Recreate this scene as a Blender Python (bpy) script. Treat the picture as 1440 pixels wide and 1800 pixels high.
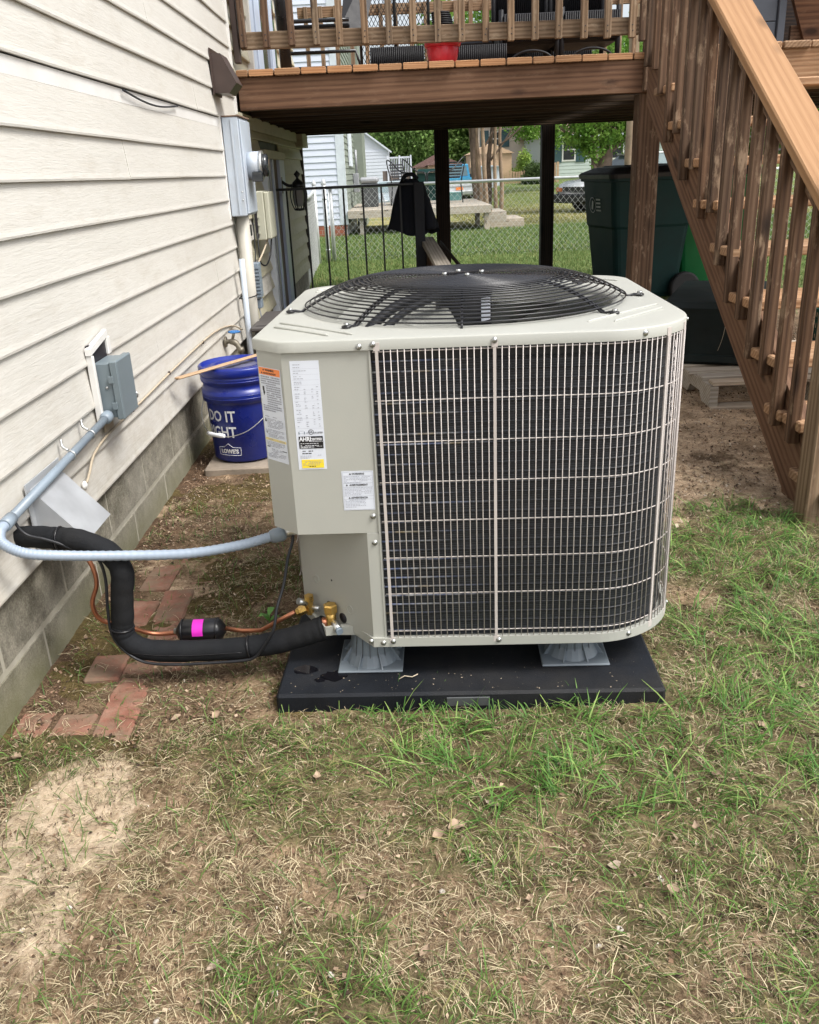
import bpy, math, random
import numpy as np
from mathutils import Vector, Matrix, noise as mnoise
random.seed(7); rng = np.random.default_rng(7)
for o in list(bpy.data.objects): bpy.data.objects.remove(o)
S = bpy.context.scene; COL = S.collection
R = math.radians; PI = math.pi

# ---------------------------------------------------------------- camera
cam_d = bpy.data.cameras.new('camera'); cam = bpy.data.objects.new('camera', cam_d); COL.objects.link(cam)
S.camera = cam
cam_d.sensor_fit = 'HORIZONTAL'; cam_d.sensor_width = 36.0; cam_d.lens = 36.0*1523.8/1440
cam_d.clip_start = 0.05; cam_d.clip_end = 600
pa, yw, ro = R(-21.466), R(0.259), R(-2.583)
fw = Vector((-math.sin(yw)*math.cos(pa), math.cos(yw)*math.cos(pa), math.sin(pa)))
rt = Vector((math.cos(yw), math.sin(yw), 0)); up = rt.cross(fw)
r2 = rt*math.cos(ro)+up*math.sin(ro); u2 = up*math.cos(ro)-rt*math.sin(ro)
cam.matrix_world = Matrix(((r2.x,u2.x,-fw.x,.310),(r2.y,u2.y,-fw.y,-1.684),(r2.z,u2.z,-fw.z,1.105),(0,0,0,1)))

# ---------------------------------------------------------------- light
SUN_EL, SUN_AZ = 55, 120      # azimuth clockwise from +Y
W = bpy.data.worlds.new('World'); S.world = W; W.use_nodes = True
nt = W.node_tree; bg = nt.nodes['Background']
sky = nt.nodes.new('ShaderNodeTexSky'); sky.sky_type = 'NISHITA'; sky.sun_disc = False
sky.sun_elevation = R(SUN_EL); sky.sun_rotation = R(SUN_AZ); sky.air_density = 1.0; sky.dust_density = 4.0; sky.ozone_density = 0.6
hs = nt.nodes.new('ShaderNodeHueSaturation'); hs.inputs['Saturation'].default_value = 0.42   # thin bright overcast
nt.links.new(sky.outputs[0], hs.inputs['Color']); nt.links.new(hs.outputs[0], bg.inputs[0]); bg.inputs[1].default_value = 0.135
sl = bpy.data.lights.new('sun', 'SUN'); sl.energy = 1.6; sl.angle = R(20); sl.color = (1, .975, .935)
so = bpy.data.objects.new('sun', sl); COL.objects.link(so)
sd = Vector((math.sin(R(SUN_AZ))*math.cos(R(SUN_EL)), math.cos(R(SUN_AZ))*math.cos(R(SUN_EL)), math.sin(R(SUN_EL))))
so.rotation_euler = sd.to_track_quat('Z', 'Y').to_euler()
S.view_settings.view_transform = 'Standard'; S.view_settings.look = 'None'; S.view_settings.gamma = 1
S.view_settings.use_curve_mapping = False; S.view_settings.exposure = 0.97
S.render.engine = 'CYCLES'

# ---------------------------------------------------------------- materials
def nmat(name):
    m = bpy.data.materials.new(name); m.use_nodes = True
    return m, m.node_tree, m.node_tree.nodes['Principled BSDF']
def objvec(nt, scale=(1,1,1), rnd=True):
    tc = nt.nodes.new('ShaderNodeTexCoord'); mp = nt.nodes.new('ShaderNodeMapping'); mp.inputs['Scale'].default_value = scale
    nt.links.new(tc.outputs['Object'], mp.inputs['Vector'])
    if rnd:
        oi = nt.nodes.new('ShaderNodeObjectInfo'); mu = nt.nodes.new('ShaderNodeMath'); mu.operation = 'MULTIPLY'; mu.inputs[1].default_value = 37.0
        nt.links.new(oi.outputs['Random'], mu.inputs[0]); nt.links.new(mu.outputs[0], mp.inputs['Location'])
    return mp.outputs[0]
def noi(nt, vec, scale, detail=4, rough=.55, dist=0):
    n = nt.nodes.new('ShaderNodeTexNoise'); n.inputs['Scale'].default_value = scale; n.inputs['Detail'].default_value = detail
    n.inputs['Roughness'].default_value = rough; n.inputs['Distortion'].default_value = dist
    nt.links.new(vec, n.inputs['Vector']); return n.outputs[0]
def ramp(nt, fac, stops):
    r = nt.nodes.new('ShaderNodeValToRGB'); e = r.color_ramp.elements
    while len(e) < len(stops): e.new(.5)
    for i, (p, c) in enumerate(stops):
        e[i].position = p; e[i].color = (c[0], c[1], c[2], 1) if hasattr(c, '__len__') else (c, c, c, 1)
    nt.links.new(fac, r.inputs[0]); return r.outputs[0]
def mix(nt, f, a, b, mode='MIX'):
    n = nt.nodes.new('ShaderNodeMix'); n.data_type = 'RGBA'; n.blend_type = mode
    for s, v in ((0, f), (6, a), (7, b)):
        if isinstance(v, (int, float)): n.inputs[s].default_value = v
        elif isinstance(v, (tuple, list)): n.inputs[s].default_value = (v[0], v[1], v[2], 1)
        else: nt.links.new(v, n.inputs[s])
    return n.outputs[2]
def bump(nt, b, h, st=.3, dist=.002):
    n = nt.nodes.new('ShaderNodeBump'); n.inputs['Strength'].default_value = st; n.inputs['Distance'].default_value = dist
    nt.links.new(h, n.inputs['Height']); nt.links.new(n.outputs[0], b.inputs['Normal']); return n
def M(name, col, rough=.5, metal=0, var=.12, vs=6, bmp=0, bs=80, dirt=None, dirt_amt=.5, spec=.5, dvs=3):
    m, nt, b = nmat(name); v = objvec(nt)
    n = noi(nt, v, vs, 5)
    lo = tuple(c*(1-var) for c in col); hi = tuple(min(1, c*(1+var)) for c in col)
    c = ramp(nt, n, [(.3, lo), (.7, hi)])
    if dirt:
        dn = ramp(nt, noi(nt, v, dvs, 6, .65), [(.48, 0), (.72, 1)])
        mm = nt.nodes.new('ShaderNodeMath'); mm.operation = 'MULTIPLY'; mm.inputs[1].default_value = dirt_amt
        nt.links.new(dn, mm.inputs[0]); c = mix(nt, mm.outputs[0], c, dirt)
    nt.links.new(c, b.inputs['Base Color'])
    rr = ramp(nt, n, [(.2, max(0, rough-.08)), (.8, min(1, rough+.08))]); nt.links.new(rr, b.inputs['Roughness'])
    b.inputs['Metallic'].default_value = metal; b.inputs['Specular IOR Level'].default_value = spec
    if bmp: bump(nt, b, noi(nt, v, bs, 4), bmp)
    return m
def wood(name, dark, mid, light, worn=None, worn_amt=.5, rough=.75, gs=1.0):
    """grain runs along the local X axis of each board"""
    m, nt, b = nmat(name); v = objvec(nt, (1.2*gs, 14*gs, 14*gs)); v2 = objvec(nt, (3, 9, 9)); v0 = objvec(nt)
    big = noi(nt, v, 1.6, 3, .5, .8)
    w = nt.nodes.new('ShaderNodeTexWave'); w.wave_type = 'BANDS'; w.bands_direction = 'DIAGONAL'; w.inputs['Scale'].default_value = 1.7
    w.inputs['Distortion'].default_value = 5; w.inputs['Detail'].default_value = 4; w.inputs['Detail Scale'].default_value = .6; w.inputs['Detail Roughness'].default_value = .6
    nt.links.new(objvec(nt, (.16*gs, 17*gs, 17*gs)), w.inputs['Vector'])
    fine = noi(nt, objvec(nt, (6, 160, 160)), 1, 3, .7)
    g = mix(nt, .62, w.outputs[0], big); g = mix(nt, .42, g, fine)
    c = ramp(nt, g, [(.28, dark), (.5, mid), (.74, light)])
    # knots
    vo = nt.nodes.new('ShaderNodeTexVoronoi'); vo.inputs['Scale'].default_value = 1.0
    nt.links.new(objvec(nt, (2.6, 7, 7)), vo.inputs['Vector'])
    kn = ramp(nt, vo.outputs['Distance'], [(.08, 1), (.19, 0)]); c = mix(nt, kn, c, tuple(x*.5 for x in dark))
    # board to board tone
    oi = nt.nodes.new('ShaderNodeObjectInfo'); tone = ramp(nt, oi.outputs['Random'], [(0, (.72, .74, .76)), (.5, (1, 1, 1)), (1, (1.0, .93, .86))])
    c = mix(nt, 1.0, c, tone, 'MULTIPLY')
    if worn:
        wn = noi(nt, v2, 2.2, 6, .7); wm = ramp(nt, wn, [(.55, 0), (.66, worn_amt)]); c = mix(nt, wm, c, worn)
    nt.links.new(c, b.inputs['Base Color']); b.inputs['Roughness'].default_value = rough; b.inputs['Specular IOR Level'].default_value = .3
    bump(nt, b, g, .5, .0025)
    return m
MT = {}
MT['wood_brown'] = wood('stained brown wood', (.045,.025,.015), (.115,.066,.039), (.185,.117,.073), (.33,.235,.155), .75)
MT['wood_rail'] = wood('weathered tan wood', (.10,.062,.036), (.21,.14,.085), (.34,.245,.16), (.42,.33,.23), .5)
MT['wood_beam'] = wood('stained beam wood', (.070,.034,.019), (.140,.075,.043), (.20,.118,.070), (.24,.15,.095), .35, gs=.7)
MT['wood_end'] = wood('orange end grain', (.25,.12,.055), (.42,.22,.105), (.55,.31,.16), gs=2)
MT['wood_light'] = wood('light new lumber', (.34,.175,.078), (.42,.228,.105), (.49,.28,.14), gs=.8, rough=.6)
MT['wood_tread'] = wood('tread lumber', (.22,.12,.06), (.36,.215,.12), (.50,.33,.20), (.2,.13,.08), .5)
MT['wood_grey'] = wood('grey weathered wood', (.25,.21,.165), (.43,.38,.31), (.60,.54,.46))
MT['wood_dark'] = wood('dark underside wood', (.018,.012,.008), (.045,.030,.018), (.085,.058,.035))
MT['wood_black'] = wood('dark stained post', (.012,.009,.008), (.03,.02,.016), (.06,.038,.026))
MT['lath'] = wood('raw lath', (.42,.27,.15), (.55,.37,.22), (.62,.44,.29))
MT['ac'] = M('beige painted sheet metal', (.395,.40,.362), .42, 0, .03, 3, .08, 300, dirt=(.46,.45,.38), dirt_amt=.2)
MT['ac_shade'] = MT['ac']
MT['wire'] = M('coated grille wire', (.52,.475,.445), .4, 0, .05)
MT['black_metal'] = M('black enamel', (.012,.012,.014), .28, 0, .1)
MT['black_plastic'] = M('black plastic', (.010,.011,.014), .45, 0, .25, 20, .25, 400)
MT['motor'] = M('motor black', (.012,.012,.014), .5)
MT['pad'] = M('composite pad', (.008,.010,.014), .62, 0, .3, 9, .5, 500, dirt=(.030,.028,.026), dirt_amt=.7, spec=.25)
MT['riser'] = M('grey plastic', (.17,.20,.225), .45, 0, .08, 8)
MT['steel'] = M('zinc steel', (.62,.63,.62), .35, .9, .1)
MT['screw'] = M('screw steel', (.45,.46,.45), .3, .9, .2, 60)
MT['brass'] = M('brass', (.62,.40,.12), .3, .85, .2, 40)
MT['copper'] = M('copper', (.50,.21,.12), .38, .85, .2, 30)
MT['foam'] = M('black pipe insulation', (.013,.014,.016), .8, 0, .25, 14, .5, 160, dirt=(.035,.033,.030), dirt_amt=.35, spec=.15)
MT['pvc'] = M('grey plastic conduit', (.22,.27,.32), .4, 0, .08, 7, dirt=(.16,.17,.17), dirt_amt=.3)
MT['flex'] = M('pale grey flexible conduit', (.29,.35,.43), .35, 0, .06, 12)
MT['box_grey'] = M('grey painted steel box', (.165,.205,.225), .45, 0, .06, 6, dirt=(.12,.14,.14), dirt_amt=.4)
MT['meter'] = M('pale blue grey enamel', (.47,.53,.60), .42, 0, .08, 5, .1, 100, dirt=(.30,.26,.22), dirt_amt=.35)
MT['galv'] = M('galvanised sheet', (.47,.49,.51), .38, .35, .12, 12, .1, 60)
MT['white_trim'] = M('white vinyl', (.74,.73,.70), .45, 0, .04, 4, dirt=(.5,.46,.38), dirt_amt=.25)
MT['beige_box'] = M('beige plastic', (.50,.50,.40), .5, 0, .05, 5, dirt=(.35,.34,.25), dirt_amt=.35)
MT['beige_pipe'] = M('beige painted pipe', (.48,.46,.40), .5, 0, .08, 4, dirt=(.33,.29,.22), dirt_amt=.45)
MT['cable'] = M('tan cable', (.45,.38,.28), .6)
MT['brown_metal'] = M('brown plastic hood', (.055,.036,.030), .4, 0, .2, 8)
MT['blue'] = M('blue bucket plastic', (.006,.018,.20), .3, 0, .15, 5, dirt=(.03,.045,.17), dirt_amt=.5, dvs=9)
MT['red_pot'] = M('red pot plastic', (.62,.02,.035), .35, 0, .08, 5)
MT['white_print'] = M('white print', (.75,.77,.8), .4, 0, .03)
MT['magenta'] = M('magenta sticker', (.80,.03,.58), .45, 0, .03)
MT['label_white'] = M('label paper', (.66,.70,.77), .35, 0, .02)
MT['label_black'] = M('label black', (.012,.012,.014), .35)
MT['label_grey'] = M('label fine print', (.30,.31,.36), .5)
MT['label_orange'] = M('label orange', (.85,.24,.05), .4, 0, .03)
MT['label_yellow'] = M('label yellow', (.85,.66,.04), .4, 0, .03)
MT['label_sand'] = M('label pale yellow', (.72,.60,.25), .4, 0, .03)
MT['bin_green'] = M('dark green bin plastic', (.006,.032,.030), .6, 0, .15, 6, spec=.25)
MT['bin_teal'] = M('green bin side', (.006,.055,.055), .5, 0, .15, 6)
MT['bin_bright'] = M('bright green bin', (.01,.17,.05), .38, 0, .1, 5)
MT['tote'] = M('dark tote plastic', (.008,.014,.014), .55, 0, .35, 5, .15, 60, dirt=(.028,.032,.03), dirt_amt=.4, spec=.25)
MT['crate'] = M('green crate', (.01,.13,.10), .4)
MT['box_slate'] = M('slate resin', (.045,.055,.072), .55, 0, .12, 8)
MT['grey_resin'] = M('grey brown resin', (.075,.068,.066), .6, 0, .12, 12, .1, 90)
MT['wicker'] = M('black wicker', (.010,.010,.012), .5, 0, .2, 30, .3, 200, spec=.3)
MT['charcoal'] = M('charcoal painted post', (.016,.018,.023), .6, 0, .2, 8, spec=.3)
MT['navy'] = M('navy cloth', (.006,.008,.014), .95, 0, .3, 12, .5, 60)
MT['iron'] = M('black iron', (.010,.011,.012), .4)
MT['fence_steel'] = M('galvanised fence', (.60,.62,.62), .4, .4, .1, 12)
MT['nb_white'] = M('neighbour pale siding', (.62,.66,.76), .5, 0, .03)
MT['nb_side_shaded'] = M('neighbour shaded grey green siding', (.20,.23,.19), .6, 0, .08)  # grey green side wall with its shade put into the colour
MT['nb_trim'] = M('neighbour trim', (.62,.67,.72), .5)
MT['concrete'] = M('concrete slab', (.25,.21,.165), .95, 0, .3, 10, .8, 60, dirt=(.15,.11,.08), dirt_amt=.8)
MT['rubber'] = M('rubber', (.02,.02,.021), .7, 0, .2, 10)
MT['glass_dark'] = M('dark glass', (.02,.025,.03), .08, 0, .1, spec=.8)
MT['frame_dark'] = M('door dark gap', (.015,.013,.018), .5)
MT['frame_grey'] = M('aluminium door frame', (.33,.34,.36), .4, .2, .06)
MT['frame_white'] = M('pale blue door frame', (.50,.58,.72), .35, 0, .05)
MT['tan_panel'] = M('taupe screen', (.16,.13,.11), .8)
MT['lamp_glass'] = M('lantern glass', (.42,.44,.44), .1, 0, .1)
MT['stone'] = M('pale pebble', (.55,.50,.44), .8, 0, .15, 30)
MT['leaf_dry'] = M('dry leaf', (.33,.24,.165), .8, 0, .25, 40)
MT['tyre'] = MT['rubber']
MT['car_white'] = M('white car paint', (.62,.64,.66), .25, 0, .02)
MT['car_blue'] = M('blue car paint', (.07,.30,.48), .25)
MT['car_silver'] = M('silver car paint', (.38,.44,.46), .25, .2)
MT['car_dark'] = M('dark purple car paint', (.10,.075,.095), .25)
MT['car_glass'] = M('car glass', (.16,.21,.22), .08, 0, .1)
MT['tail_red'] = M('tail lamp red', (.45,.02,.03), .3)
MT['lamp_orange'] = M('orange lamp lens', (.62,.20,.07), .3)
MT['grey_plastic'] = M('dark grey plastic', (.07,.075,.078), .5)
MT['mint'] = M('mint siding', (.46,.53,.49), .6, 0, .04)
MT['peach'] = M('cream siding', (.66,.56,.46), .6, 0, .04)
MT['shutter'] = M('dark teal shutter', (.03,.075,.085), .5)
MT['roof'] = M('roof shingle', (.19,.115,.10), .9, 0, .25, 12)
MT['tan_shed'] = M('tan shed', (.47,.32,.20), .7, 0, .05)
MT['shed_white'] = M('white shed', (.60,.64,.70), .5, 0, .03)
MT['red_brick'] = M('red brick', (.30,.10,.06), .85, 0, .2, 8, .5, 90)
def brickmat(name):
    m, nt, b = nmat(name); v = objvec(nt)
    c = ramp(nt, noi(nt, v, 14, 6, .65), [(.3, (.15,.062,.040)), (.5, (.245,.105,.070)), (.7, (.33,.18,.13))])
    d = ramp(nt, noi(nt, v, 9, 7, .75), [(.42, 0), (.60, .9)])
    c = mix(nt, d, c, (.19,.135,.09)); nt.links.new(c, b.inputs['Base Color']); b.inputs['Roughness'].default_value = .9
    bump(nt, b, noi(nt, v, 70, 5, .7), .8, .003); return m
MT['tarnish'] = M('tarnished brass', (.20,.18,.14), .5, .6, .25, 50)
MT['brick'] = brickmat('old paver brick')
def blockmat():
    m, nt, b = nmat('concrete block'); v = objvec(nt)
    g = nt.nodes.new('ShaderNodeNewGeometry'); sp = nt.nodes.new('ShaderNodeSeparateXYZ'); nt.links.new(g.outputs['Position'], sp.inputs[0])
    c = ramp(nt, mix(nt, .5, noi(nt, v, 190, 4, .8), noi(nt, v, 18, 6, .7)), [(.38, (.085,.078,.055)), (.5, (.20,.185,.14)), (.62, (.36,.335,.27))])
    # algae and splashed soil low on the wall
    hgt = nt.nodes.new('ShaderNodeMath'); hgt.operation = 'MULTIPLY_ADD'; hgt.inputs[1].default_value = -6.5; hgt.inputs[2].default_value = .72
    nt.links.new(sp.outputs[2], hgt.inputs[0])
    n = noi(nt, g.outputs['Position'], 4.5, 6, .7); ad = nt.nodes.new('ShaderNodeMath'); ad.operation = 'ADD'
    nt.links.new(hgt.outputs[0], ad.inputs[0]); nt.links.new(n, ad.inputs[1])
    k = ramp(nt, ad.outputs[0], [(.5, 0), (1.1, .75)]); c = mix(nt, k, c, (.16,.155,.075))
    st = ramp(nt, noi(nt, g.outputs['Position'], 2.3, 5, .6), [(.45, 0), (.7, .45)]); c = mix(nt, st, c, (.37,.35,.30))
    nt.links.new(c, b.inputs['Base Color']); b.inputs['Roughness'].default_value = .95
    bump(nt, b, noi(nt, v, 150, 5, .8), 1.0, .004); return m
MT['block'] = blockmat()
MT['mortar'] = M('mortar', (.36,.34,.28), .95, 0, .15, 20, .7, 120, dirt=(.22,.21,.13), dirt_amt=.5)
def sidingmat(name, col, dirt, dirt_amt):
    m, nt, b = nmat(name); g = nt.nodes.new('ShaderNodeNewGeometry')
    def mp(s):
        x = nt.nodes.new('ShaderNodeMapping'); x.inputs['Scale'].default_value = s; nt.links.new(g.outputs['Position'], x.inputs['Vector']); return x.outputs[0]
    w = noi(nt, mp((1, 5, 62)), 2.2, 4, .55, .9)          # embossed wood grain running along the lap
    base = ramp(nt, noi(nt, mp((1,1,1)), 1.3, 4), [(.35, tuple(c*.955 for c in col)), (.65, col)])
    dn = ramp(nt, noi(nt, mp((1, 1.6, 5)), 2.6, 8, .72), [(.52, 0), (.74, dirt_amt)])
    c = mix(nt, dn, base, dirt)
    sz = nt.nodes.new('ShaderNodeSeparateXYZ'); nt.links.new(g.outputs['Position'], sz.inputs[0]); hz = nt.nodes.new('ShaderNodeMapRange'); hz.inputs[1].default_value = .75; hz.inputs[2].default_value = .26; hz.inputs[4].default_value = .55
    nt.links.new(sz.outputs[2], hz.inputs[0]); sn = nt.nodes.new('ShaderNodeMath'); sn.operation = 'MULTIPLY'; nt.links.new(hz.outputs[0], sn.inputs[0]); nt.links.new(ramp(nt, noi(nt, mp((1, 3, 5)), 3.5, 7, .7), [(.42, 0), (.66, 1)]), sn.inputs[1])
    c = mix(nt, sn.outputs[0], c, dirt)
    sp = ramp(nt, noi(nt, mp((1,1,1)), 60, 3, .5), [(.70, 0), (.76, .5)]); c = mix(nt, sp, c, tuple(x*.75 for x in col))
    gr = ramp(nt, w, [(.40, (.94,.935,.92)), (.55, (1,1,1))]); c = mix(nt, .6, c, mix(nt, 1.0, c, gr, 'MULTIPLY'))
    nt.links.new(c, b.inputs['Base Color']); b.inputs['Roughness'].default_value = .48; b.inputs['Specular IOR Level'].default_value = .35
    bump(nt, b, w, .38, .003); return m
MT['siding'] = sidingmat('cream vinyl siding', (.615,.597,.548), (.42,.375,.30), .38)
MT['siding_dirty_shaded'] = sidingmat('mildewed and shaded siding', (.47,.44,.33), (.28,.27,.15), .75)  # mildew, plus the shade under the deck put into the colour
def coilmat():
    m, nt, b = nmat('aluminium coil fins'); v = objvec(nt, (1,1,1), False)
    a = nt.nodes.new('ShaderNodeAttribute'); a.attribute_name = 'arc'
    sp = nt.nodes.new('ShaderNodeSeparateXYZ'); nt.links.new(v, sp.inputs[0])
    cb = nt.nodes.new('ShaderNodeCombineXYZ'); nt.links.new(a.outputs['Fac'], cb.inputs[0]); nt.links.new(sp.outputs[2], cb.inputs[1])
    mp = nt.nodes.new('ShaderNodeMapping'); mp.inputs['Scale'].default_value = (420, 30, 1); nt.links.new(cb.outputs[0], mp.inputs[0])
    f = noi(nt, mp.outputs[0], 1, 2, .5)
    mp2 = nt.nodes.new('ShaderNodeMapping'); mp2.inputs['Scale'].default_value = (30, 260, 1); nt.links.new(cb.outputs[0], mp2.inputs[0])
    f2 = noi(nt, mp2.outputs[0], 1, 2, .5)
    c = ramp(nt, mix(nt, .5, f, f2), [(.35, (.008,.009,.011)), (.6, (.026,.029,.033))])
    zz = nt.nodes.new('ShaderNodeMath'); zz.operation = 'MULTIPLY_ADD'; zz.inputs[1].default_value = 1250.; nt.links.new(sp.outputs[2], zz.inputs[0])
    z2 = nt.nodes.new('ShaderNodeMath'); z2.operation = 'MULTIPLY'; z2.inputs[1].default_value = 5.; nt.links.new(f2, z2.inputs[0]); nt.links.new(z2.outputs[0], zz.inputs[2])
    zs = nt.nodes.new('ShaderNodeMath'); zs.operation = 'SINE'; nt.links.new(zz.outputs[0], zs.inputs[0])
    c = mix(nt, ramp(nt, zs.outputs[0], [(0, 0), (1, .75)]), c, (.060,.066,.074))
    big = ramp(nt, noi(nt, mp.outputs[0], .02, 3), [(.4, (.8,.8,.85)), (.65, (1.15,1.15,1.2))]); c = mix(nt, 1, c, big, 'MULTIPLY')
    nt.links.new(c, b.inputs['Base Color']); b.inputs['Roughness'].default_value = .45; b.inputs['Metallic'].default_value = .3
    bump(nt, b, f, .4, .002); return m
MT['coil'] = coilmat()
def tubemat():
    m, nt, b = nmat('coil tube'); a = nt.nodes.new('ShaderNodeAttribute'); a.attribute_name = 'arc'
    oi = nt.nodes.new('ShaderNodeObjectInfo'); ad = nt.nodes.new('ShaderNodeMath'); ad.operation = 'MULTIPLY_ADD'; ad.inputs[1].default_value = .22
    nt.links.new(oi.outputs['Random'], ad.inputs[0]); nt.links.new(a.outputs['Fac'], ad.inputs[2])
    cb = nt.nodes.new('ShaderNodeCombineXYZ'); nt.links.new(a.outputs['Fac'], cb.inputs[0]); nt.links.new(oi.outputs['Random'], cb.inputs[1])
    n = noi(nt, cb.outputs[0], 60, 2)
    n2 = noi(nt, cb.outputs[0], 9, 3)
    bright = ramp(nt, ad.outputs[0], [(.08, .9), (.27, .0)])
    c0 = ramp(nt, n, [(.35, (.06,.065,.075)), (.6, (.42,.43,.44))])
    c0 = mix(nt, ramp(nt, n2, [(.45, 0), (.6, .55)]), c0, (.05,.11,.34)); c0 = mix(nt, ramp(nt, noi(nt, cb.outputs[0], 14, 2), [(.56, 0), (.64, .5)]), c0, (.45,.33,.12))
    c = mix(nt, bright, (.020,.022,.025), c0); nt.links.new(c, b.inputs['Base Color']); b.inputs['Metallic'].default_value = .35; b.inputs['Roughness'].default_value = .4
    return m
MT['tube'] = tubemat()
# ---------------------------------------------------------------- helpers
class MB:
    def __init__(s): s.v = []; s.f = []; s.sm = []; s.mi = []; s.cm = 0
    def add(s, vs, fs, smooth=False):
        n = len(s.v); s.v += [tuple(a) for a in vs]; s.f += [tuple(i+n for i in f) for f in fs]
        s.sm += [smooth]*len(fs); s.mi += [s.cm]*len(fs); return s
    def box(s, x0, x1, y0, y1, z0, z1, bev=0):
        if bev <= 0:
            v = [(x,y,z) for z in (z0,z1) for y in (y0,y1) for x in (x0,x1)]
            return s.add(v, [(0,2,3,1),(4,5,7,6),(0,1,5,4),(2,6,7,3),(0,4,6,2),(1,3,7,5)])
        b = min(bev, (x1-x0)*.49, (y1-y0)*.49, (z1-z0)*.49); v = []; idx = {}
        X = (x0,x1); Y = (y0,y1); Z = (z0,z1)
        for i in (0,1):
            for j in (0,1):
                for k in (0,1):
                    for a in range(3):
                        p = [X[i],Y[j],Z[k]]; d = [b if i==0 else -b, b if j==0 else -b, b if k==0 else -b]
                        q = [p[t] if t==a else p[t]+d[t] for t in range(3)]
                        idx[(i,j,k,a)] = len(v); v.append(tuple(q))
        f = []
        def quad(ks, a, flip):
            q = [idx[k+(a,)] for k in ks]; f.append(tuple(reversed(q)) if flip else tuple(q))
        for i in (0,1): quad([(i,0,0),(i,1,0),(i,1,1),(i,0,1)], 0, i==0)
        for j in (0,1): quad([(0,j,0),(0,j,1),(1,j,1),(1,j,0)], 1, j==0)
        for k in (0,1): quad([(0,0,k),(1,0,k),(1,1,k),(0,1,k)], 2, k==0)
        for j in (0,1):
            for k in (0,1): q = [idx[(0,j,k,1)],idx[(1,j,k,1)],idx[(1,j,k,2)],idx[(0,j,k,2)]]; f.append(tuple(q))
        for i in (0,1):
            for k in (0,1): q = [idx[(i,0,k,0)],idx[(i,1,k,0)],idx[(i,1,k,2)],idx[(i,0,k,2)]]; f.append(tuple(q))
        for i in (0,1):
            for j in (0,1): q = [idx[(i,j,0,0)],idx[(i,j,1,0)],idx[(i,j,1,1)],idx[(i,j,0,1)]]; f.append(tuple(q))
        for i in (0,1):
            for j in (0,1):
                for k in (0,1): f.append((idx[(i,j,k,0)],idx[(i,j,k,1)],idx[(i,j,k,2)]))
        # orient outward from centre
        c = Vector(((x0+x1)/2,(y0+y1)/2,(z0+z1)/2)); g = []
        for q in f:
            a, b_, d = Vector(v[q[0]]), Vector(v[q[1]]), Vector(v[q[2]]); n = (b_-a).cross(d-a)
            mid = sum((Vector(v[t]) for t in q), Vector())/len(q)
            g.append(q if n.dot(mid-c) > 0 else tuple(reversed(q)))
        return s.add(v, g)
    lump = 0.
    def tube(s, pts, r, n=8, closed=False, caps=True, smooth=True):
        P = [Vector(p) for p in pts]; m = len(P); rr = list(r) if hasattr(r, '__len__') else [r]*m
        if s.lump: rr = [q*(1+s.lump*math.sin(i*.9+m)*math.sin(i*.37)) for i, q in enumerate(rr)]
        T = []
        for i in range(m):
            a = P[(i-1) % m] if (closed or i > 0) else P[i]; b = P[(i+1) % m] if (closed or i < m-1) else P[i]
            T.append((b-a).normalized())
        u = T[0].orthogonal().normalized(); vs = []
        if abs(T[0].z) < .9: u = Vector((0,0,1)).cross(T[0]).normalized()
        for i in range(m):
            if i: u = (u - T[i]*u.dot(T[i])).normalized()
            w = T[i].cross(u)
            for k in range(n):
                a = 2*PI*k/n; vs.append(P[i]+(u*math.cos(a)+w*math.sin(a))*rr[i])
        fs = []
        for i in range(m if closed else m-1):
            j = (i+1) % m
            for k in range(n): fs.append((i*n+k, i*n+(k+1)%n, j*n+(k+1)%n, j*n+k))
        s.add(vs, fs, smooth)
        if caps and not closed:
            b0 = len(s.v)-m*n; s.f.append(tuple(b0+k for k in reversed(range(n)))); s.f.append(tuple(b0+(m-1)*n+k for k in range(n))); s.sm += [False]*2; s.mi += [s.cm]*2
        return s
    def lathe(s, prof, n=32, c=(0,0,0), smooth=True, a0=0, a1=2*PI):
        full = abs(a1-a0-2*PI) < 1e-6; m = len(prof); k = n if full else n+1; vs = []
        for i in range(k):
            a = a0+(a1-a0)*i/n
            for (r, z) in prof: vs.append((c[0]+r*math.cos(a), c[1]+r*math.sin(a), c[2]+z))
        fs = []
        for i in range(n):
            j = (i+1) % k
            for q in range(m-1): fs.append((i*m+q, j*m+q, j*m+q+1, i*m+q+1))
        return s.add(vs, fs, smooth)
    def prism(s, poly, z0, z1, axis=2, smooth=False):
        """poly in the plane across axis, extruded along it"""
        def P(a, b, c): return (a,b,c) if axis == 2 else ((c,a,b) if axis == 0 else (a,c,b))
        n = len(poly); v = [P(a,b,z0) for a, b in poly]+[P(a,b,z1) for a, b in poly]
        return s.add(v, [tuple(reversed(range(n))), tuple(range(n, 2*n))]+[(i, (i+1)%n, n+(i+1)%n, n+i) for i in range(n)], smooth)
    def bar(s, a, b, w, h, up=(0,0,1)):
        a = Vector(a); b = Vector(b); d = (b-a).normalized(); U = Vector(up)
        sdv = d.cross(U)
        if sdv.length < 1e-4: sdv = d.orthogonal()
        sdv.normalize(); U = sdv.cross(d).normalized()
        v = [p+sdv*x*w/2+U*z*h/2 for p in (a, b) for x, z in ((-1,-1),(1,-1),(1,1),(-1,1))]
        return s.add(v, [(0,1,2,3),(7,6,5,4),(0,4,5,1),(1,5,6,2),(2,6,7,3),(3,7,4,0)])
    def mesh(s, name='mesh'):
        me = bpy.data.meshes.new(name); me.from_pydata(s.v, [], s.f); me.polygons.foreach_set('use_smooth', s.sm)
        me.polygons.foreach_set('material_index', s.mi); me.update(); return me
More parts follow.
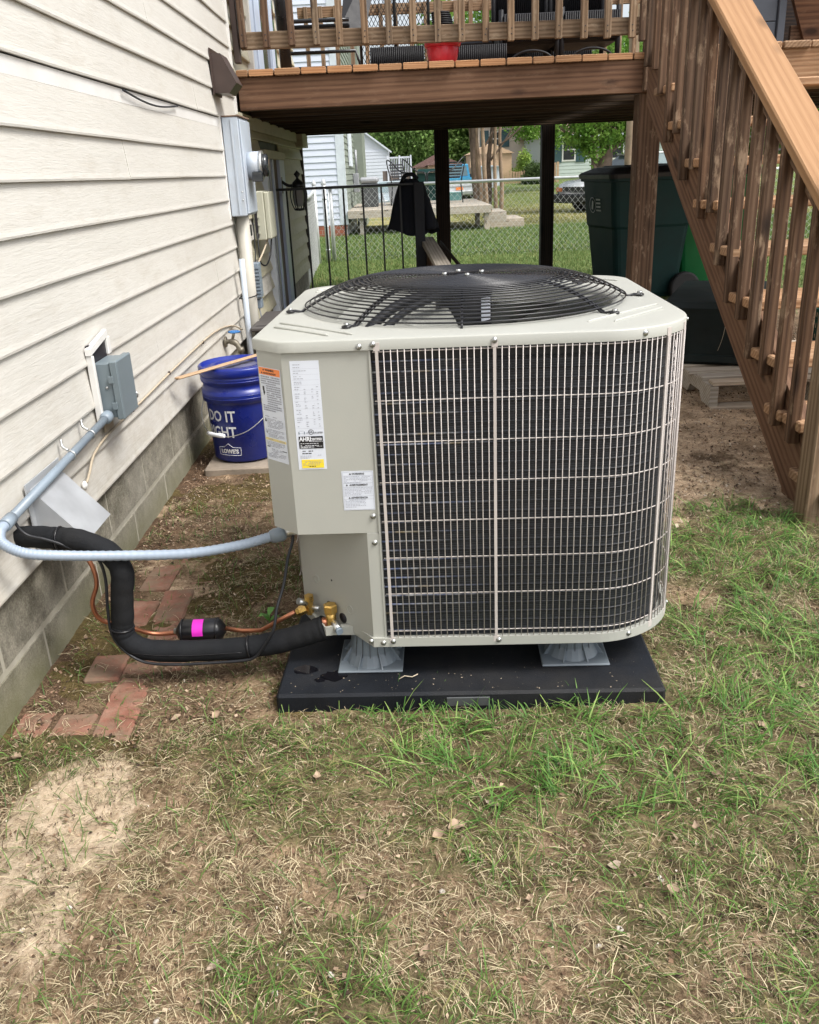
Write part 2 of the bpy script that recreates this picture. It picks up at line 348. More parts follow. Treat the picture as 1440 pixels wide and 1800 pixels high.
def O(name, me, mat=None, parent=None, loc=None, rot=None, mw=None):
    if isinstance(me, MB): me = me.mesh(name)
    if mat is not None and len(me.materials) == 0:
        for mm in (mat if isinstance(mat, (list, tuple)) else [mat]): me.materials.append(MT[mm] if isinstance(mm, str) else mm)
    o = bpy.data.objects.new(name, me); COL.objects.link(o)
    if parent: o.parent = parent
    if mw is not None: o.matrix_basis = (parent.matrix_basis.inverted() @ mw) if (parent is not None and parent.type == 'MESH') else mw
    else:
        if loc: o.location = loc
        if rot: o.rotation_euler = rot
    return o
def T(name, label, cat, loc=(0,0,0), rotz=0, group=None):
    o = bpy.data.objects.new(name, None); COL.objects.link(o); o.location = loc; o.rotation_euler = (0,0,rotz); o.empty_display_size = .1
    o['label'] = label; o['category'] = cat
    if group: o['group'] = group
    return o
def tag(o, label, cat, group=None):
    o['label'] = label; o['category'] = cat
    if group: o['group'] = group
    return o
def K(o, kind): o['kind'] = kind; return o
def dup(root, loc, rotz=0, label=None, scale=None):
    def cp(o, par):
        c = o.copy(); COL.objects.link(c)
        if par: c.parent = par
        for ch in list(o.children): cp(ch, c)
        return c
    r = cp(root, None); r.location = loc; r.rotation_euler = (0,0,rotz)
    if scale: r.scale = scale
    if label: r['label'] = label
    return r
_cache = {}
def board(name, a, b, w, h, mat, parent=None, up=(0,0,1), bev=.003):
    """a sawn board from a to b: width w across, thickness h along up; its grain runs with it"""
    a = Vector(a); b = Vector(b); L = (b-a).length; key = (round(L,4), round(w,4), round(h,4), mat, bev)
    if key not in _cache:
        m = MB().box(-L/2, L/2, -w/2, w/2, -h/2, h/2, bev).mesh('board'); m.materials.append(MT[mat]); _cache[key] = m
    X = (b-a).normalized(); Zv = Vector(up); Y = Zv.cross(X)
    if Y.length < 1e-4: Y = Vector((0,1,0)).cross(X)
    Y.normalize(); Z = X.cross(Y); c = (a+b)/2
    mw = Matrix(((X.x,Y.x,Z.x,c.x),(X.y,Y.y,Z.y,c.y),(X.z,Y.z,Z.z,c.z),(0,0,0,1)))
    return O(name, _cache[key], None, parent, mw=mw)
def text_mesh(body, size, align='CENTER', bold=0, sx=1.0):
    cu = bpy.data.curves.new('text', 'FONT'); cu.body = body; cu.size = size; cu.align_x = align; cu.align_y = 'CENTER'; cu.offset = bold; cu.resolution_u = 2; cu.extrude = .00015
    ob = bpy.data.objects.new('text', cu); dg = bpy.context.evaluated_depsgraph_get()
    COL.objects.link(ob); dg.update(); me = bpy.data.meshes.new_from_object(ob.evaluated_get(dg)); bpy.data.objects.remove(ob); bpy.data.curves.remove(cu)
    if sx != 1:
        for v in me.vertices: v.co.x *= sx
    return me
def arr_mesh(name, verts, faces, mat, parent=None, smooth=False, cols=None):
    """verts (N,3), faces (M,k) numpy"""
    me = bpy.data.meshes.new(name); N = len(verts); Mf = len(faces); k = faces.shape[1]
    me.vertices.add(N); me.vertices.foreach_set('co', verts.astype(np.float32).ravel())
    me.loops.add(Mf*k); me.loops.foreach_set('vertex_index', faces.astype(np.int32).ravel())
    me.polygons.add(Mf); me.polygons.foreach_set('loop_start', np.arange(0, Mf*k, k, dtype=np.int32))
    if smooth: me.polygons.foreach_set('use_smooth', np.ones(Mf, dtype=bool))
    if cols is not None:
        at = me.color_attributes.new('tint', 'FLOAT_COLOR', 'POINT'); c4 = np.ones((N,4), dtype=np.float32); c4[:, :3] = cols; at.data.foreach_set('color', c4.ravel())
    me.update(calc_edges=True); return O(name, me, mat, parent)

# ---------------------------------------------------------------- ground
def n2(x, y, s, seed=0.): return mnoise.fractal(Vector((x*s+seed, y*s-seed*.7, seed)), .9, 2.1, 4)
def gz_far(x, y):
    z = 0.0
    if y > 11: z -= .012*(y-11) if y < 36 else .30
    if y > 26:
        t = max(0, min(1, (y-26)/20)); s_ = max(0, min(1, (x-2-(y-20)*.03)/2.4)); z += t*s_*.9
    return z
def sm(a, b, t): t = max(0., min(1., (t-a)/(b-a))); return t*t*(3-2*t)
def masks(x, y):
    """real ground cover: sand, green, litter(dark mulch), bare pale dirt"""
    a = n2(x, y, 2.2, 3.1); b = n2(x, y, 6.0, 9.7); c = n2(x, y, 1.1, 5.5)
    w = .10*a+.05*b
    sand = (1-sm(.07, .17, math.hypot((x+.36)*1.0+.2*w*3, (y+.36)*.62)+w*.8))
    sand = max(sand, .8*(1-sm(.06, .17, math.hypot(x+.39, (y+.60)*.7)+w*.9)))
    sand *= .55+.45*sm(-.25, .2, b+.4*a+.1)
    green = 0.
    if y < 1.3:
        green = sm(-.30, .15, a+.55*b+.10+.35*sm(.3, 1.0, x)-.55*sm(.05, -.45, x)-.5*sm(-.30, -.75, y)*.45)
    if x > .95 and y > .6: green *= 1-sm(.95, 1.2, y+.4*a)
    if x < .12 and y > -.12: green *= .12
    if y > 4.6: green = max(green, sm(4.8, 6.0, y+.6*c))
    litter = 0.
    if x < .1 and y > -.25: litter = sm(-.25, .15, b+.6*a+.15)*(1-.6*sm(.8, -.1, -x*0+0))
    litter = max(litter, .8*sm(.22, .02, x+.60)*(1 if y < 3 else .6))
    if x > 1.0: litter = max(litter, sm(3.0, 3.8, y)*.4*(1-sm(4.5, 5.5, y)))
    bare = sm(.8, 1.1, y)*(1-sm(2.6, 3.6, y))*sm(.9, 1.1, x)*sm(-.45, .05, a+.5*b+.45)
    bare = max(bare, .42*sm(.0, .5, a+.4*b)*sm(.1, -.05, x)*sm(.1, .35, y))
    moss = sm(.05, .3, n2(x, y, 3.0, 21.)+.10)*sm(.15, 0., x)*sm(-.4, -.05, y)*(1-sm(2.2, 3.0, y))
    return sand, green, litter, bare, moss
xs = np.concatenate([-np.geomspace(150, .95, 22), np.arange(-.9, 1.8, .0125), np.geomspace(1.83, 160, 46)])
ys = np.concatenate([[-40, -12, -5, -2.6, -1.8, -1.3], np.arange(-1.1, 1.6, .0125), np.geomspace(1.62, 220, 120)])
gv = []; gm = []; gm2 = []
for y in ys:
    for x in xs:
        near = -1.2 < x < 2.2 and -1.2 < y < 4
        z = gz_far(x, y)
        if -1.5 < x < 6 and -3 < y < 14:
            fade = sm(14, 9, y)
            z += fade*(.012*n2(x, y, 1.7, 1.)+.0045*n2(x, y, 14, 2.)+(.0035*n2(x, y, 45, 4.) if near else 0))
        sa, gr, li, ba, mo = masks(x, y) if (-1.5 < x < 6 and y < 9) else (0, 1, 0, 0, 0)
        if near: z += .010*sa*(.6+.4*n2(x, y, 30, 8.))+.006*gr
        gv.append((x, y, z)); gm.append((sa, gr, li)); gm2.append((ba, mo, 0))
nx, ny = len(xs), len(ys); gv = np.array(gv)
ii, jj = np.meshgrid(np.arange(nx-1), np.arange(ny-1)); a = (jj*nx+ii).ravel()
gf = np.stack([a, a+1, a+nx+1, a+nx], 1)
def groundmat():
    m, nt, b = nmat('dirt and thin turf'); g = nt.nodes.new('ShaderNodeNewGeometry'); P = g.outputs['Position']
    def at(n):
        x = nt.nodes.new('ShaderNodeVertexColor'); x.layer_name = n; s_ = nt.nodes.new('ShaderNodeSeparateColor'); nt.links.new(x.outputs[0], s_.inputs[0]); return s_.outputs
    A, B = at('tint'), at('tint2')
    f1 = noi(nt, P, 26, 8, .75); f2 = noi(nt, P, 95, 6, .8); f3 = noi(nt, P, 240, 4, .8)
    fm = mix(nt, .35, mix(nt, .55, f1, f2), f3)
    dirt = ramp(nt, fm, [(.36, (.048,.031,.018)), (.45, (.165,.112,.066)), (.55, (.33,.24,.155)), (.65, (.56,.45,.315))])
    litter = ramp(nt, mix(nt, .6, f2, f3), [(.38, (.035,.022,.014)), (.5, (.115,.072,.045)), (.60, (.23,.155,.10)), (.68, (.40,.30,.21))])
    sand = ramp(nt, mix(nt, .4, f1, f2), [(.32, (.24,.175,.12)), (.46, (.45,.35,.245)), (.64, (.62,.51,.38))])
    bare = ramp(nt, fm, [(.36, (.15,.095,.058)), (.46, (.42,.30,.195)), (.58, (.68,.53,.37))])
    moss = ramp(nt, mix(nt, .5, f2, f3), [(.35, (.035,.026,.012)), (.52, (.115,.085,.035)), (.68, (.21,.17,.075))])
    turf = ramp(nt, f1, [(.38, (.030,.032,.012)), (.5, (.085,.085,.035)), (.62, (.21,.18,.09))])
    lawn = ramp(nt, noi(nt, P, 1.1, 8, .7), [(.35, (.075,.115,.030)), (.52, (.125,.165,.05)), (.72, (.24,.22,.09))])
    def th(v, lo, hi):   # break mask edges up with the fine noise
        n_ = nt.nodes.new('ShaderNodeMath'); n_.operation = 'MULTIPLY_ADD'; n_.inputs[1].default_value = .9; nt.links.new(f1, n_.inputs[0])
        nt.links.new(v, n_.inputs[2]); return ramp(nt, n_.outputs[0], [(lo, 0), (hi, 1)])
    sp = nt.nodes.new('ShaderNodeSeparateXYZ'); nt.links.new(P, sp.inputs[0]); far = ramp(nt, sp.outputs[1], [(0, 0), (1, 1)])
    mr = nt.nodes.new('ShaderNodeMapRange'); mr.inputs[1].default_value = 5; mr.inputs[2].default_value = 8; nt.links.new(sp.outputs[1], mr.inputs[0])
    c = mix(nt, th(A[2], .7, 1.1), dirt, litter)
    c = mix(nt, th(B[0], .65, 1.1), c, bare)
    c = mix(nt, th(B[1], .85, 1.25), c, moss)
    t1 = th(A[1], .75, 1.3); hv = nt.nodes.new('ShaderNodeMath'); hv.operation = 'MULTIPLY'; hv.inputs[1].default_value = .6; nt.links.new(t1, hv.inputs[0])
    c = mix(nt, hv.outputs[0], c, turf)
    c = mix(nt, th(A[0], .75, 1.15), c, sand)
    pt = ramp(nt, noi(nt, P, 8, 7, .7), [(.38, (.50,.48,.44)), (.52, (.95,.95,.95)), (.64, (1.15,1.14,1.1))]); c = mix(nt, ramp(nt, th(A[0], .75, 1.15), [(0, .9), (1, .25)]), c, mix(nt, 1.0, c, pt, 'MULTIPLY'))
    c = mix(nt, mr.outputs[0], c, lawn)
    # pale band of the far lawn, sunlight painted into the colour
    w = nt.nodes.new('ShaderNodeMapRange'); w.inputs[1].default_value = 17; w.inputs[2].default_value = 20; nt.links.new(sp.outputs[1], w.inputs[0])
    w2 = nt.nodes.new('ShaderNodeMapRange'); w2.inputs[1].default_value = 30; w2.inputs[2].default_value = 26; nt.links.new(sp.outputs[1], w2.inputs[0])
    ww = nt.nodes.new('ShaderNodeMath'); ww.operation = 'MULTIPLY'; nt.links.new(w.outputs[0], ww.inputs[0]); nt.links.new(w2.outputs[0], ww.inputs[1])
    pale = ramp(nt, noi(nt, P, .8, 8, .7), [(.35, (.17,.19,.06)), (.6, (.34,.29,.14))]); c = mix(nt, ww.outputs[0], c, pale)
    nt.links.new(c, b.inputs['Base Color']); b.inputs['Roughness'].default_value = .95; b.inputs['Specular IOR Level'].default_value = .15
    hb = mix(nt, .5, f2, f3); bump(nt, b, hb, .9, .006); return m
MT['ground'] = groundmat()
ground = arr_mesh('ground', gv, gf, 'ground', smooth=True, cols=np.array(gm)); K(ground, 'structure')
at2 = ground.data.color_attributes.new('tint2', 'FLOAT_COLOR', 'POINT'); c4 = np.ones((len(gm2), 4), dtype=np.float32); c4[:, :3] = np.array(gm2); at2.data.foreach_set('color', c4.ravel())
def gz(x, y):
    i = min(max(np.searchsorted(xs, x)-1, 0), nx-2); j = min(max(np.searchsorted(ys, y)-1, 0), ny-2)
    return float(gv[j*nx+i][2])
# ---------------------------------------------------------------- the house on the left
WX = -.575
house = T('house', 'cream vinyl sided house wall over grey concrete block foundation at left', 'house')
def lap(y0, y1, zb, s, mat, name='siding_panel', twist=0.):
    m = MB(); x0 = WX-(.011 if mat == 'siding' else .020); n = max(2, int((y1-y0)/.35)); prof = [(x0-.004, zb+s+.004), (x0, zb+s-.002), (x0+.004, zb+s*.6), (WX-.0025, zb+.02), (WX, zb+.006), (WX-.001, zb+.0006), (WX-.004, zb), (x0-.004, zb+.0008)]
    v = []; k = len(prof); ph = random.uniform(0, 9)
    for i in range(n+1):
        y = y0+(y1-y0)*i/n; wv = .0012*math.sin(y*3.1+ph)+.0007*math.sin(y*7.3+ph*2)
        for j, (x, z) in enumerate(prof): v.append((x+wv*(1 if j > 2 else .3), y, z+(wv*.7 if 2 < j < 7 else 0)))
    f = [(i*k+j, i*k+j+1, (i+1)*k+j+1, (i+1)*k+j) for i in range(n) for j in range(k-1)]
    m.add(v, f); m.f += [tuple(range(k)), tuple(n*k+j for j in reversed(range(k)))]; m.sm += [False]*2; m.mi += [0]*2
    return O(name, m, mat, house)
seams = {0: [.95, 3.4], 1: [1.41, 4.3], 2: [1.44, 3.9], 3: [2.62], 4: [2.53, 4.4], 5: [.4, 2.62], 6: [1.43, 4.0], 7: [1.40, 3.3], 8: [2.80]}
for k in range(9):
    zb = .278+.12*k; cuts = [-1.7]+seams[k]+[3.62]
    for i in range(len(cuts)-1):
        # a lapped seam: the nearer panel sits a little proud
        lap(cuts[i], cuts[i+1]+(.018 if i+2 < len(cuts) else 0), zb, .12, 'siding')
    c2 = [3.625, 7.0]
    if .2 < zb < 1.3: c2 = None
    if k == 0: lap(3.625, 4.45, zb, .12, 'siding_dirty_shaded')
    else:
        lap(3.625, 4.45, zb, .12, 'siding_dirty_shaded') if zb < 1.27 else None
    lap(5.42, 7.0, zb, .12, 'siding_dirty_shaded')
lap(3.625, 7.0, .278+.12*9-.03, .12, 'siding_dirty_shaded')
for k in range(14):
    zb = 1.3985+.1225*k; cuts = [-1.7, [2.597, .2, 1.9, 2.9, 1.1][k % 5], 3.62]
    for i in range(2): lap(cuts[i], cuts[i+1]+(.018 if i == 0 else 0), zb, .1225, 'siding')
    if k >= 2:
        lap(3.70, 4.33, zb, .1225, 'siding_dirty_shaded'); lap(5.75, 7.0, zb, .1225, 'siding_dirty_shaded')
O('siding_channel', MB().box(WX-.016, WX-.010, -1.7, 3.62, 1.352, 1.3945), 'white_trim', house)   # exposed nailing hem in the gap
O('wall_core', MB().box(-4.5, -.606, -1.7, 6.98, -.4, 3.3), 'frame_dark', house)
O('end_wall', MB().box(-4.5, -.60, 6.975, 7.0, .278, 3.3), 'siding_dirty_shaded', house)
m = MB(); m.box(WX-.01, WX+.004, 3.622, 3.648, 1.44, 3.2); O('vertical_trim', m, 'white_trim', house)
O('corner_trim', MB().box(WX-.05, WX+.006, 6.99, 7.05, .27, 1.42, .003), 'brown_metal', house)
O('soffit_return', MB().box(WX-.05, WX+.06, 6.55, 7.02, 1.34, 1.455, .004), 'siding_dirty_shaded', house)
O('ledger_flashing', MB().box(WX, WX+.012, 3.64, 6.6, 1.375, 1.45), 'siding_dirty_shaded', house)
# foundation: every block on its own, recessed mortar behind
O('mortar_bed', MB().box(-.68, -.6028, -1.7, 7.0, -.3, .30), 'mortar', house)
def block(y0, y1, z0, z1):
    y0 = max(y0, -1.7); d = random.uniform(-.0012, .0012)
    O('concrete_block', MB().box(-.66, -.601+d, y0+.004, y1-.004, z0, z1, .004), 'block', house)
for i in range(-6, 18):
    block(.357+.385*(i-1), .357+.385*i, .117, .296)
    block(.186+.39*(i-1), .186+.39*i, -.10, .106)
# basement door frame under the deck, seen edge on
for nm, y0, y1, x1, mt in (('door_casing', 4.45, 4.52, .022, 'nb_trim'), ('door_panel', 4.52, 4.66, -.004, 'glass_dark'), ('door_stile', 4.66, 4.72, .012, 'frame_grey'), ('door_panel', 4.72, 4.84, -.003, 'frame_dark'), ('door_stile', 4.84, 4.90, .01, 'frame_white'),
                       ('screen', 4.90, 5.15, -.002, 'tan_panel'), ('door_casing', 5.15, 5.42, .02, 'frame_white')):
    O(nm, MB().box(WX-.03, WX+x1, y0, y1, .02, 1.22, .002), mt, house)
O('door_head', MB().box(WX-.03, WX+.03, 4.42, 5.45, 1.22, 1.275, .003), 'siding_dirty_shaded', house)
# patio door frames above the deck
for nm, y0, y1, x1, mt in (('patio_door_casing', 4.33, 4.37, .02, 'white_trim'), ('patio_door_stile', 4.37, 4.55, .014, 'frame_white'), ('patio_door_gap', 4.55, 4.62, -.004, 'navy'), ('patio_door_stile', 4.62, 4.85, .016, 'frame_white'),
                       ('patio_door_glass', 4.85, 5.35, -.002, 'glass_dark'), ('patio_door_stile', 5.35, 5.5, .016, 'frame_white'), ('patio_door_glass', 5.5, 5.75, -.002, 'glass_dark')):
    O(nm, MB().box(WX-.03, WX+x1, y0, y1, 1.70, 3.3, .002), mt, house)
# black cable that sags out of the open siding joint
tag(O('sagging_cable', MB().tube([(WX+.002, y, 1.389-.022*math.sin(PI*(y-1.45)/.75)) for y in np.linspace(1.45, 2.2, 14)], .0035, 6), 'black_plastic'), 'dark cable sagging out of the open joint high in the cream siding', 'cable')

# ---------------------------------------------------------------- things fixed to the wall
def conv(m, mat, name, par=None): return O(name, m, mat, par)
# dryer hood
t = T('dryer_vent_hood', 'galvanised dryer vent hood above the black pipe insulation on the siding', 'vent')
W0 = WX+.001
m = MB(); p = [(W0, .215, .455), (W0, .345, .455), (W0, .345, .31), (W0, .215, .31)]
a = [(W0, .205, .462), (W0, .375, .462), (W0, .375, .330), (W0, .205, .330), (W0+.115, .205, .325), (W0+.115, .375, .325)]
m.add(a, [(0,4,5,1), (0,3,4), (1,5,2), (3,2,5,4)]); O('hood', m, 'galv', t)
m = MB(); m.box(W0, W0+.003, .185, .395, .315, .475); O('back_flange', m, 'galv', t)
c_, s_ = .115/math.hypot(.115, .137), -.137/math.hypot(.115, .137)
def hoodp(u, v, o=.0015): return (W0+u*.115+o*.77, .205+.17*v, .462-.137*u+o*.64)
# upper brown hood
t = T('brown_vent_hood', 'brown plastic vent hood high on the siding beside the deck beam', 'vent')
m = MB(); y0, y1, zt, zb_ = 3.02, 3.20, 1.675, 1.50
m.add([(W0,y0,zt),(W0,y1,zt),(W0,y1,zb_),(W0,y0,zb_),(W0+.05,y0,zt-.005),(W0+.05,y1,zt-.005),(W0+.115,y1,zb_+.04),(W0+.115,y0,zb_+.04),(W0+.075,y0,zb_-.005),(W0+.075,y1,zb_-.005)],
      [(0,4,5,1),(4,7,6,5),(7,8,9,6),(0,3,8,7,4),(1,5,6,9,2),(3,2,9,8)]); O('hood', m, 'brown_metal', t)
O('back_plate', MB().box(W0-.002, W0+.004, y0-.012, y1+.012, zb_-.01, zt+.02), 'brown_metal', t)
# disconnect box in its torn trim block
t = T('disconnect_box', 'grey steel disconnect box mounted on the cream siding', 'electrical box')
O('box_body', MB().box(W0+.004, W0+.050, .738, .866, .482, .638, .002), 'box_grey', t)
cv = O('cover', MB().box(W0+.0505, W0+.072, .732, .871, .477, .644, .003), 'box_grey', t)
for z in (.508, .583): O('hinge', MB().box(W0+.043, W0+.058, .7275, .7318, z, z+.020, .001), 'box_grey', t)
O('hasp', MB().tube([(W0+.064+.009*math.cos(a), .876, .515+.009*math.sin(a)) for a in np.linspace(0, 2*PI, 13)[:-1]], .003, 6, True), 'steel', t)
O('side_screw', MB().lathe([(0,.0),(.004,.0),(.004,.003),(0,.003)], 10).mesh('s'), 'steel', t, loc=(W0+.034, .738, .570), rot=(PI/2,0,0))
t = T('siding_trim_block', 'torn white vinyl trim block with open gap behind the grey disconnect box', 'trim')
O('side_strip', MB().box(W0-.004, W0+.015, .716, .731, .470, .664, .002), 'white_trim', t)
O('side_strip', MB().box(W0-.004, W0+.010, .872, .900, .640, .690, .002), 'white_trim', t)
mm_ = MB(); mm_.add([(W0+.014,.712,.666),(W0+.014,.712,.684),(W0+.010,.885,.712),(W0+.010,.885,.692),(W0-.002,.712,.666),(W0-.002,.712,.684),(W0-.002,.885,.712),(W0-.002,.885,.692)],[(0,3,2,1),(1,2,6,5),(0,4,7,3),(0,1,5,4),(2,3,7,6)]); O('top_strip', mm_, 'white_trim', t)
O('open_cavity', MB().box(W0-.006, W0+.003, .731, .872, .49, .690), 'frame_dark', t)
O('sealant_smear', MB().box(W0+.0, W0+.003, .75, .83, .435, .48, .001), 'cable', t)
# rigid conduit, straps, flexible whip
def bez(p, n=10):
    """Catmull-Rom through points"""
    P = [Vector(q) for q in p]; P = [P[0]*2-P[1]]+P+[P[-1]*2-P[-2]]; out = []
    for i in range(1, len(P)-2):
        for k in range(n):
            u = k/n; a, b, c, d = P[i-1], P[i], P[i+1], P[i+2]
            out.append(.5*((2*b)+(c-a)*u+(2*a-5*b+4*c-d)*u*u+(3*b-a-3*c+d)*u**3))
    out.append(P[-2]); return out
t = T('rigid_conduit', 'grey plastic conduit strapped along the siding below the disconnect box', 'conduit')
cx_ = W0+.024
O('conduit_pipe', MB().tube([(cx_, .705, .487), (cx_, .03, .448)], .0108, 14), 'pvc', t)
O('hub', MB().tube([(cx_, .7365, .491), (cx_, .728, .489), (cx_,.712,.488), (cx_, .700, .487)], [.0165,.0175,.0175,.012], 16), 'pvc', t)
O('coupling', MB().tube([(cx_, .050, .4493), (cx_, .010, .4470)], .0140, 14), 'pvc', t)
for y in (.575, .42):
    zc = .450+(y-.06)*.0574
    s1 = O('strap', MB().tube([(cx_+.0125*math.cos(a), y, zc+.0125*math.sin(a)) for a in np.linspace(-1.9, 1.9, 14)], .0022, 6), 'steel', t)
    O('strap_tab', MB().tube(bez([(cx_-.004,y,zc+.0145),(W0+.006,y+.004,zc+.024),(W0+.002,y+.012,zc+.040)],5), .0035, 6), 'steel', s1)
    O('strap_tab', MB().tube([(cx_-.004,y,zc-.0145),(W0+.004,y+.002,zc-.024)], .003, 6), 'steel', s1)
t = T('flexible_conduit', 'pale grey flexible conduit looping from the wall to the condenser', 'conduit')
path = bez([(cx_,.020,.4477),(cx_,-.012,.443),(cx_+.008,-.026,.422),(-.508,-.008,.390),(-.44,.035,.362),(-.33,.075,.339),(-.20,.106,.324),(-.09,.130,.328),(-.018,.150,.338)], 24)
sp_ = [.0112+.0006*math.cos(i*2.1) for i in range(len(path))]
O('ribbed_tube', MB().tube(path, sp_, 14), 'flex', t)
O('end_fitting', MB().tube([(-.020,.150,.3375),(-.010,.152,.339),(.006,.155,.3415),(.012,.156,.3425),(.016,.157,.343)], [.0135,.0170,.0170,.015,.011], 16), 'pvc', t)
O('threaded_nose', MB().tube([(.012,.156,.3425),(.045,.160,.352)], .012, 12), 'steel', t)
# cable stapled along the wall to a sealed hole
t = T('tan_cable', 'tan cable stapled along the cream siding and down to a sealed hole', 'cable')
cb = [(W0+.004,3.05,.345),(W0+.004,2.75,.415),(W0+.004,2.3,.452),(W0+.004,1.6,.447),(W0+.004,1.2,.437),(W0+.004,.95,.432),(W0+.004,.74,.425),(W0+.005,.64,.412),(W0+.007,.595,.398),(W0+.008,.565,.378),(W0+.006,.535,.357)]
O('cable_run', MB().tube(bez(cb, 8), .0038, 6), 'cable', t)
O('sealant_plug', MB().lathe([(0,0),(.013,0),(.012,.005),(.006,.009),(0,.010)], 14).mesh('p'), 'white_trim', t, loc=(W0-.001,.530,.352), rot=(0,PI/2,0))
for y, z in ((1.02,.4335),(1.5,.4465),(2.1,.4505)): O('cable_clip', MB().box(W0, W0+.009, y-.005, y+.005, z-.007, z+.007, .002), 'brown_metal', t)
# hose bib
t = T('hose_spigot', 'brass hose spigot with blue wheel handle on the siding over the bucket', 'tap')
sx, sy, sz = W0, 2.58, .365
O('wall_flange', MB().tube([(sx,sy,sz),(sx+.008,sy,sz)], .026, 14), 'tarnish', t)
O('tap_body', MB().tube(bez([(sx,sy,sz),(sx+.03,sy,sz),(sx+.055,sy-.005,sz-.01),(sx+.075,sy-.01,sz-.045)],5), [.011]*5+[.015]*6+[.013]*5, 10), 'tarnish', t)
O('outlet_ring', MB().tube([(sx+.072,sy-.009,sz-.030),(sx+.078,sy-.011,sz-.052)], .017, 12), 'tarnish', t)
O('valve_stem', MB().tube([(sx+.035,sy,sz),(sx+.048,sy,sz+.040)], .007, 8), 'tarnish', t)
m = MB()
hc = Vector((sx+.050,sy,sz+.046))
for i in range(6):
    a0 = i*PI/3; m.tube([hc+Vector((math.cos(a0+d)*.024*(1+.12*math.cos(d*6)), math.sin(a0+d)*.024, 0)) for d in np.linspace(0, PI/3, 5)], .0045, 6, caps=False)
    m.tube([hc, hc+Vector((math.cos(a0)*.024, math.sin(a0)*.024, 0))], .003, 5)
O('wheel_handle', m, M('blue tap handle', (.03,.16,.42), .4), t)
# meter enclosure with the meter
t = T('electric_meter', 'pale blue grey meter enclosure with round meter under the deck beam', 'electric meter')
O('enclosure', MB().box(W0, -.492, 3.13, 3.45, .92, 1.397, .004), 'meter', t)
O('enclosure_lid', MB().box(-.4915, -.482, 3.145, 3.44, .93, 1.385, .003), 'meter', t)
O('side_strip', MB().box(-.588, W0-.001, 3.108, 3.128, .905, 1.41, .002), 'white_trim', t)
O('seam_strip', MB().box(-.530, -.522, 3.125, 3.1295, .925, 1.39), 'meter', t)
for z in (1.0, 1.04): O('rivet', MB().lathe([(0,0),(.004,0),(.003,.003),(0,.003)],8).mesh('r'), 'steel', t, loc=(-.505,3.13,z), rot=(PI/2,0,0))
O('rusty_top', MB().box(W0, -.482, 3.128, 3.452, 1.397, 1.404, .002), M('rusty edge', (.20,.13,.09), .8, 0, .4, 60), t)
mc = Vector((-.482, 3.275, 1.165))
hd = O('meter_collar', MB().tube([mc, mc+Vector((.062,0,0))], .070, 28), 'meter', t)
O('meter_ring', MB().tube([mc+Vector((.062,0,0)), mc+Vector((.078,0,0))], .0725, 28), 'steel', hd)
O('meter_glass', MB().tube([mc+Vector((.078,0,0)), mc+Vector((.10,0,0)), mc+Vector((.108,0,0))], [.058,.056,.03], 24), 'glass_dark', hd)
O('meter_face', MB().box(-.455, -.400, 3.185, 3.21, 1.085, 1.135, .003), 'glass_dark', hd)
O('seal_tag', MB().tube([mc+Vector((.06,-.065,-.05)), mc+Vector((.08,-.075,-.08))], .006, 6), 'steel', hd)
# grey / beige pipes
tag(O('service_pipe', MB().tube([(-.540,3.22,-.02),(-.536,3.22,.93)], .036, 18), 'beige_pipe'), 'thick beige service pipe running down from the meter enclosure', 'pipe')
tag(O('narrow_pipe', MB().tube([(-.535,3.02,-.02),(-.533,3.05,.712)], .0155, 14), 'meter'), 'thin pale grey pipe strapped in front of the thick beige pipe', 'pipe')
tag(O('black_tie', MB().tube([(-.538+.046*math.cos(a)*1.0,3.17+.10*math.sin(a)*1.0,.505+.004*math.cos(a)) for a in np.linspace(0,2*PI,20)[:-1]], .0035, 5, True), 'black_plastic'), 'thin black tie around the thin grey pipe and the beige pipe', 'cable tie')
t = T('telecom_box', 'pale beige utility box beside the basement door frame', 'utility box')
O('box_body', MB().box(W0, -.500, 3.80, 4.06, .752, 1.030, .005), 'beige_box', t); O('box_lid', MB().box(-.4995, -.470, 3.81, 4.05, .757, 1.025, .006), 'beige_box', t)
O('hinge_strip', MB().box(-.560, -.545, 3.788, 3.799, .765, 1.0), 'frame_dark', t)
for i in range(5): O('hinge_clip', MB().box(-.545, -.535, 3.790, 3.7995, .79+.045*i, .802+.045*i), 'beige_box', t)
t = T('splice_box', 'slim grey finned splice box below the beige utility box', 'utility box')
O('case', MB().box(W0, -.525, 3.52, 3.62, .445, .645, .004), 'grey_resin' if 0 else 'pvc', t)
for i in range(9): O('fin', MB().box(W0+.004, -.518, 3.508, 3.5195, .455+.020*i, .465+.020*i), 'pvc', t)
O('lower_box', MB().box(W0, -.53, 3.54, 3.61, .385, .438, .004), 'pvc', t)
ws = T('loose_wires', 'loose black and cream wires hanging below the beige utility box', 'wires')
O('black_wire', MB().tube(bez([(-.545,3.74,.80),(-.54,3.70,.70),(-.535,3.70,.63),(-.515,3.78,.61),(-.50,3.88,.66),(-.49,3.93,.76)],7), .005, 6), 'black_plastic', ws)
O('cream_wire', MB().tube(bez([(-.505,3.9,.765),(-.52,3.78,.70),(-.545,3.60,.62),(-.56,3.50,.55),(-.56,3.47,.40),(-.55,3.46,.30)],7), .006, 6), 'cable', ws)
O('black_wire', MB().tube(bez([(-.56,3.72,.86),(-.56,3.70,.75),(-.56,3.66,.64),(-.56,3.62,.60)],6), .004, 6), 'black_plastic', ws)
O('drop_wire', MB().tube(bez([(-.55,3.56,.39),(-.54,3.55,.33),(-.53,3.58,.28),(-.52,3.56,.33)],6), .005, 6), 'frame_grey', ws)
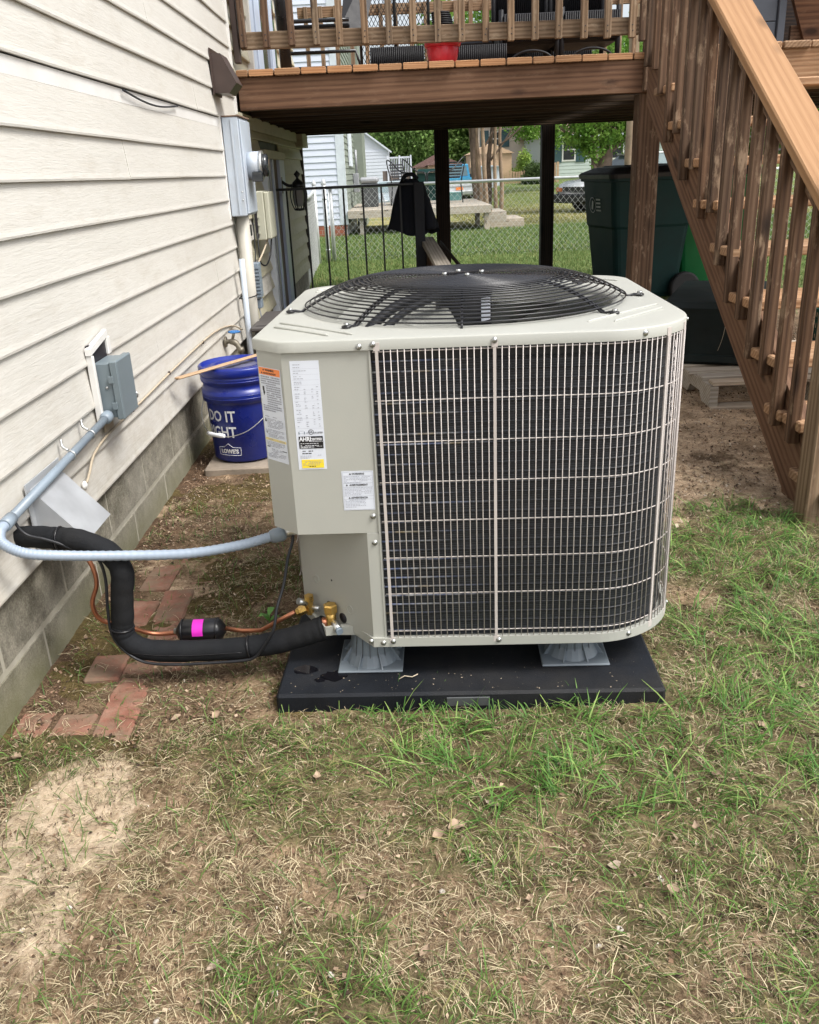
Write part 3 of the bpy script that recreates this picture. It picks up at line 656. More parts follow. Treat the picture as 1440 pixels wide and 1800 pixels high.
O('grey_meter_clamp', MB().box(-.56,-.535,3.46,3.50,.80,.86,.003), 'black_plastic', ws)
# wall lantern
t = T('wall_lantern', 'black coach lantern on the wall past the basement door', 'lantern')
lx, ly = -.440, 5.2
O('wall_plate', MB().box(W0, W0+.02, ly-.035, ly+.035, .985, 1.105, .004), 'iron', t)
O('arm', MB().tube(bez([(W0+.01,ly,1.075),(W0+.055,ly,1.045),(W0+.09,ly,1.04),(lx,ly,1.055)],6), .011, 8), 'iron', t)
O('cap', MB().lathe([(0,.145),(.004,.14),(.026,.118),(.008,.092),(.012,.085),(.040,.060),(.048,.035),(.045,.025),(0,.025)], 8, (lx,ly,1.0)), 'iron', t)
O('glass', MB().lathe([(.038,.02),(.036,-.10),(0,-.11)], 8, (lx,ly,1.0)), 'lamp_glass', t)
for i in range(6):
    a = i*PI/3+.3; ca, sa = math.cos(a), math.sin(a)
    O('cage_bar', MB().tube(bez([(lx+ca*.046,ly+sa*.046,1.03),(lx+ca*.062,ly+sa*.062,.985),(lx+ca*.056,ly+sa*.056,.92),(lx+ca*.036,ly+sa*.036,.868)],5), .0045, 5), 'iron', t)
O('base_ring', MB().lathe([(0,-.140),(.036,-.136),(.038,-.128),(.034,-.122),(0,-.122)], 10, (lx,ly,1.0)), 'iron', t)
O('bulb', MB().lathe([(0,-.09),(.014,-.08),(.018,-.05),(.010,-.01),(0,0)], 10, (lx,ly,1.0)), 'nb_trim', t)
# ---------------------------------------------------------------- the condenser
AW = .889; TH = R(-2.522)
ac = T('air_conditioner', 'beige outdoor air conditioner condenser with wire grille and black fan guard', 'air conditioner', (0,0,0), TH)
def outline(d, a=.245, xs0=None):
    """wrap from the service panel round the front, right, back to the left side; inset d. returns [(x,y,arc)]"""
    pts = []; s = 0.
    def arc(cx, cy, r, a0, a1, n):
        for i in range(n+1):
            t = a0+(a1-a0)*i/n; yield (cx+r*math.cos(t), cy+r*math.sin(t))
    raw = [(a, d), (.46, d)]+list(arc(AW-.2, .2, .2-d, -PI/2, 0, 14))+list(arc(AW-.11, AW-.11, .11-d, 0, PI/2, 8))+list(arc(.11, AW-.11, .11-d, PI/2, PI, 8))+[(d, .30)]
    for i, p in enumerate(raw):
        if i: s += math.dist(p, raw[i-1])
        pts.append((p[0], p[1], s))
    return pts
def along(pts, s):
    for i in range(1, len(pts)):
        if pts[i][2] >= s or i == len(pts)-1:
            a, b = pts[i-1], pts[i]; t = (s-a[2])/max(1e-9, b[2]-a[2]); return (a[0]+(b[0]-a[0])*t, a[1]+(b[1]-a[1])*t, math.atan2(b[1]-a[1], b[0]-a[0]))
ZB, ZC, ZT = .130, .786, .808     # base pan bottom, cap lip bottom, cap top
def set_arc(me, arcs):
    at = me.attributes.new('arc', 'FLOAT', 'POINT'); at.data.foreach_set('value', np.array(arcs, dtype=np.float32))
# coil
cp = outline(.020, .236); L = cp[-1][2]
m = MB(); N = 160; arcs = []; v = []
for i in range(N+1):
    x, y, _ = along(cp, L*i/N)
    for z in (ZB+.018, ZC): v.append((x, y, z)); arcs.append(L*i/N)
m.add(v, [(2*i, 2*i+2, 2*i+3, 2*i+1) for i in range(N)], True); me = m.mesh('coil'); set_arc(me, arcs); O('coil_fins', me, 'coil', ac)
cpt = outline(.0195, .238); P3 = [along(cpt, L*.995*i/150) for i in range(151)]
tub = MB().tube([(p[0], p[1], 0) for p in P3], .0022, 5); tme = tub.mesh('tube'); set_arc(tme, [L*i/150 for i in range(151) for k in range(5)]); tme.materials.append(MT['tube'])
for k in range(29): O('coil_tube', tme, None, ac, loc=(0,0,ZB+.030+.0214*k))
# black band standing in for the shadow above the coil
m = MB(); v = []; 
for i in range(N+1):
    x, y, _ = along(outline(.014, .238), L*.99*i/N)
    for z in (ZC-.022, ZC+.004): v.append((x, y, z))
m.add(v, [(2*i, 2*i+2, 2*i+3, 2*i+1) for i in range(N)], True); O('coil_shadow_band', m, 'black_plastic', ac)
# grille wires
gp = outline(.0035, .252); GL = gp[-1][2]
for z in (.7815, .684, .5985, .5125, .4265, .3425, .2575, .1665):
    pts = [along(gp, -.008 if i == 0 else GL*i/150) for i in range(151)]
    O('grille_wire', MB().tube([(p[0], p[1], z) for p in pts], .0012, 6), 'wire', ac)
vw = MB().tube([(0,0,.152), (0,0,.7855)], .00105, 6).mesh('wire'); vw.materials.append(MT['wire'])
gp2 = outline(.0008, .252); k = 0; s = .0142
while s < GL-.01:
    x, y, a = along(gp2, s)
    if not any(abs(s-q) < .006 for q in (.2285, .585)): O('grille_wire', vw, None, ac, loc=(x, y, 0))
    s += .01345
for s in (.0008, .2285, .585, .66, 1.10, 1.62, 2.2):
    x, y, a = along(gp2, s); m = MB().box(-.0030, .0030, -.002, .001, .150, .792); m.box(-.006, .006, -.0022, .0008, .138, .152); m.box(-.006, .006, -.0022, .0008, .784, .800)
    O('grille_strap', m, 'wire', ac, loc=(x, y, 0), rot=(0,0,a))
# base pan: U lip following the outline and the notched service corner
def capout(d, front_corner='cap'):
    P = []
    if front_corner == 'cap': P += [(d, .057+d*.4), (.0625+d*.4, d)]
    else: P += [(.030+d, .300), (.030+d, .172), (.098, .0535+d*.5), (.1225, .058+d), (.165, .056+d), (.211, d)]
    for t in np.linspace(-PI/2, 0, 18): P.append((AW-.2+(.2-d)*math.cos(t), .2+(.2-d)*math.sin(t)))
    for t in np.linspace(0, PI/2, 10): P.append((AW-.11+(.11-d)*math.cos(t), AW-.11+(.11-d)*math.sin(t)))
    for t in np.linspace(PI/2, PI, 10): P.append((.11+(.11-d)*math.cos(t), AW-.11+(.11-d)*math.sin(t)))
    return P
def ringwall(P, z0, z1, th=.002, Q=None):
    m = MB(); n = len(P); Q = Q or [(x, y) for x, y in P]
    v = [(x,y,z0) for x,y in P]+[(x,y,z1) for x,y in P]+[(x,y,z1) for x,y in Q]+[(x,y,z0) for x,y in Q]
    f = []
    for i in range(n):
        j = (i+1) % n
        for a in range(3): f.append((a*n+i, a*n+j, (a+1)*n+j, (a+1)*n+i))
    m.add(v, f); return m
O('base_pan', ringwall(capout(-.001, 'b'), ZB, ZB+.0215, Q=capout(.010, 'b')), 'ac', ac)
O('base_floor', MB().prism(capout(.012, 'b'), ZB+.004, ZB+.012), 'ac', ac)
# upper service panel (box with the small chamfer) and lower recessed panel
ZS = .401; d = .006
P = [(d, .30), (d, .057+d*.4), (.0625+d*.4, d), (.2365, d), (.2365, .020), (.070, .020), (.020, .066), (.020, .30)]
O('service_panel', MB().prism(P, ZS, ZC+.004), 'ac', ac)
O('panel_underside', MB().prism([(.008,.30),(.008,.06),(.065,.009),(.209,.009),(.032,.178),(.032,.30)], ZS+.001, ZS+.004), 'ac', ac)
O('corner_post', MB().prism([(.2135,d),(.2365,d),(.2365,.022),(.2160,.022)], ZB+.0215, ZS-.0006), 'ac', ac)
O('panel_flange', MB().prism([(.211,.0045),(.2385,.0045),(.2385,.006),(.211,.006)], ZB+.018, ZS-.001), 'ac', ac)
O('lower_panel', MB().prism([(.211,.0065),(.034,.1765),(.034,.30),(.036,.30),(.036,.1775),(.213,.0075)], ZB+.006, ZS+.001), 'ac', ac)
O('panel_edge', MB().prism([(.2366,.003),(.2400,.003),(.2400,.024),(.2366,.024)], ZB+.02, ZC), 'ac', ac)
def chp(u, z, o=0.):      # a point on the recessed diagonal panel, u 0 front .. 1 left
    n = Vector((-.17, -.177)).normalized(); return Vector((.211-.177*u+n.x*o, .0065+.17*u+n.y*o, z))
dn = math.atan2(-.177, -.17)
def disc(name, u, z, r, t_, mat, par=ac, seg=18, prof=None):
    c = chp(u, z, 0); mw = Matrix.Translation(c) @ Matrix.Rotation(dn, 4, 'Z') @ Matrix.Rotation(PI/2, 4, 'Y')
    return O(name, MB().lathe(prof or [(0,0),(r,0),(r,t_),(0,t_)], seg), mat, par, mw=mw)
for u, z in ((.78, .232), (.31, .193)): disc('knockout', u, z, .010, .0009, 'ac', prof=[(.0092,-.0005),(.0092,.0012),(.0108,.0012),(.0108,-.0005)])
disc('small_hole', .55, .247, .0022, .0006, 'frame_dark'); disc('valve_hole', .61, .178, .011, .0008, 'frame_dark'); disc('valve_hole', .42, .162, .0125, .0008, 'frame_dark')
# cap with orifice
FC = (.433, .4445); HR = .345
m = MB(); Q = capout(0); n = len(Q)
def circ(r, z, q): 
    out = []
    for (x, y) in q:
        a = math.atan2(y-FC[1], x-FC[0]); out.append((FC[0]+r*math.cos(a), FC[1]+r*math.sin(a), z))
    return out
# densify the outline
QD = []
for i in range(n):
    a, b = Q[i], Q[(i+1) % n]; k = max(1, int(math.dist(a, b)/.03))
    for j in range(k): QD.append((a[0]+(b[0]-a[0])*j/k, a[1]+(b[1]-a[1])*j/k))
def inset(q, d_):
    o_ = []; c = (AW/2, AW/2)
    for i in range(len(q)):
        a, b = Vector(q[i-1]), Vector(q[(i+1) % len(q)]); t_ = (b-a).normalized(); o_.append((q[i][0]-t_.y*d_, q[i][1]+t_.x*d_))
    return o_
rings = [[(x,y,ZC) for x,y in QD], [(x,y,ZT-.003) for x,y in QD], [(x,y,ZT-.0006) for x,y in inset(QD,.0018)], [(x,y,ZT) for x,y in inset(QD,.005)], [(x,y,ZT+.001) for x,y in inset(QD,.03)],
         circ(.385, ZT+.003, QD), circ(HR+.012, ZT+.004, QD), circ(HR+.003, ZT+.001, QD), circ(HR, ZT-.006, QD), circ(HR-.004, ZT-.04, QD), circ(HR-.008, ZT-.13, QD)]
v = [p for r_ in rings for p in r_]; n = len(QD); f = [(a_*n+i, a_*n+(i+1)%n, (a_+1)*n+(i+1)%n, (a_+1)*n+i) for a_ in range(len(rings)-1) for i in range(n)]
m.add(v, f, True); cap = O('cap', m, 'ac', ac)
for a_, b_ in (((.026,.165),(.156,.039)), ((.030,.215),(.204,.041)), ((.670,.086),(.855,.287)), ((.722,.081),(.856,.236)), ((.04,.72),(.17,.85)), ((.04,.76),(.13,.85)), ((.72,.85),(.85,.72))):
    m = MB(); A_, B_ = Vector((*a_, ZT+.0026)), Vector((*b_, ZT+.0026)); m.tube([A_, A_.lerp(B_,.04), A_.lerp(B_,.96), B_], [.001,.0032,.0032,.001], 8)
    O('pressed_rib', m, 'ac', cap)
# fan, motor, inside
ins = MB().lathe([(.40,0),(.40,.62),(HR-.004,.62)], 40, (FC[0],FC[1],.14)); O('cabinet_liner', ins, 'black_plastic', ac)
mot = O('fan_motor', MB().lathe([(0,-.115),(.060,-.113),(.067,-.105),(.067,-.006),(.060,0),(0,0)], 30, (FC[0]+.0,FC[1],.845)), 'motor', ac)
O('motor_label', MB().lathe([(.0678,-.075),(.0678,-.022)], 8, (FC[0],FC[1],.845), a0=-.95, a1=-.40), 'label_white', mot)
O('motor_band', MB().lathe([(.0675,-.012),(.0695,-.010),(.0695,-.004),(.0675,-.002)], 30, (FC[0],FC[1],.845)), 'black_metal', mot)
for b_ in range(3):
    m = MB(); v = []; a0 = b_*2*PI/3+2.35
    for i in range(9):
        r_ = .055+.275*i/8; w_ = .42+.42*math.sin(PI*min(1,(i/8))*.75)
        for j in range(9):
            u = (j/8-.5); a = a0+u*w_*1.5+.5*(i/8)**1.5; v.append((FC[0]+r_*math.cos(a), FC[1]+r_*math.sin(a), .755+u*(-.10)+.012*math.sin(PI*(j/8))))
    m.add(v, [(i*9+j, i*9+j+1, (i+1)*9+j+1, (i+1)*9+j) for i in range(8) for j in range(8)], True); O('fan_blade', m, 'riser' if 0 else 'ac', ac)
O('motor_lead', MB().tube(bez([(.225,.12,.80),(.245,.17,.815),(.285,.235,.835),(.35,.31,.848),(.40,.39,.850)],8), .011, 10), 'black_plastic', ac)
O('motor_lead', MB().tube(bez([(.255,.105,.80),(.275,.155,.812),(.31,.22,.828),(.36,.29,.840),(.41,.38,.845)],8), .008, 10), 'black_plastic', ac)
# guard
def gzr(r):
    t = max(0, (r-.20)/(.384-.20)); return .873-.057*t**2.0
rl = [.030+.0072*i for i in range(28)]+[.2345+.0118*i for i in range(13)]
for r_ in rl:
    seg = 48 if r_ < .12 else 84
    O('guard_ring', MB().tube([(FC[0]+r_*math.cos(a), FC[1]+r_*math.sin(a), gzr(r_)) for a in np.linspace(0, 2*PI, seg+1)[:-1]], .0019 if r_ > .23 else .0017, 5, True), 'black_metal', ac)
for i, (deg, foot) in enumerate(((-168, 1), (-127, 1), (-92, 0), (-42, 1), (-3, 1), (38, 1), (90, 0), (138, 1))):
    a = R(deg); ca, sa = math.cos(a), math.sin(a)
    for o_ in ((-.0045, .0045) if foot else (0,)):
        pts = [(FC[0]+r_*ca-o_*sa, FC[1]+r_*sa+o_*ca, gzr(r_)-.0035) for r_ in np.linspace(.05, .386, 16)]
        if foot: pts += [(FC[0]+.40*ca-o_*sa, FC[1]+.40*sa+o_*ca, ZT+.0065), (FC[0]+.418*ca-o_*sa, FC[1]+.418*sa+o_*ca, ZT+.0060)]
        O('guard_arm', MB().tube(pts, .0026, 6), 'black_metal', ac)
    if foot:
        c = Vector((FC[0]+.412*ca, FC[1]+.412*sa, ZT+.0035)); O('guard_foot', MB().tube([c, c+Vector((0,0,.004))], .010, 12), 'black_metal', ac)
        O('guard_bolt', MB().tube([c+Vector((0,0,.004)), c+Vector((0,0,.0095))], .0058, 6), 'screw', ac)
# short hooked wires round the rim of the guard
hk = MB()
for i in range(48):
    a = 2*PI*i/48+.04; ca, sa = math.cos(a), math.sin(a)
    hk.tube([(FC[0]+r_*ca, FC[1]+r_*sa, gzr(r_)-.002) for r_ in np.linspace(.225, .262, 4)], .0016, 4)
K(O('guard_hooks', hk, 'black_metal', ac), 'stuff'); 
O('guard_hub', MB().lathe([(0,.004),(.020,.003),(.030,0),(.030,-.004),(0,-.004)], 24, (FC[0],FC[1],.872)), 'black_metal', ac)
O('guard_disc', MB().lathe([(.060,.0),(.060,-.004),(.030,-.004),(.030,0),(.060,0)], 36, (FC[0],FC[1],.8715)), 'black_metal', ac)
for a in (.2, 1.8, 3.4, 4.9): O('hub_nut', MB().tube([(FC[0]+.045*math.cos(a), FC[1]+.045*math.sin(a), .8715), (FC[0]+.045*math.cos(a), FC[1]+.045*math.sin(a), .880)], .006, 6), 'screw', ac)
O('hub_cross_bar', MB().bar((FC[0]-.040,FC[1]-.01,.877),(FC[0]+.035,FC[1]+.01,.877),.012,.003), 'black_metal', ac)
# screws
def screw(x, z, y=-.0005, par=ac): return O('screw', scr, None, par, loc=(x, y, z), rot=(PI/2, 0, 0))
scr = MB().lathe([(0,.0040),(.0030,.0040),(.0034,.0035),(.0034,.0012),(.0058,.0010),(.0060,0),(0,0)], 12).mesh('screw'); scr.materials.append(MT['screw'])
for x, z in ((.219,.7935),(.246,.797),(.480,.797),(.233,.1405),(.2545,.1435),(.486,.1425),(.206,.1450)): screw(x, z, -.0012)
for x, z in ((.2265,.439),(.2265,.379)): screw(x, z, .0042)
for a in (-1.15, -.2):
    c_, s_ = math.cos(a), math.sin(a); O('screw', scr, None, ac, loc=(AW-.2+.2*c_, .2+.2*s_, .797 if a < -1 else .797), rot=(PI/2, 0, a+PI/2))
    O('screw', scr, None, ac, loc=(AW-.2+.201*c_, .2+.201*s_, .142), rot=(PI/2, 0, a+PI/2))
# valves
bv = O('liquid_valve', MB().tube([(.053,.128,.148),(.053,.128,.170),(.053,.128,.182)], [.009,.009,.0085], 8, smooth=False), 'brass', ac)
O('hex_cap', MB().tube([(.053,.128,.182),(.053,.128,.196)], .0115, 6, smooth=False), 'brass', bv)
O('flare_nut', MB().tube([(.046,.127,.163),(.030,.126,.157),(.022,.125,.153)], [.0115,.0115,.009], 6, smooth=False), 'brass', bv)
O('port_cap', MB().tube([(.046,.124,.178),(.030,.112,.190)], .0078, 10), 'screw', bv)
O('service_stub', MB().tube([(.056,.128,.166),(.078,.115,.168)], .0055, 8), 'steel', bv)
bv = O('suction_valve', MB().tube([(.108,.082,.135),(.108,.082,.158),(.108,.082,.176)], [.0115,.012,.0125], 12), 'brass', ac)
O('hex_cap', MB().tube([(.108,.082,.176),(.108,.082,.193),(.108,.082,.196)], [.0165,.0165,.013], 6, smooth=False), 'brass', bv)
O('service_port', MB().tube([(.112,.079,.155),(.120,.066,.150),(.128,.050,.146)], [.0055,.0095,.0095], 12), 'steel', bv)
O('port_cap', MB().tube([(.1275,.0505,.1462),(.1315,.0435,.1446)], .0085, 12), 'pvc', bv)
O('valve_stub', MB().tube([(.100,.084,.150),(.075,.088,.146)], .011, 10), 'copper', bv)
# decals --------------------------------------------------------
fp = Matrix.Rotation(PI/2, 4, 'X')
def decal(name, x0, x1, z0, z1, mat, par=ac, y=.0045, base=Matrix()):
    m = MB().box(x0, x1, z0, z1, 0, .0004); return O(name, m, mat, par, mw=base @ Matrix.Translation((0, y, 0)) @ fp)
def lines(name, spec, mat, par, y, base=Matrix()):
    """spec: list of (x0,x1,z0,z1) fine print dashes joined as one part"""
    m = MB()
    for (a, b, c, d_) in spec: m.add([(a,c,.0001),(b,c,.0001),(b,d_,.0001),(a,d_,.0001)], [(0,1,2,3)])
    o = O(name, m, mat, par, mw=base @ Matrix.Translation((0, y, 0)) @ fp); return o
def txt(body, size, x, z, mat, par, y=.0040, base=Matrix(), bold=0, sx=1.0):
    return O('lettering', text_mesh(body, size, bold=bold, sx=sx), mat, par, mw=base @ Matrix.Translation((x, y, z)) @ fp)
def para(x0, x1, z, dz, nrow, h=.0011, fill=.9, gap=.0012, seed=1):
    r_ = random.Random(seed); out = []
    for i in range(nrow):
        x = x0; zz = z-i*dz; xe = x1 if i < nrow-1 else x0+(x1-x0)*r_.uniform(.5, .9)
        while x < xe:
            w_ = min(r_.uniform(.002, .006), xe-x)
            if r_.random() < fill: out.append((x, x+w_, zz-h, zz))
            x += w_+gap
    return out
# front rating plate
y0 = .0052
pl_ = decal('rating_label', .0805, .1380, .5455, .7690, 'label_white', y=.0058)
H = .769-.5455
def zf(f): return .769-H*f
sp = []
for i, f_ in enumerate((.03,.055,.085,.105,.135,.155,.185,.20)): sp += para(.086, .104+.006*((i*7)%3), zf(f_), 1, 1, seed=i)
rows = [.23,.25,.275,.29,.315,.33,.345,.365,.385,.40,.42,.44,.46,.475,.49,.51,.53,.55,.57,.59]
for i, f_ in enumerate(rows):
    for xa, xb in ((.086,.100),(.104,.110),(.119,.125),(.129,.134)): 
        if (i*3+int(xa*1000)) % 4: sp += para(xa, xb, zf(f_), 1, 1, seed=i*5+int(xa*900))
lines('fine_print', sp, 'label_grey', pl_, .0050)
lines('rules', [(.083,.136,zf(f_)-.0002,zf(f_)) for f_ in (.07,.12,.17,.215,.26,.30,.36,.43,.52,.61)], 'label_grey', pl_, .0051)
o_ = MB().lathe([(.0046,0),(.0054,0),(.0054,.0002),(.0046,.0002),(.0046,0)], 20); O('round_mark', o_, 'label_black', pl_, mw=Matrix.Translation((.1115,.0050,zf(.645))) @ fp)
txt('UL', .0062, .1115, zf(.645), 'label_black', pl_, .0048, bold=.00005); txt('US LISTED', .0042, .1265, zf(.652), 'label_black', pl_, .0048); txt('C', .004, .1035, zf(.655), 'label_black', pl_, .0048)
lines('energy_mark', [(.086,.099,zf(.655)-.0004,zf(.655)),(.088,.097,zf(.635),zf(.635)+.0005),(.086,.088,zf(.665),zf(.64)),(.0975,.0993,zf(.665),zf(.64))], 'pvc', pl_, .0050)
blk = decal('certified_badge', .0855, .1345, zf(.80), zf(.685), 'label_black', pl_, .0052)
txt('AHRI', .0125, .0985, zf(.712), 'white_print', pl_, .0046, bold=.0004, sx=.85); txt('CERTIFIED', .0068, .1210, zf(.714), 'white_print', pl_, .0046, bold=.0002, sx=.75)
txt('www.ahridirectory.org', .0034, .1215, zf(.732), 'white_print', pl_, .0046)
lines('fine_print', para(.088,.125,zf(.750),.0042,3,.0011,seed=9)+para(.088,.132,zf(.778),.003,2,.0007,seed=10), 'white_print', pl_, .0047)
lines('fine_print', para(.091,.129,zf(.820),1,1,.0018,seed=4)+para(.090,.131,zf(.842),1,1,.0018,seed=5), 'label_black', pl_, .0050)
lines('fine_print', para(.0855,.108,zf(.868),.0024,3,.0007,seed=6)+para(.122,.134,zf(.862),.0024,1,.001,seed=7), 'label_grey', pl_, .0050)
yel = decal('yellow_panel', .0875, .1325, zf(.985), zf(.905), 'label_yellow', pl_, .0052)
lines('fine_print', para(.090,.130,zf(.918),.0028,4,.0009,seed=8), 'label_grey', pl_, .0046); lines('fine_print', para(.097,.124,zf(.967),1,1,.0015,seed=11), 'label_black', pl_, .0046)
# small warning label
wl = decal('warning_label', .1665, .2315, .4535, .5390, 'label_white', y=.0058)
lines('border', [(.168,.230,.5372,.5376),(.168,.230,.4550,.4554),(.168,.1684,.455,.5376),(.2296,.230,.455,.5376),(.168,.230,.529,.5293),(.168,.230,.5128,.5132),(.168,.230,.505,.5053),(.168,.230,.4845,.4848),(.168,.230,.4775,.4778)], 'label_grey', wl, .0050)
for s_, z_ in (('WARNING',.5332),('AVERTISSEMENT',.5090),('ADVERTENCIA',.4811)): txt(s_, .0052, .2005, z_, 'label_black', wl, .0049, bold=.00008)
for z_ in (.5332,.5090,.4811):
    xx = .2005-{.5332:.0165,.5090:.0245,.4811:.0205}[z_]; O('warning_triangle', MB().add([(xx-.0022,z_-.0018,.0001),(xx+.0022,z_-.0018,.0001),(xx,z_+.0022,.0001)],[(0,1,2)]), 'label_black', wl, mw=Matrix.Translation((0,.0049,0)) @ fp)
lines('fine_print', para(.1705,.2275,.5275,.0031,5,.0009,seed=12)+para(.1705,.2275,.5035,.0031,6,.0009,seed=13)+para(.1705,.213,.4765,.0031,6,.0009,seed=14), 'label_grey', wl, .0050)
# tall label wrapped on the chamfer
ca_ = math.atan2(-.057, .0625); cb_ = Matrix.Translation((.0042,.0529,0)) @ Matrix.Rotation(ca_, 4, 'Z'); lw = .070
def cd(name, x0, x1, z0, z1, mat, par, y): return decal(name, x0, x1, z0, z1, mat, par, y, cb_)
tl = cd('hazard_label', 0, lw, .5555, .7515, 'label_white', ac, .0058)
og = cd('orange_band', .0015, lw-.0015, .7365, .7505, 'label_orange', tl, .0050)
txt('WARNING', .0058, lw*.52, .7463, 'label_black', tl, .0044, cb_, bold=.0001); txt('ADVERTISSEMENT', .0052, lw*.52, .7398, 'label_black', tl, .0044, cb_)
for x_, z_ in ((lw*.24,.7463),(lw*.15,.7398)): lines('warning_triangle', [(x_-.002,x_+.002,z_-.0015,z_+.0005),(x_-.001,x_+.001,z_+.0005,z_+.002)], 'label_black', tl, .0044, cb_)
r3 = para(.005,lw-.004,.7335,.0046,4,.0024,.97,.0010,seed=20)+para(.020,lw-.004,.7150,.0046,9,.0024,.97,.0010,seed=21)+para(.005,lw-.006,.6735,.0046,3,.0024,.97,.0010,seed=22)
lines('warning_text', r3, 'label_grey', tl, .0049, cb_)
lines('hand_symbol', [(.008,.013,.703,.712),(.009,.014,.697,.703),(.010,.012,.694,.697)], 'label_black', tl, .0049, cb_)
r4 = para(.007,lw-.010,.6505,1,1,.0014,seed=30)+para(.012,lw-.006,.6455,.0029,7,.0012,seed=31)+para(.004,lw-.006,.6225,.0029,3,.0012,seed=32)+para(.012,lw-.006,.613,.0029,3,.0012,seed=33)
r4 += para(.004,lw-.006,.5955,.0029,4,.0012,seed=34)+para(.018,lw-.016,.581,.0029,3,.0012,seed=35)+para(.004,lw-.006,.572,.0029,4,.0012,seed=36)
lines('fine_print', r4, 'label_grey', tl, .0049, cb_)
lines('warning_triangle', [(.005,.010,.638,.641),(.006,.009,.641,.645),(.0065,.0085,.613,.617)], 'label_black', tl, .0049, cb_)
ys_ = cd('yellow_strip', .0015, lw-.0015, .5985, .6035, 'label_sand', tl, .0050); txt('CAUTION', .0036, .018, .601, 'label_grey', tl, .0045, cb_); txt('ATTENTION', .0036, .055, .601, 'label_grey', tl, .0045, cb_)
lines('black_bars', [(.003,.013,.5835,.5850),(.054,.068,.5800,.5815)], 'label_black', tl, .0049, cb_)
# ---------------------------------------------------------------- risers and pad
pad = T('equipment_pad', 'black composite equipment pad on the thin grass under the condenser', 'pad', (0,0,0), TH)
PX0, PX1, PY0, PY1, PZ = -.0065, .8407, -.060, .885, .047
O('pad_body', MB().box(PX0, PX1, PY0, PY1, -.05, PZ, .006), 'pad', pad)
O('pad_recess', MB().box(.368, .462, PY0-.0025, PY0+.001, .014, .036, .0012), 'grey_plastic', pad)
for x, y, r_ in ((.045,.045,.020),(.115,.018,.022),(.135,.045,.012),(.085,.00,.010)):
    m = MB(); n = 22; m.add([(x+(r_*(1+.35*n2(math.cos(2*PI*i/n),math.sin(2*PI*i/n),1.6,x*30)))*math.cos(2*PI*i/n)*1.3, y+(r_*(1+.35*n2(math.cos(2*PI*i/n),math.sin(2*PI*i/n),1.6,x*30)))*math.sin(2*PI*i/n), PZ+.0008) for i in range(n)], [tuple(range(n))])
    O('water_spot', m, M('wet spot', (.006,.006,.008), .08), pad)
def riser(cx, cy, w, label, first=None):
    t = T('riser_foot', label, 'riser', (0,0,0), TH, 'grey plastic risers under the condenser')
    hw = w/2; q = 45
    O('base_plate', MB().box(cx-hw, cx+hw, cy-hw, cy+hw, PZ+.0006, PZ+.006, .002), 'riser', t)
    # hollow flared foot, open octagonal cone with ribs
    n = 24; m = MB(); v = []
    for z, r_, sq in ((PZ+.006, .062, .012), (PZ+.030, .050, .004), (ZB+.002, .043, 0)):
        for i in range(n): a = 2*PI*i/n+.13; k = 1+sq*3*abs(math.cos(4*a)); v.append((cx+r_*k*math.cos(a), cy+r_*k*math.sin(a), z))
    m.add(v, [(a_*n+i, a_*n+(i+1)%n, (a_+1)*n+(i+1)%n, (a_+1)*n+i) for a_ in (0,1) for i in range(n)]+[tuple(range(2*n,3*n))]); O('flared_foot', m, 'riser', t)
    for i in range(8):
        a = i*PI/4+PI/8; c_, s_ = math.cos(a), math.sin(a); m = MB(); px, py = -s_*.0012, c_*.0012
        v = []
        for sg in (-1, 1): v += [(cx+c_*.050+px*sg, cy+s_*.050+py*sg, PZ+.006), (cx+c_*.074+px*sg, cy+s_*.074+py*sg, PZ+.006), (cx+c_*.049+px*sg, cy+s_*.049+py*sg, PZ+.040)]
        m.add(v, [(0,1,2),(5,4,3),(0,3,4,1),(1,4,5,2)]); O('rib', m, 'riser', t)
    for i in range(5):
        a = -PI/2+(i-2)*.35; c_, s_ = math.cos(a), math.sin(a)
        O('groove', MB().bar((cx+c_*.0525, cy+s_*.0525, PZ+.026),(cx+c_*.0435, cy+s_*.0435, ZB+.001), .0012, .0012), 'grey_plastic', t)
riser(.196, .098, .148, 'grey plastic riser foot at the front left corner under the condenser')
riser(.662, .112, .152, 'grey plastic riser foot at the front right under the condenser')
riser(.180, .76, .145, 'grey plastic riser foot at the back left under the condenser')
riser(.68, .76, .145, 'grey plastic riser foot at the back right under the condenser')
# ---------------------------------------------------------------- refrigerant lines
def lumpy():
    m = MB(); m.lump = .035; return m
t = T('insulated_pipe', 'fat black foam insulated refrigerant pipe from the wall to the condenser', 'pipe')
O('foam_sleeve', lumpy().tube(bez([(-.620,.135,.370),(-.56,.125,.374),(-.500,.112,.374),(-.4825,.108,.373)],8), [.0245]*8+[.025]*8+[.0255]*8+[.024], 16), 'foam', t)
O('foam_sleeve', lumpy().tube(bez([(-.481,.108,.373),(-.455,.104,.372),(-.415,.100,.361),(-.372,.098,.334),(-.353,.097,.290),(-.362,.097,.235),(-.372,.098,.170),(-.376,.098,.150)],8), .0255, 16), 'foam', t)
O('foam_sleeve', lumpy().tube(bez([(-.376,.098,.148),(-.372,.098,.120),(-.345,.096,.094),(-.29,.094,.083),(-.20,.092,.081),(-.10,.090,.084),(-.086,.090,.086)],8), .0255, 16), 'foam', t)
O('foam_sleeve', lumpy().tube(bez([(-.084,.090,.086),(-.03,.088,.095),(.03,.084,.112),(.075,.080,.128),(.098,.078,.137)],8), [.0265]*8+[.027]*16+[.0285]*8+[.026], 16), 'foam', t)
O('foam_seam', MB().tube(bez([(-.36,.0725,.094),(-.29,.0685,.086),(-.20,.0665,.084),(-.10,.0645,.087)],8), .0012, 4), 'black_metal', t)
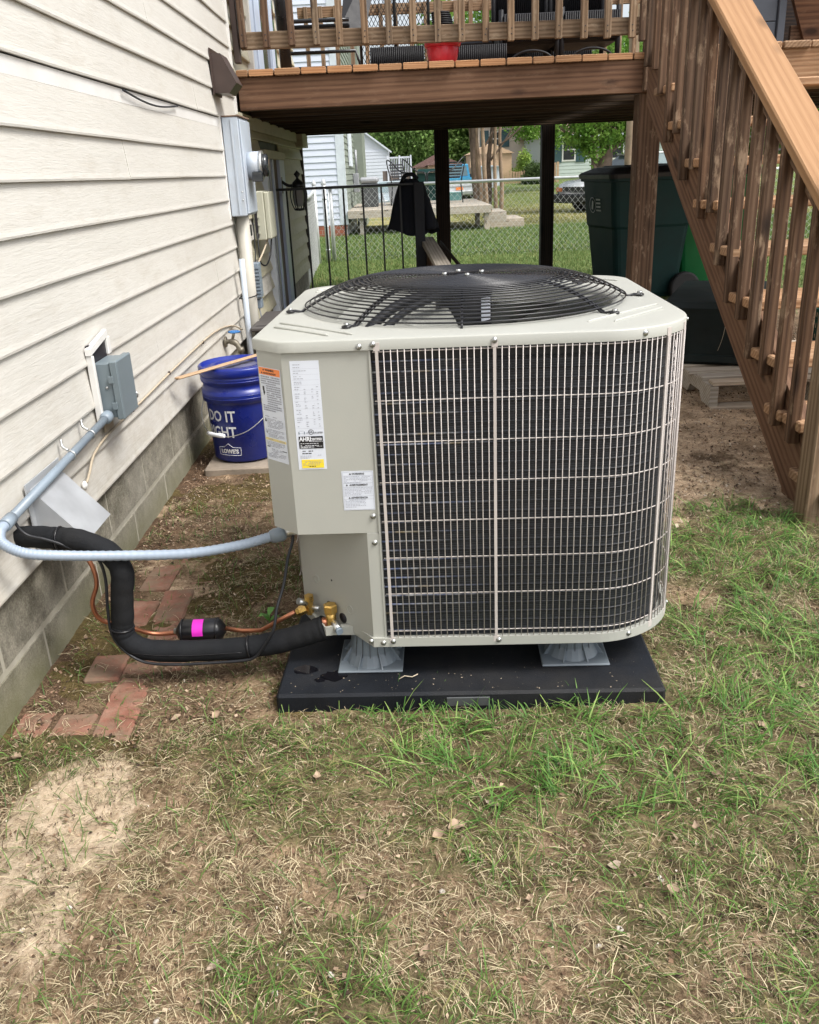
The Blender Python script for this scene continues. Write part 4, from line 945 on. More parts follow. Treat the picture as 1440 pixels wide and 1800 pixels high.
for c, d_ in (((-.482,.108,.373),(1,-.05,-.02)), ((-.376,.098,.149),(-.12,0,-1)), ((-.085,.090,.086),(1,0,.12))):
    c = Vector(c); D = Vector(d_).normalized(); u = D.orthogonal().normalized(); w = D.cross(u)
    O('black_tie', MB().tube([c+(u*math.cos(a)+w*math.sin(a))*.0268 for a in np.linspace(0,2*PI,20)[:-1]], .0022, 5, True), 'black_metal', t)
tag(O('control_wire', MB().tube(bez([(-.560,.080,.455),(-.558,.078,.425),(-.540,.078,.398),(-.505,.080,.385),(-.475,.082,.372),(-.44,.084,.352),(-.40,.088,.33),(-.390,.088,.28),(-.398,.088,.20),(-.398,.085,.14),(-.375,.078,.100),(-.33,.070,.070),(-.26,.066,.062),(-.18,.066,.062),(-.10,.064,.066),(-.07,.062,.075),(-.045,.060,.105),(-.02,.062,.145),(-.010,.080,.19),(.006,.11,.235),(.018,.135,.29),(.03,.15,.325),(.032,.155,.36)],8), .0036, 7), 'black_plastic'), 'thin black control wire tied along the foam insulated pipe and up to the cabinet', 'wire')
t = T('copper_line', 'bare copper liquid line with a black filter drier behind the foam pipe', 'pipe')
O('copper_pipe', MB().tube(bez([(-.50,.16,.330),(-.462,.155,.322),(-.440,.15,.285),(-.435,.145,.240),(-.452,.14,.190),(-.440,.145,.145),(-.39,.16,.118),(-.34,.190,.078),(-.275,.195,.075)],8), .0055, 8), 'copper', t)
O('copper_pipe', MB().tube([(-.16,.187,.085),(-.120,.185,.078),(-.07,.170,.085),(-.02,.140,.125),(.024,.126,.155)], .0055, 8), 'copper', t)
O('solder_joint', MB().tube([(-.286,.187,.084),(-.268,.187,.083)], .0075, 8), 'steel', t)
dr = O('filter_drier', MB().tube([(-.280,.187,.083),(-.270,.187,.083),(-.262,.187,.083),(-.178,.187,.083),(-.170,.187,.083),(-.160,.187,.083)], [.010,.024,.0285,.0285,.024,.010], 24), 'black_metal', t)
for x in (-.266,-.182): O('rolled_rim', MB().tube([(x,.187,.083),(x+.004,.187,.083)], .0302, 24), 'black_metal', dr)
O('pink_label', MB().add([(x, .187-.0290*math.sin(a), .083+.0290*math.cos(a)) for x in (-.236,-.210) for a in np.linspace(-.1, 1.6, 10)], [(i, i+10, i+11, i+1) for i in range(9)], True), 'magenta', dr)
# ---------------------------------------------------------------- deck
DK = 1.667; DKR = 1.640; DF = 3.74; DB = 7.25
deck = T('wooden_deck', 'raised brown wooden deck with baluster railing over the back yard', 'deck')
edges = [-.575,-.505,-.36,-.211,-.065,.078,.224,.358,.501,.65,.79,.937,1.084,1.208,1.358,1.505,1.649,1.713]
for i in range(len(edges)-1):
    a, b = edges[i], edges[i+1]; j = random.uniform(-.012, .010)
    o = board('deck_board', ((a+b)/2, DF-.018+j, DK-.018), ((a+b)/2, DB, DK-.018), (b-a)-.006, .036, 'wood_tread', deck, bev=.006)
    e = O('board_end', MB().box(a+.005, b-.005, DF-.0215+j, DF-.0185+j, DK-.034, DK-.003, .001), 'wood_end', deck)
x = 1.86
while x < 3.9:
    board('deck_board', (x+.07, 3.27+random.uniform(-.01,.01), DKR-.018), (x+.07, DB, DKR-.018), .140, .036, 'wood_tread', deck, bev=.006); x += .146
board('rim_beam', (-.572, DF+.020, 1.546), (1.775, DF+.020, 1.546), .168, .040, 'wood_beam', deck, up=(0,1,0))
board('rim_beam', (1.80, 3.305, 1.522), (3.9, 3.305, 1.522), .195, .040, 'wood_tread', deck, up=(0,1,0))
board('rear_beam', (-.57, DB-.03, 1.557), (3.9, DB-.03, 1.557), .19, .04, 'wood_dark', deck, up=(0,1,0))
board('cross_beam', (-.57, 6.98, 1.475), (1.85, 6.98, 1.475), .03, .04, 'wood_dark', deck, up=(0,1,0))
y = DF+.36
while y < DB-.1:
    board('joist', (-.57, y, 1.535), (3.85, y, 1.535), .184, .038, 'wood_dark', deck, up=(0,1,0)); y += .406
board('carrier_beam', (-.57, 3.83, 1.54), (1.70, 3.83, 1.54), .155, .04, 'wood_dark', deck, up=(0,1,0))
def post(name, x, y, z0, z1, w, mat, par, d=None): return board(name, (x, y, z0), (x, y, z1), w, d or w, mat, par, up=(0,-1,0), bev=.005)
post('post', 1.765, 3.815, -.05, 1.462, .130, 'wood_brown', deck, .13)
post('post', 1.768, 3.735, 1.466, 2.75, .118, 'wood_brown', deck, .09)
post('post', .722, 7.10, -.1, 1.46, .130, 'wood_black', deck); post('post', 1.715, 7.10, -.1, 1.46, .120, 'wood_black', deck)
board('nailer', (.662, 7.02, -.1), (.662, 7.02, 1.44), .02, .05, 'wood_black', deck, up=(0,-1,0))
# front railing
nailm = MB().lathe([(0,.0009),(.0034,.0009),(.0036,0),(0,0)], 8).mesh('nail'); nailm.materials.append(MT['frame_dark'])
post('end_post', -.556, 3.745, 1.70, 2.75, .036, 'brown_metal', deck, .05)
RY = 3.765
board('bottom_rail', (-.535, RY, 1.812), (1.71, RY, 1.800), .086, .036, 'wood_rail', deck, up=(0,1,0))
board('top_rail', (-.535, RY, 2.56), (1.71, RY, 2.56), .086, .036, 'wood_rail', deck, up=(0,1,0))
board('cap_rail', (-.55, RY, 2.63), (1.75, RY, 2.63), .14, .036, 'wood_light', deck)
for i in range(17):
    xx = -.516+.1343*i; j = random.uniform(-.004, .004); z0 = 1.777-.0023*i+random.uniform(-.004, .004)
    bl_ = board('baluster', (xx+j, RY-.0375, z0), (xx+j*-1, RY-.0375, 2.62), .036, .036, 'wood_rail' if i > 2 else 'wood_brown', deck, up=(0,-1,0), bev=.0025)
    for dz in (.035, .062): O('nail_head', nailm, None, bl_, mw=Matrix.Translation((xx+j+random.uniform(-.004,.004), RY-.0562, z0+dz)) @ Matrix.Rotation(PI/2, 4, 'X'))
# back railing
board('bottom_rail', (-.535, 7.2, 1.79), (3.9, 7.2, 1.79), .086, .036, 'wood_rail', deck, up=(0,1,0)); board('top_rail', (-.535, 7.2, 2.46), (3.9, 7.2, 2.46), .086, .036, 'wood_rail', deck, up=(0,1,0))
for i in range(32): board('baluster', (-.46+.1343*i, 7.16, 1.75), (-.46+.1343*i, 7.16, 2.5), .036, .036, 'wood_rail', deck, up=(0,-1,0), bev=.0025)
# ---------------------------------------------------------------- stairs
st = T('deck_stairs', 'brown wooden staircase with light handrail climbing to the deck at right', 'stairs')
SX0, SX1 = 1.60, 2.72
TY = lambda k: 1.309+.2405*k          # back edge of tread k
TZ = lambda k: .289+.163*k            # its top
def tread_z(y): return TZ(max(-1, math.ceil((y-1.309)/.2405-1e-6)))
def stringer(x0, mat='wood_brown'):
    lo = lambda y: .655*(y-1.143)+.014
    P = [(1.00, -.05), (1.12, -.05), (1.16, lo(1.16)), (2.0, lo(2.0)), (3.225, lo(3.225)), (3.225, lo(3.225)+.32), (2.0, lo(2.0)+.32), (1.0, lo(1.0)+.32)]
    a = math.atan(.655); c = Vector((x0+.02, 2.3, .9)); cs, sn = math.cos(a), math.sin(a)
    m = MB(); loc = [((y-c.y)*cs+(z-c.z)*sn, -(y-c.y)*sn+(z-c.z)*cs) for y, z in P]
    m.prism(loc, -.019, .019, axis=1)
    mw = Matrix(((0,-1,0,c.x),(cs,0,-sn,c.y),(sn,0,cs,c.z),(0,0,0,1))); return O('stringer', m, mat, st, mw=mw)
stringer(SX0, 'wood_beam'); stringer(SX1-.04)
for k in range(-1, 8):
    y, z = TY(k), TZ(k); j = random.uniform(-.006, .006)
    board('tread', (SX0-.027+j, y-.070, z-.018), (SX1+.03, y-.070, z-.018), .137, .036, 'wood_tread', st, bev=.005)
    board('tread', (SX0-.023-j, y-.212, z-.018), (SX1+.03, y-.212, z-.018), .137, .036, 'wood_tread', st, bev=.005)
# railing
BX = SX0-.0195
npost = board('newel_post', (1.577, .862, -.06), (1.60, .905, 1.19), .088, .088, 'wood_rail', st, up=(0,-1,0), bev=.004)
board('newel_cladding', (1.655, .868, -.06), (1.662, .89, 1.0), .060, .086, 'wood_light', st, up=(0,-1,0), bev=.003)
railz = lambda y: .995+.625*(y-1.024)
for i in range(17):
    y = 1.078+.138*i; z = tread_z(y)-.045-(.035 if i % 2 == 0 else 0)+random.uniform(-.012, .012)
    j = random.uniform(-.008, .008); zt = railz(y)-.03
    board('baluster', (BX+random.uniform(-.003,.003), y, z), (BX+random.uniform(-.002,.002), y+j, zt), .037, .037, 'wood_brown', st, up=(0,-1,0), bev=.003)
board('handrail', (1.60, .80, railz(.80)), (1.60, 3.66, railz(3.66)), .142, .037, 'wood_light', st, up=(0,-.52,.85), bev=.005)
board('rail_stiffener', (1.60, .92, railz(.92)-.065), (1.60, 3.70, railz(3.70)-.065), .036, .088, 'wood_brown', st, up=(0,-.52,.85))
# ---------------------------------------------------------------- things on the deck
def wicker_panel(par, x0, x1, y, z0, z1, nm='woven_panel', step=.012, horiz=False):
    m = MB()
    n = int((x1-x0)/step)
    for i in range(n+1): m.tube([(x0+(x1-x0)*i/n, y, z0), (x0+(x1-x0)*i/n, y, z1)], step*.48, 5, smooth=True)
    m.box(x0, x1, y+.004, y+.03, z0, z1); return O(nm, m, 'wicker', par)
t = T('wicker_ottoman', 'low black ribbed wicker ottoman on the deck left of the red flower pot', 'ottoman')
wicker_panel(t, .17, .50, 4.45, 1.70, 1.86); O('body', MB().box(.17, .50, 4.48, 4.9, 1.70, 1.865, .01), 'wicker', t)
t = T('wicker_ottoman', 'low black ribbed wicker ottoman on the deck right of the red flower pot', 'ottoman')
wicker_panel(t, .69, 1.02, 4.45, 1.70, 1.85); O('body', MB().box(.69, 1.02, 4.48, 4.9, 1.70, 1.855, .01), 'wicker', t)
t = T('flower_pot', 'red plastic flower pot on the edge of the deck boards', 'flower pot')
O('pot_body', MB().lathe([(0,0),(.078,0),(.080,.004),(.094,.090),(.092,.092),(.076,.012),(0,.012)], 40, (.592, 3.87, DK+.001)), 'red_pot', t)
O('rim', MB().lathe([(.0935,.082),(.1015,.084),(.104,.106),(.099,.108),(.091,.088)], 40, (.592, 3.87, DK+.001)), 'red_pot', t); O('soil', MB().lathe([(0,.085),(.091,.085)], 24, (.592,3.87,DK+.001)), 'wood_dark', t)
t = T('rolled_cushion_chair', 'black rattan armrest roll standing behind the deck rail above the red pot', 'chair')
m = MB()
for i in range(16):
    a = i/15; m.lathe([(.0,-.007),(.045+.02*math.sin(PI*a*.8),-.005),(.050+.02*math.sin(PI*a*.8),0),(.045+.02*math.sin(PI*a*.8),.005),(0,.007)], 18, (.60+.03*math.sin(a*2.5), 4.55, 1.86+.0125*i))
O('woven_arm', m, 'wicker', t); O('arm_post', MB().tube([(.60,4.56,1.69),(.60,4.56,1.87)], .03, 10), 'wicker', t)
# mesh back chair / trellis
t = T('mesh_trellis', 'black diamond mesh panel standing on the deck behind the balusters', 'trellis')
m = MB(); x0, x1, z0, z1, yy = .09, .56, 1.70, 2.75, 5.05
for k in range(-30, 60):
    a = x0+k*.028
    p0, p1 = [], []
    for sgn in (1, -1):
        b_ = a if sgn > 0 else x1-(k*.028)
        t0 = max(0, (x0-b_)*sgn/ .55 if sgn > 0 else (b_-x1)/.55); t1 = min(z1-z0, ((x1-b_)/.55) if sgn > 0 else (b_-x0)/.55)
        if t1 > t0: m.bar((b_+sgn*.55*t0, yy, z0+t0), (b_+sgn*.55*t1, yy, z0+t1), .004, .003, (0,1,0))
O('mesh', m, 'iron', t)
for x in (.09, .33, .56): O('upright', MB().tube([(x,yy,z0),(x,yy,z1)], .011, 6), 'iron', t)
for z in (1.75, 2.03, 2.4): O('crossbar', MB().tube([(.09,yy,z),(.56,yy,z)], .008, 6), 'iron', t)
t = T('metal_chair', 'black metal frame chair on the deck beside the patio door', 'chair')
O('side_frame', MB().tube(bez([(-.34,4.3,1.70),(-.34,4.3,1.985),(-.30,4.3,2.0),(.05,4.3,2.0)],6), .012, 8), 'black_metal', t)
O('side_frame', MB().tube([(-.32,4.3,1.83),(.08,4.3,1.83),(.12,4.3,1.70)], .010, 8), 'black_metal', t)
O('front_leg', MB().tube([(-.34,4.2,1.70),(-.36,4.2,2.6)], .035, 8), 'black_metal', t); O('lower_bar', MB().tube([(-.32,4.3,1.745),(.06,4.3,1.745)], .010, 8), 'black_metal', t)
O('seat_sling', MB().box(-.30, .05, 4.32, 4.7, 1.965, 1.985, .005), 'wicker', t); O('back_sling', MB().add([(.0,4.35,1.98),(.12,4.35,1.86),(.30,4.9,2.6),(.05,4.9,2.6)], [(0,1,2,3)]), 'wicker', t)
for x in (1.03, 1.42):
    t = T('wicker_armchair', 'black wicker armchair behind the railing, %s' % ('left of the pair by the stair post' if x < 1.2 else 'right of the pair next to the stair post'), 'chair')
    wicker_panel(t, x, x+.34, 4.6, 1.875, 2.03, 'seat_apron', .014); O('seat', MB().box(x-.02, x+.36, 4.63, 5.1, 1.86, 2.04, .02), 'wicker', t)
    wicker_panel(t, x, x+.34, 5.1, 2.04, 2.6, 'back', .014)
    for lx_ in (x-.02, x+.34):
        O('leg', MB().tube([(lx_,4.62,1.69),(lx_,4.62,2.06)], .016, 8), 'wicker', t); O('leg', MB().tube([(lx_,5.1,1.69),(lx_,5.1,2.6)], .016, 8), 'wicker', t)
    O('seat_brace', MB().tube(bez([(x-.02,4.6,1.73),(x+.08,4.6,1.80),(x+.17,4.6,1.82),(x+.27,4.6,1.80),(x+.35,4.6,1.73)],6), .008, 6), 'wicker', t)
t = T('wicker_backing', 'long black wicker block added as dark backing behind the armchairs on the deck', 'backing')  # added block that darkens the view behind the railing
wicker_panel(t, 1.02, 1.78, 5.55, 1.75, 2.0, 'seat_apron', .014); O('seat', MB().box(1.02,1.78,5.56,6.2,1.74,2.02,.02), 'wicker', t)
for x in (1.05,1.74): O('leg', MB().tube([(x,5.6,1.70),(x,5.6,1.75)], .02, 8), 'wicker', t)
t = T('side_table', 'black round table with curved legs low behind the railing', 'table')
O('table_top', MB().lathe([(0,0),(.25,0),(.26,.012),(.25,.024),(0,.024)], 30, (1.20,5.6,2.06)), 'black_metal', t); O('pedestal', MB().tube([(1.20,5.6,1.72),(1.20,5.6,2.06)], .03, 10), 'black_metal', t)
for i in range(4):
    a = i*PI/2+.4; O('leg', MB().tube(bez([(1.20,5.6,1.86),(1.20+.12*math.cos(a),5.6+.12*math.sin(a),1.80),(1.20+.26*math.cos(a),5.6+.26*math.sin(a),1.70)],6), .012, 6), 'black_metal', t)
t = T('deck_planter_box', 'dark grey bench box behind the deck railing right of the red pot', 'box')
O('box_body', MB().box(.72, 1.02, 5.3, 5.7, 1.70, 1.95, .006), 'box_slate', t); O('lid', MB().box(.70, 1.04, 5.28, 5.72, 1.951, 2.0, .008), 'box_slate', t)
t = T('storage_cabinet', 'dark slate resin storage cabinet on the deck at the top of the stairs', 'cabinet')
O('side_panel', MB().box(2.42, 2.66, 4.3, 4.9, DK+.002, 2.9, .006), 'box_slate', t)
z = DK+.01
for h_ in (.085, .125, .125, .125, .125, .125, .125): O('plank', MB().box(2.425, 2.645, 4.292, 4.2985, z, z+h_-.006, .002), 'box_slate', t); z += h_
O('corner_trim', MB().box(2.652, 2.70, 4.28, 4.33, DK+.002, 2.9, .005), 'box_slate', t)
t = T('deck_bench', 'brown wooden bench with slanted side at the top right of the deck', 'bench')
board('side_board', (2.80,4.45,1.70), (3.5,4.45,1.70+.001), .3, .03, 'wood_brown', t, up=(0,1,0))
O('side_panel', MB().prism([(2.90,1.70),(3.9,1.70),(3.9,2.05),(2.76,2.05)], 4.4, 4.44, axis=1), 'wood_beam', t)
board('seat_board', (2.70,4.3,2.08), (3.9,4.2,2.16), .14, .036, 'wood_light', t); board('seat_board', (2.76,4.5,2.10), (3.9,4.4,2.18), .14, .036, 'wood_tread', t)
O('back_panel', MB().box(2.75,3.9,4.9,4.94,1.70,2.6), 'wood_black', t)
# ---------------------------------------------------------------- by the wall
t = T('blue_bucket', 'blue plastic bucket with white lettering and lid beside the block foundation', 'bucket')
bx, by = -.375, 1.80; bz0 = .034
prof = [(0,.0),(.124,.0),(.130,.006),(.1385,.235),(.1405,.243),(.150,.246),(.151,.290),(.143,.293),(.1435,.318),(.150,.321),(.151,.352),(.145,.354),(.146,.366)]
O('bucket_body', MB().lathe(prof, 56, (bx,by,bz0)), 'blue', t)
lid = O('lid', MB().lathe([(.150,.346),(.1545,.350),(.156,.378),(.151,.384),(.144,.384),(.141,.372),(.120,.372),(.112,.377),(.085,.377),(.083,.372),(0,.372)], 56, (bx,by,bz0)), 'blue', t)
O('dust_film', MB().lathe([(0,.3735),(.080,.3735)], 40, (bx,by,bz0)), M('dusty lid', (.10,.10,.17), .7, 0, .5, 20), lid)
for z in (.262,.276,.330,.340): O('ridge', MB().lathe([(.1505,z-.002),(.1525,z),(.1505,z+.002)], 48, (bx,by,bz0)), 'blue', t)
def bent(body, size, adeg, z, par, mat='white_print', sx=1., r0=None):
    me = text_mesh(body, size, 'CENTER', .0012, sx)
    for v in me.vertices:
        zz = z+v.co.y; r_ = (r0 or (.130+.0085*(zz/.235)))+.0007+v.co.z; a = R(adeg)+v.co.x/r_
        v.co = Vector((bx+r_*math.cos(a), by+r_*math.sin(a), bz0+zz))
    return O('lettering', me, mat, par)
bent('DO IT', .062, -121, .190, t, sx=.84); bent('RIGHT', .062, -125, .125, t, sx=.84)
bent("LOWE'S", .023, -110.5, .046, t)
def bl(pts, rr=.0009):
    out = []
    for a in range(len(pts)-1):
        for k in range(6):
            u = k/6; x_ = pts[a][0]*(1-u)+pts[a+1][0]*u; z_ = pts[a][1]*(1-u)+pts[a+1][1]*u; r_ = .130+.0085*(z_/.235)+.0008; an = R(-110.5)+x_/r_; out.append((bx+r_*math.cos(an), by+r_*math.sin(an), bz0+z_))
    return MB().tube(out, rr, 5, closed=True)
O('logo_outline', bl([(-.050,.030),(.050,.030),(.050,.062),(.018,.064),(-.002,.079),(-.022,.064),(-.050,.062),(-.050,.030)]), 'white_print', t)
h = [(bx+.155*math.cos(R(a)), by+.155*math.sin(R(a))) for a in (-12, 0)]
hp = [(bx+.152*math.cos(R(-15)), by+.152*math.sin(R(-15)), bz0+.268)]
for a, z in ((-30,.225),(-50,.180),(-75,.138),(-100,.118),(-118,.122)): hp.append((bx+.162*math.cos(R(a)), by+.162*math.sin(R(a)), bz0+z))
hp2 = [(bx+.152*math.cos(R(165)), by+.152*math.sin(R(165)), bz0+.268)]
for a, z in ((-175+360,.20),(-160+360,.150),(-140+360,.128),(-118+360,.122)): hp2.append((bx+.162*math.cos(R(a)), by+.162*math.sin(R(a)), bz0+z))
O('wire_handle', MB().tube(bez(hp,7), .0019, 6), 'steel', t); O('wire_handle', MB().tube(bez(hp2,7), .0019, 6), 'steel', t)
O('handle_grip', MB().tube([(bx+.166*math.cos(R(a)), by+.166*math.sin(R(a)), bz0+.122) for a in (-140,-132,-124,-116,-108)], [.008,.0095,.008,.0095,.008], 10), 'white_print', t)
tag(board('paver_slab', (-.325, 1.615, .008), (-.325, 2.06, .008), .39, .040, 'concrete', bev=.006), 'flat stained concrete paver slab under the blue bucket', 'paver')
tag(board('wood_lath', (-.545, 1.50, .4245), (-.20, 2.04, .4275), .030, .008, 'lath', up=(0,.1,1)), 'thin raw wooden lath lying across the blue bucket lid against the siding', 'wood strip')
t = T('storage_box', 'dark grey brown resin storage box behind the blue bucket at the wall', 'storage box')
O('box_body', MB().box(-.50, -.02, 3.02, 3.55, .0, .335, .01), 'grey_resin', t); O('lid', MB().box(-.52, .0, 3.0, 3.57, .336, .362, .008), 'grey_resin', t); O('lid_panel', MB().box(-.49, -.03, 3.03, 3.54, .3625, .366, .002), 'grey_resin', t)
# bricks in the ground
br = T('brick_edging', 'old sunken red paver bricks in the dirt along the block foundation', 'brick edging')
for i, (x, y, L_, w_, a, dz, kx) in enumerate([(-.365,-.045,.19,.085,.05,.0,0),(-.455,-.085,.10,.085,.0,-.004,0),(-.455,.005,.06,.08,.1,-.012,0),(-.370,.085,.07,.085,-.1,-.003,0),(-.545,-.11,.18,.075,.05,-.006,0),(-.345,.195,.11,.15,.02,-.006,0),(-.458,.165,.12,.085,.06,-.001,0),(-.535,.19,.14,.055,.02,-.010,0),
        (-.345,.335,.14,.12,.0,-.004,0),(-.372,.490,.18,.085,.05,.000,0),(-.462,.45,.15,.085,-.02,-.003,0),(-.330,.60,.10,.10,.1,-.007,0),(-.455,.67,.17,.088,.0,-.002,0),(-.36,.74,.14,.085,.05,-.009,0),(-.45,.87,.16,.085,.03,-.010,0)]):
    z = gz(x, y)
    O('brick', MB().box(-w_/2, w_/2, -L_/2, L_/2, -.05, .010, .005), 'brick', br, loc=(x, y, z+dz-.0035), rot=(random.uniform(-.03,.03), random.uniform(-.03,.03), a))
# ---------------------------------------------------------------- under the deck
t = T('iron_railing', 'black iron stairwell railing with thin pickets under the deck', 'railing')
O('top_rail', MB().box(-.66, .475, 4.985, 5.015, 1.008, 1.026, .003), 'iron', t); O('bottom_rail', MB().box(-.56, .40, 4.99, 5.01, .10, .12), 'iron', t)
for x in (-.627,-.504,-.369,-.234,-.095,.045,.180,.316): O('picket', MB().box(x-.0065, x+.0065, 4.9935, 5.0065, -.02, 1.007), 'iron', t)
tag(board('dark_post', (.450, 4.965, -.1), (.450, 4.965, 1.03), .072, .072, 'charcoal', up=(0,-1,0)), 'dark square post at the end of the iron railing holding a jacket', 'post')
t = T('stair_wall', 'low timber wall with weathered cap board below the hanging jacket', 'low wall')
board('cap_board', (.50, 5.15, .62), (.58, 3.72, .515), .10, .035, 'wood_grey', t); 
for i in range(14): board('wall_board', (.505+.0056*i, 5.12-.105*i, -.05), (.505+.0056*i, 5.12-.105*i, .585-.0078*i), .10, .03, 'wood_brown', t, up=(1,0,0))
board('side_rail', (.60, 5.05, .60), (.70, 3.95, .50), .012, .03, 'wood_black', t)
# jacket: a draped cloth with folds over the post
t = T('hanging_jacket', 'black jacket draped over the dark post under the deck', 'jacket')
m = MB(); v = []; nu, nv = 40, 22
for j in range(nv):
    w = j/(nv-1); z = 1.052-.345*w; hw = .055+.105*w**.7; cxx = .385-.012*w
    for i in range(nu):
        a = 2*PI*i/nu; fold = 1+.10*math.sin(5*a+w*2)*w+.05*math.sin(11*a)*w
        zz = z-.05*w*max(0, math.sin(a*1.5+.6))**2 if j == nv-1 else z
        v.append((cxx+hw*math.cos(a)*fold+.05*w*(math.cos(a) > .2), 5.07+(.045+.02*w)*math.sin(a)*fold, zz))
m.add(v, [(j*nu+i, j*nu+(i+1)%nu, (j+1)*nu+(i+1)%nu, (j+1)*nu+i) for j in range(nv-1) for i in range(nu)]+[tuple(range(nu))], True)
O('jacket_body', m, 'navy', t)
O('collar', MB().tube(bez([(.335,4.965,1.045),(.36,4.96,1.075),(.41,4.96,1.080),(.445,4.97,1.05)],6), .014, 8), 'navy', t)
O('sleeve', MB().tube(bez([(.46,5.0,1.02),(.495,4.99,.90),(.525,4.98,.78),(.53,4.97,.70)],6), [.03]*6+[.036]*6+[.04]*6+[.03], 10), 'navy', t)
# ---------------------------------------------------------------- bins, tote, pallet
def wheelie(x, y, rz, mb, ms, label, s=1.0, mark=True):
    t = T('wheeled_bin', label, 'bin', (x, y, gz(x, y)), rz)
    t.scale = (s, s, s)
    m = MB(); v = []
    lv = [(.06,.46,.50),(.10,.50,.55),(.62,.58,.66),(.64,.60,.68),(.70,.61,.69),(.98,.64,.74),(.985,.68,.78),(1.02,.68,.78)]
    for z, w, d in lv:
        r_ = .05
        for cx_, cy_, a0 in ((w/2-r_, d/2-r_, 0), (-w/2+r_, d/2-r_, PI/2), (-w/2+r_, -d/2+r_, PI), (w/2-r_, -d/2+r_, 3*PI/2)):
            for k in range(4): a = a0+k*PI/6; v.append((cx_+r_*math.cos(a), cy_+r_*math.sin(a), z))
    n = 16; m.add(v, [(j*n+i, j*n+(i+1)%n, (j+1)*n+(i+1)%n, (j+1)*n+i) for j in range(len(lv)-1) for i in range(n)]+[tuple(reversed(range(n)))], False); O('bin_body', m, mb, t)
    # domed lid with lip, ribs and handle
    m = MB(); v = []
    for z, w, d in ((1.005,.70,.80),(1.035,.71,.81),(1.05,.68,.78),(1.085,.52,.62),(1.095,.30,.40)):
        for cx_, cy_, a0 in ((w/2-.05, d/2-.05, 0), (-w/2+.05, d/2-.05, PI/2), (-w/2+.05, -d/2+.05, PI), (w/2-.05, -d/2+.05, 3*PI/2)):
            for k in range(4): a = a0+k*PI/6; v.append((cx_+.05*math.cos(a), cy_+.05*math.sin(a), z))
    m.add(v, [(j*n+i, j*n+(i+1)%n, (j+1)*n+(i+1)%n, (j+1)*n+i) for j in range(4) for i in range(n)]+[tuple(4*n+i for i in range(n))], False); O('bin_lid', m, 'black_plastic', t)
    for yy in (-.18, .0, .18): O('lid_rib', MB().box(-.30, .30, yy-.02, yy+.02, 1.055, 1.10, .01), 'black_plastic', t)
    for xx in (-.28, .28): O('side_gusset', MB().prism([(-.345,1.0),(-.27,1.0),(-.325,.86)], xx-.02, xx+.02, axis=0), mb, t)
    for yy in (-.25, -.02): O('side_gusset', MB().prism([(yy-.05,1.0),(yy+.05,1.0),(yy+.01,.86)], -.350, -.325, axis=0), 'black_plastic', t)
    O('handle_bar', MB().tube([(-.26,.43,1.0),(.26,.43,1.0)], .016, 10), 'black_plastic', t); O('axle', MB().tube([(-.30,.30,.13),(.30,.30,.13)], .010, 8), 'steel', t)
    for xx in (-.31, .31):
        w_ = O('wheel', MB().tube([(xx-.028,.30,.13),(xx-.022,.30,.13),(xx+.022,.30,.13),(xx+.028,.30,.13)], [.115,.13,.13,.115], 28), 'rubber', t); O('wheel_hub', MB().tube([(xx-.033,.30,.13),(xx+.033,.30,.13)], .035, 14), 'black_plastic', w_)
    O('side_recess', MB().box(-.318, -.302, -.20, .20, .30, .60, .006), ms, t)
    if mark:
        Mx = Matrix.Translation((-.10,-.3600,.80)) @ Matrix.Rotation(PI/2+.09, 4, 'X')
        O('recycling_mark', MB().lathe([(.056,0),(.062,0),(.062,.001),(.056,.001),(.056,0)], 30), 'frame_grey', t, mw=Mx)
        O('recycling_mark', MB().box(-.014,.014,-.034,.034,.0,.001), 'frame_grey', t, mw=Mx @ Matrix.Rotation(-.25,4,'Z'))
        for i, s_ in enumerate(('Yard','Waste','Only','Collection')[:4]): pass
        for i in range(4): O('lettering_bar', MB().box(.0,.085+.01*(i==3),-.006,.006,0,.0008), 'frame_grey', t, mw=Mx @ Matrix.Translation((.075,.045-.028*i,0)))
    return t
wheelie(2.26, 5.82, R(-79), 'bin_green', 'bin_teal', 'dark green wheeled bin with black lid and grey mark behind the deck post', .985)
wheelie(2.93, 6.05, R(-10), 'bin_bright', 'bin_bright', 'bright green wheeled bin half hidden behind the stair stringer', .96, False)
plt = T('wooden_pallet', 'weathered wooden pallet on the dirt beside the staircase', 'pallet')
for y in (2.32, 2.44, 2.575, 2.71, 2.86, 3.0, 3.15): board('slat', (1.72+.02*math.sin(y*9), y, .118), (2.75, y+.01, .118), .076, .018, 'wood_grey', plt, bev=.003)
for x in (1.745, 2.22, 2.70):
    P = [(2.285,.012),(2.285,.108),(3.19,.108),(3.19,.012),(3.06,.012),(3.02,.055),(2.88,.055),(2.84,.012),(2.62,.012),(2.58,.055),(2.44,.055),(2.40,.012)]
    O('runner', MB().prism(P, x-.019, x+.019, axis=0), 'wood_grey', plt)
for y in (2.31, 2.75, 3.15): board('bottom_board', (1.73, y, .003), (2.73, y, .003), .09, .018, 'wood_grey', plt)
t = T('storage_tote', 'large black weathered storage tote sitting on the wooden pallet', 'tote', (2.02, 3.02, .128), R(-24)); t.scale = (1, 1, .86)
m = MB(); v = []
for z, w, d in ((0,.46,.80),(.02,.50,.84),(.055,.50,.84),(.06,.48,.82),(.30,.52,.86),(.33,.53,.87),(.365,.50,.84)):
    for cx_, cy_, a0 in ((w/2-.06, d/2-.06, 0), (-w/2+.06, d/2-.06, PI/2), (-w/2+.06, -d/2+.06, PI), (w/2-.06, -d/2+.06, 3*PI/2)):
        for k in range(5): a = a0+k*PI/8; v.append((cx_+.06*math.cos(a), cy_+.06*math.sin(a), z))
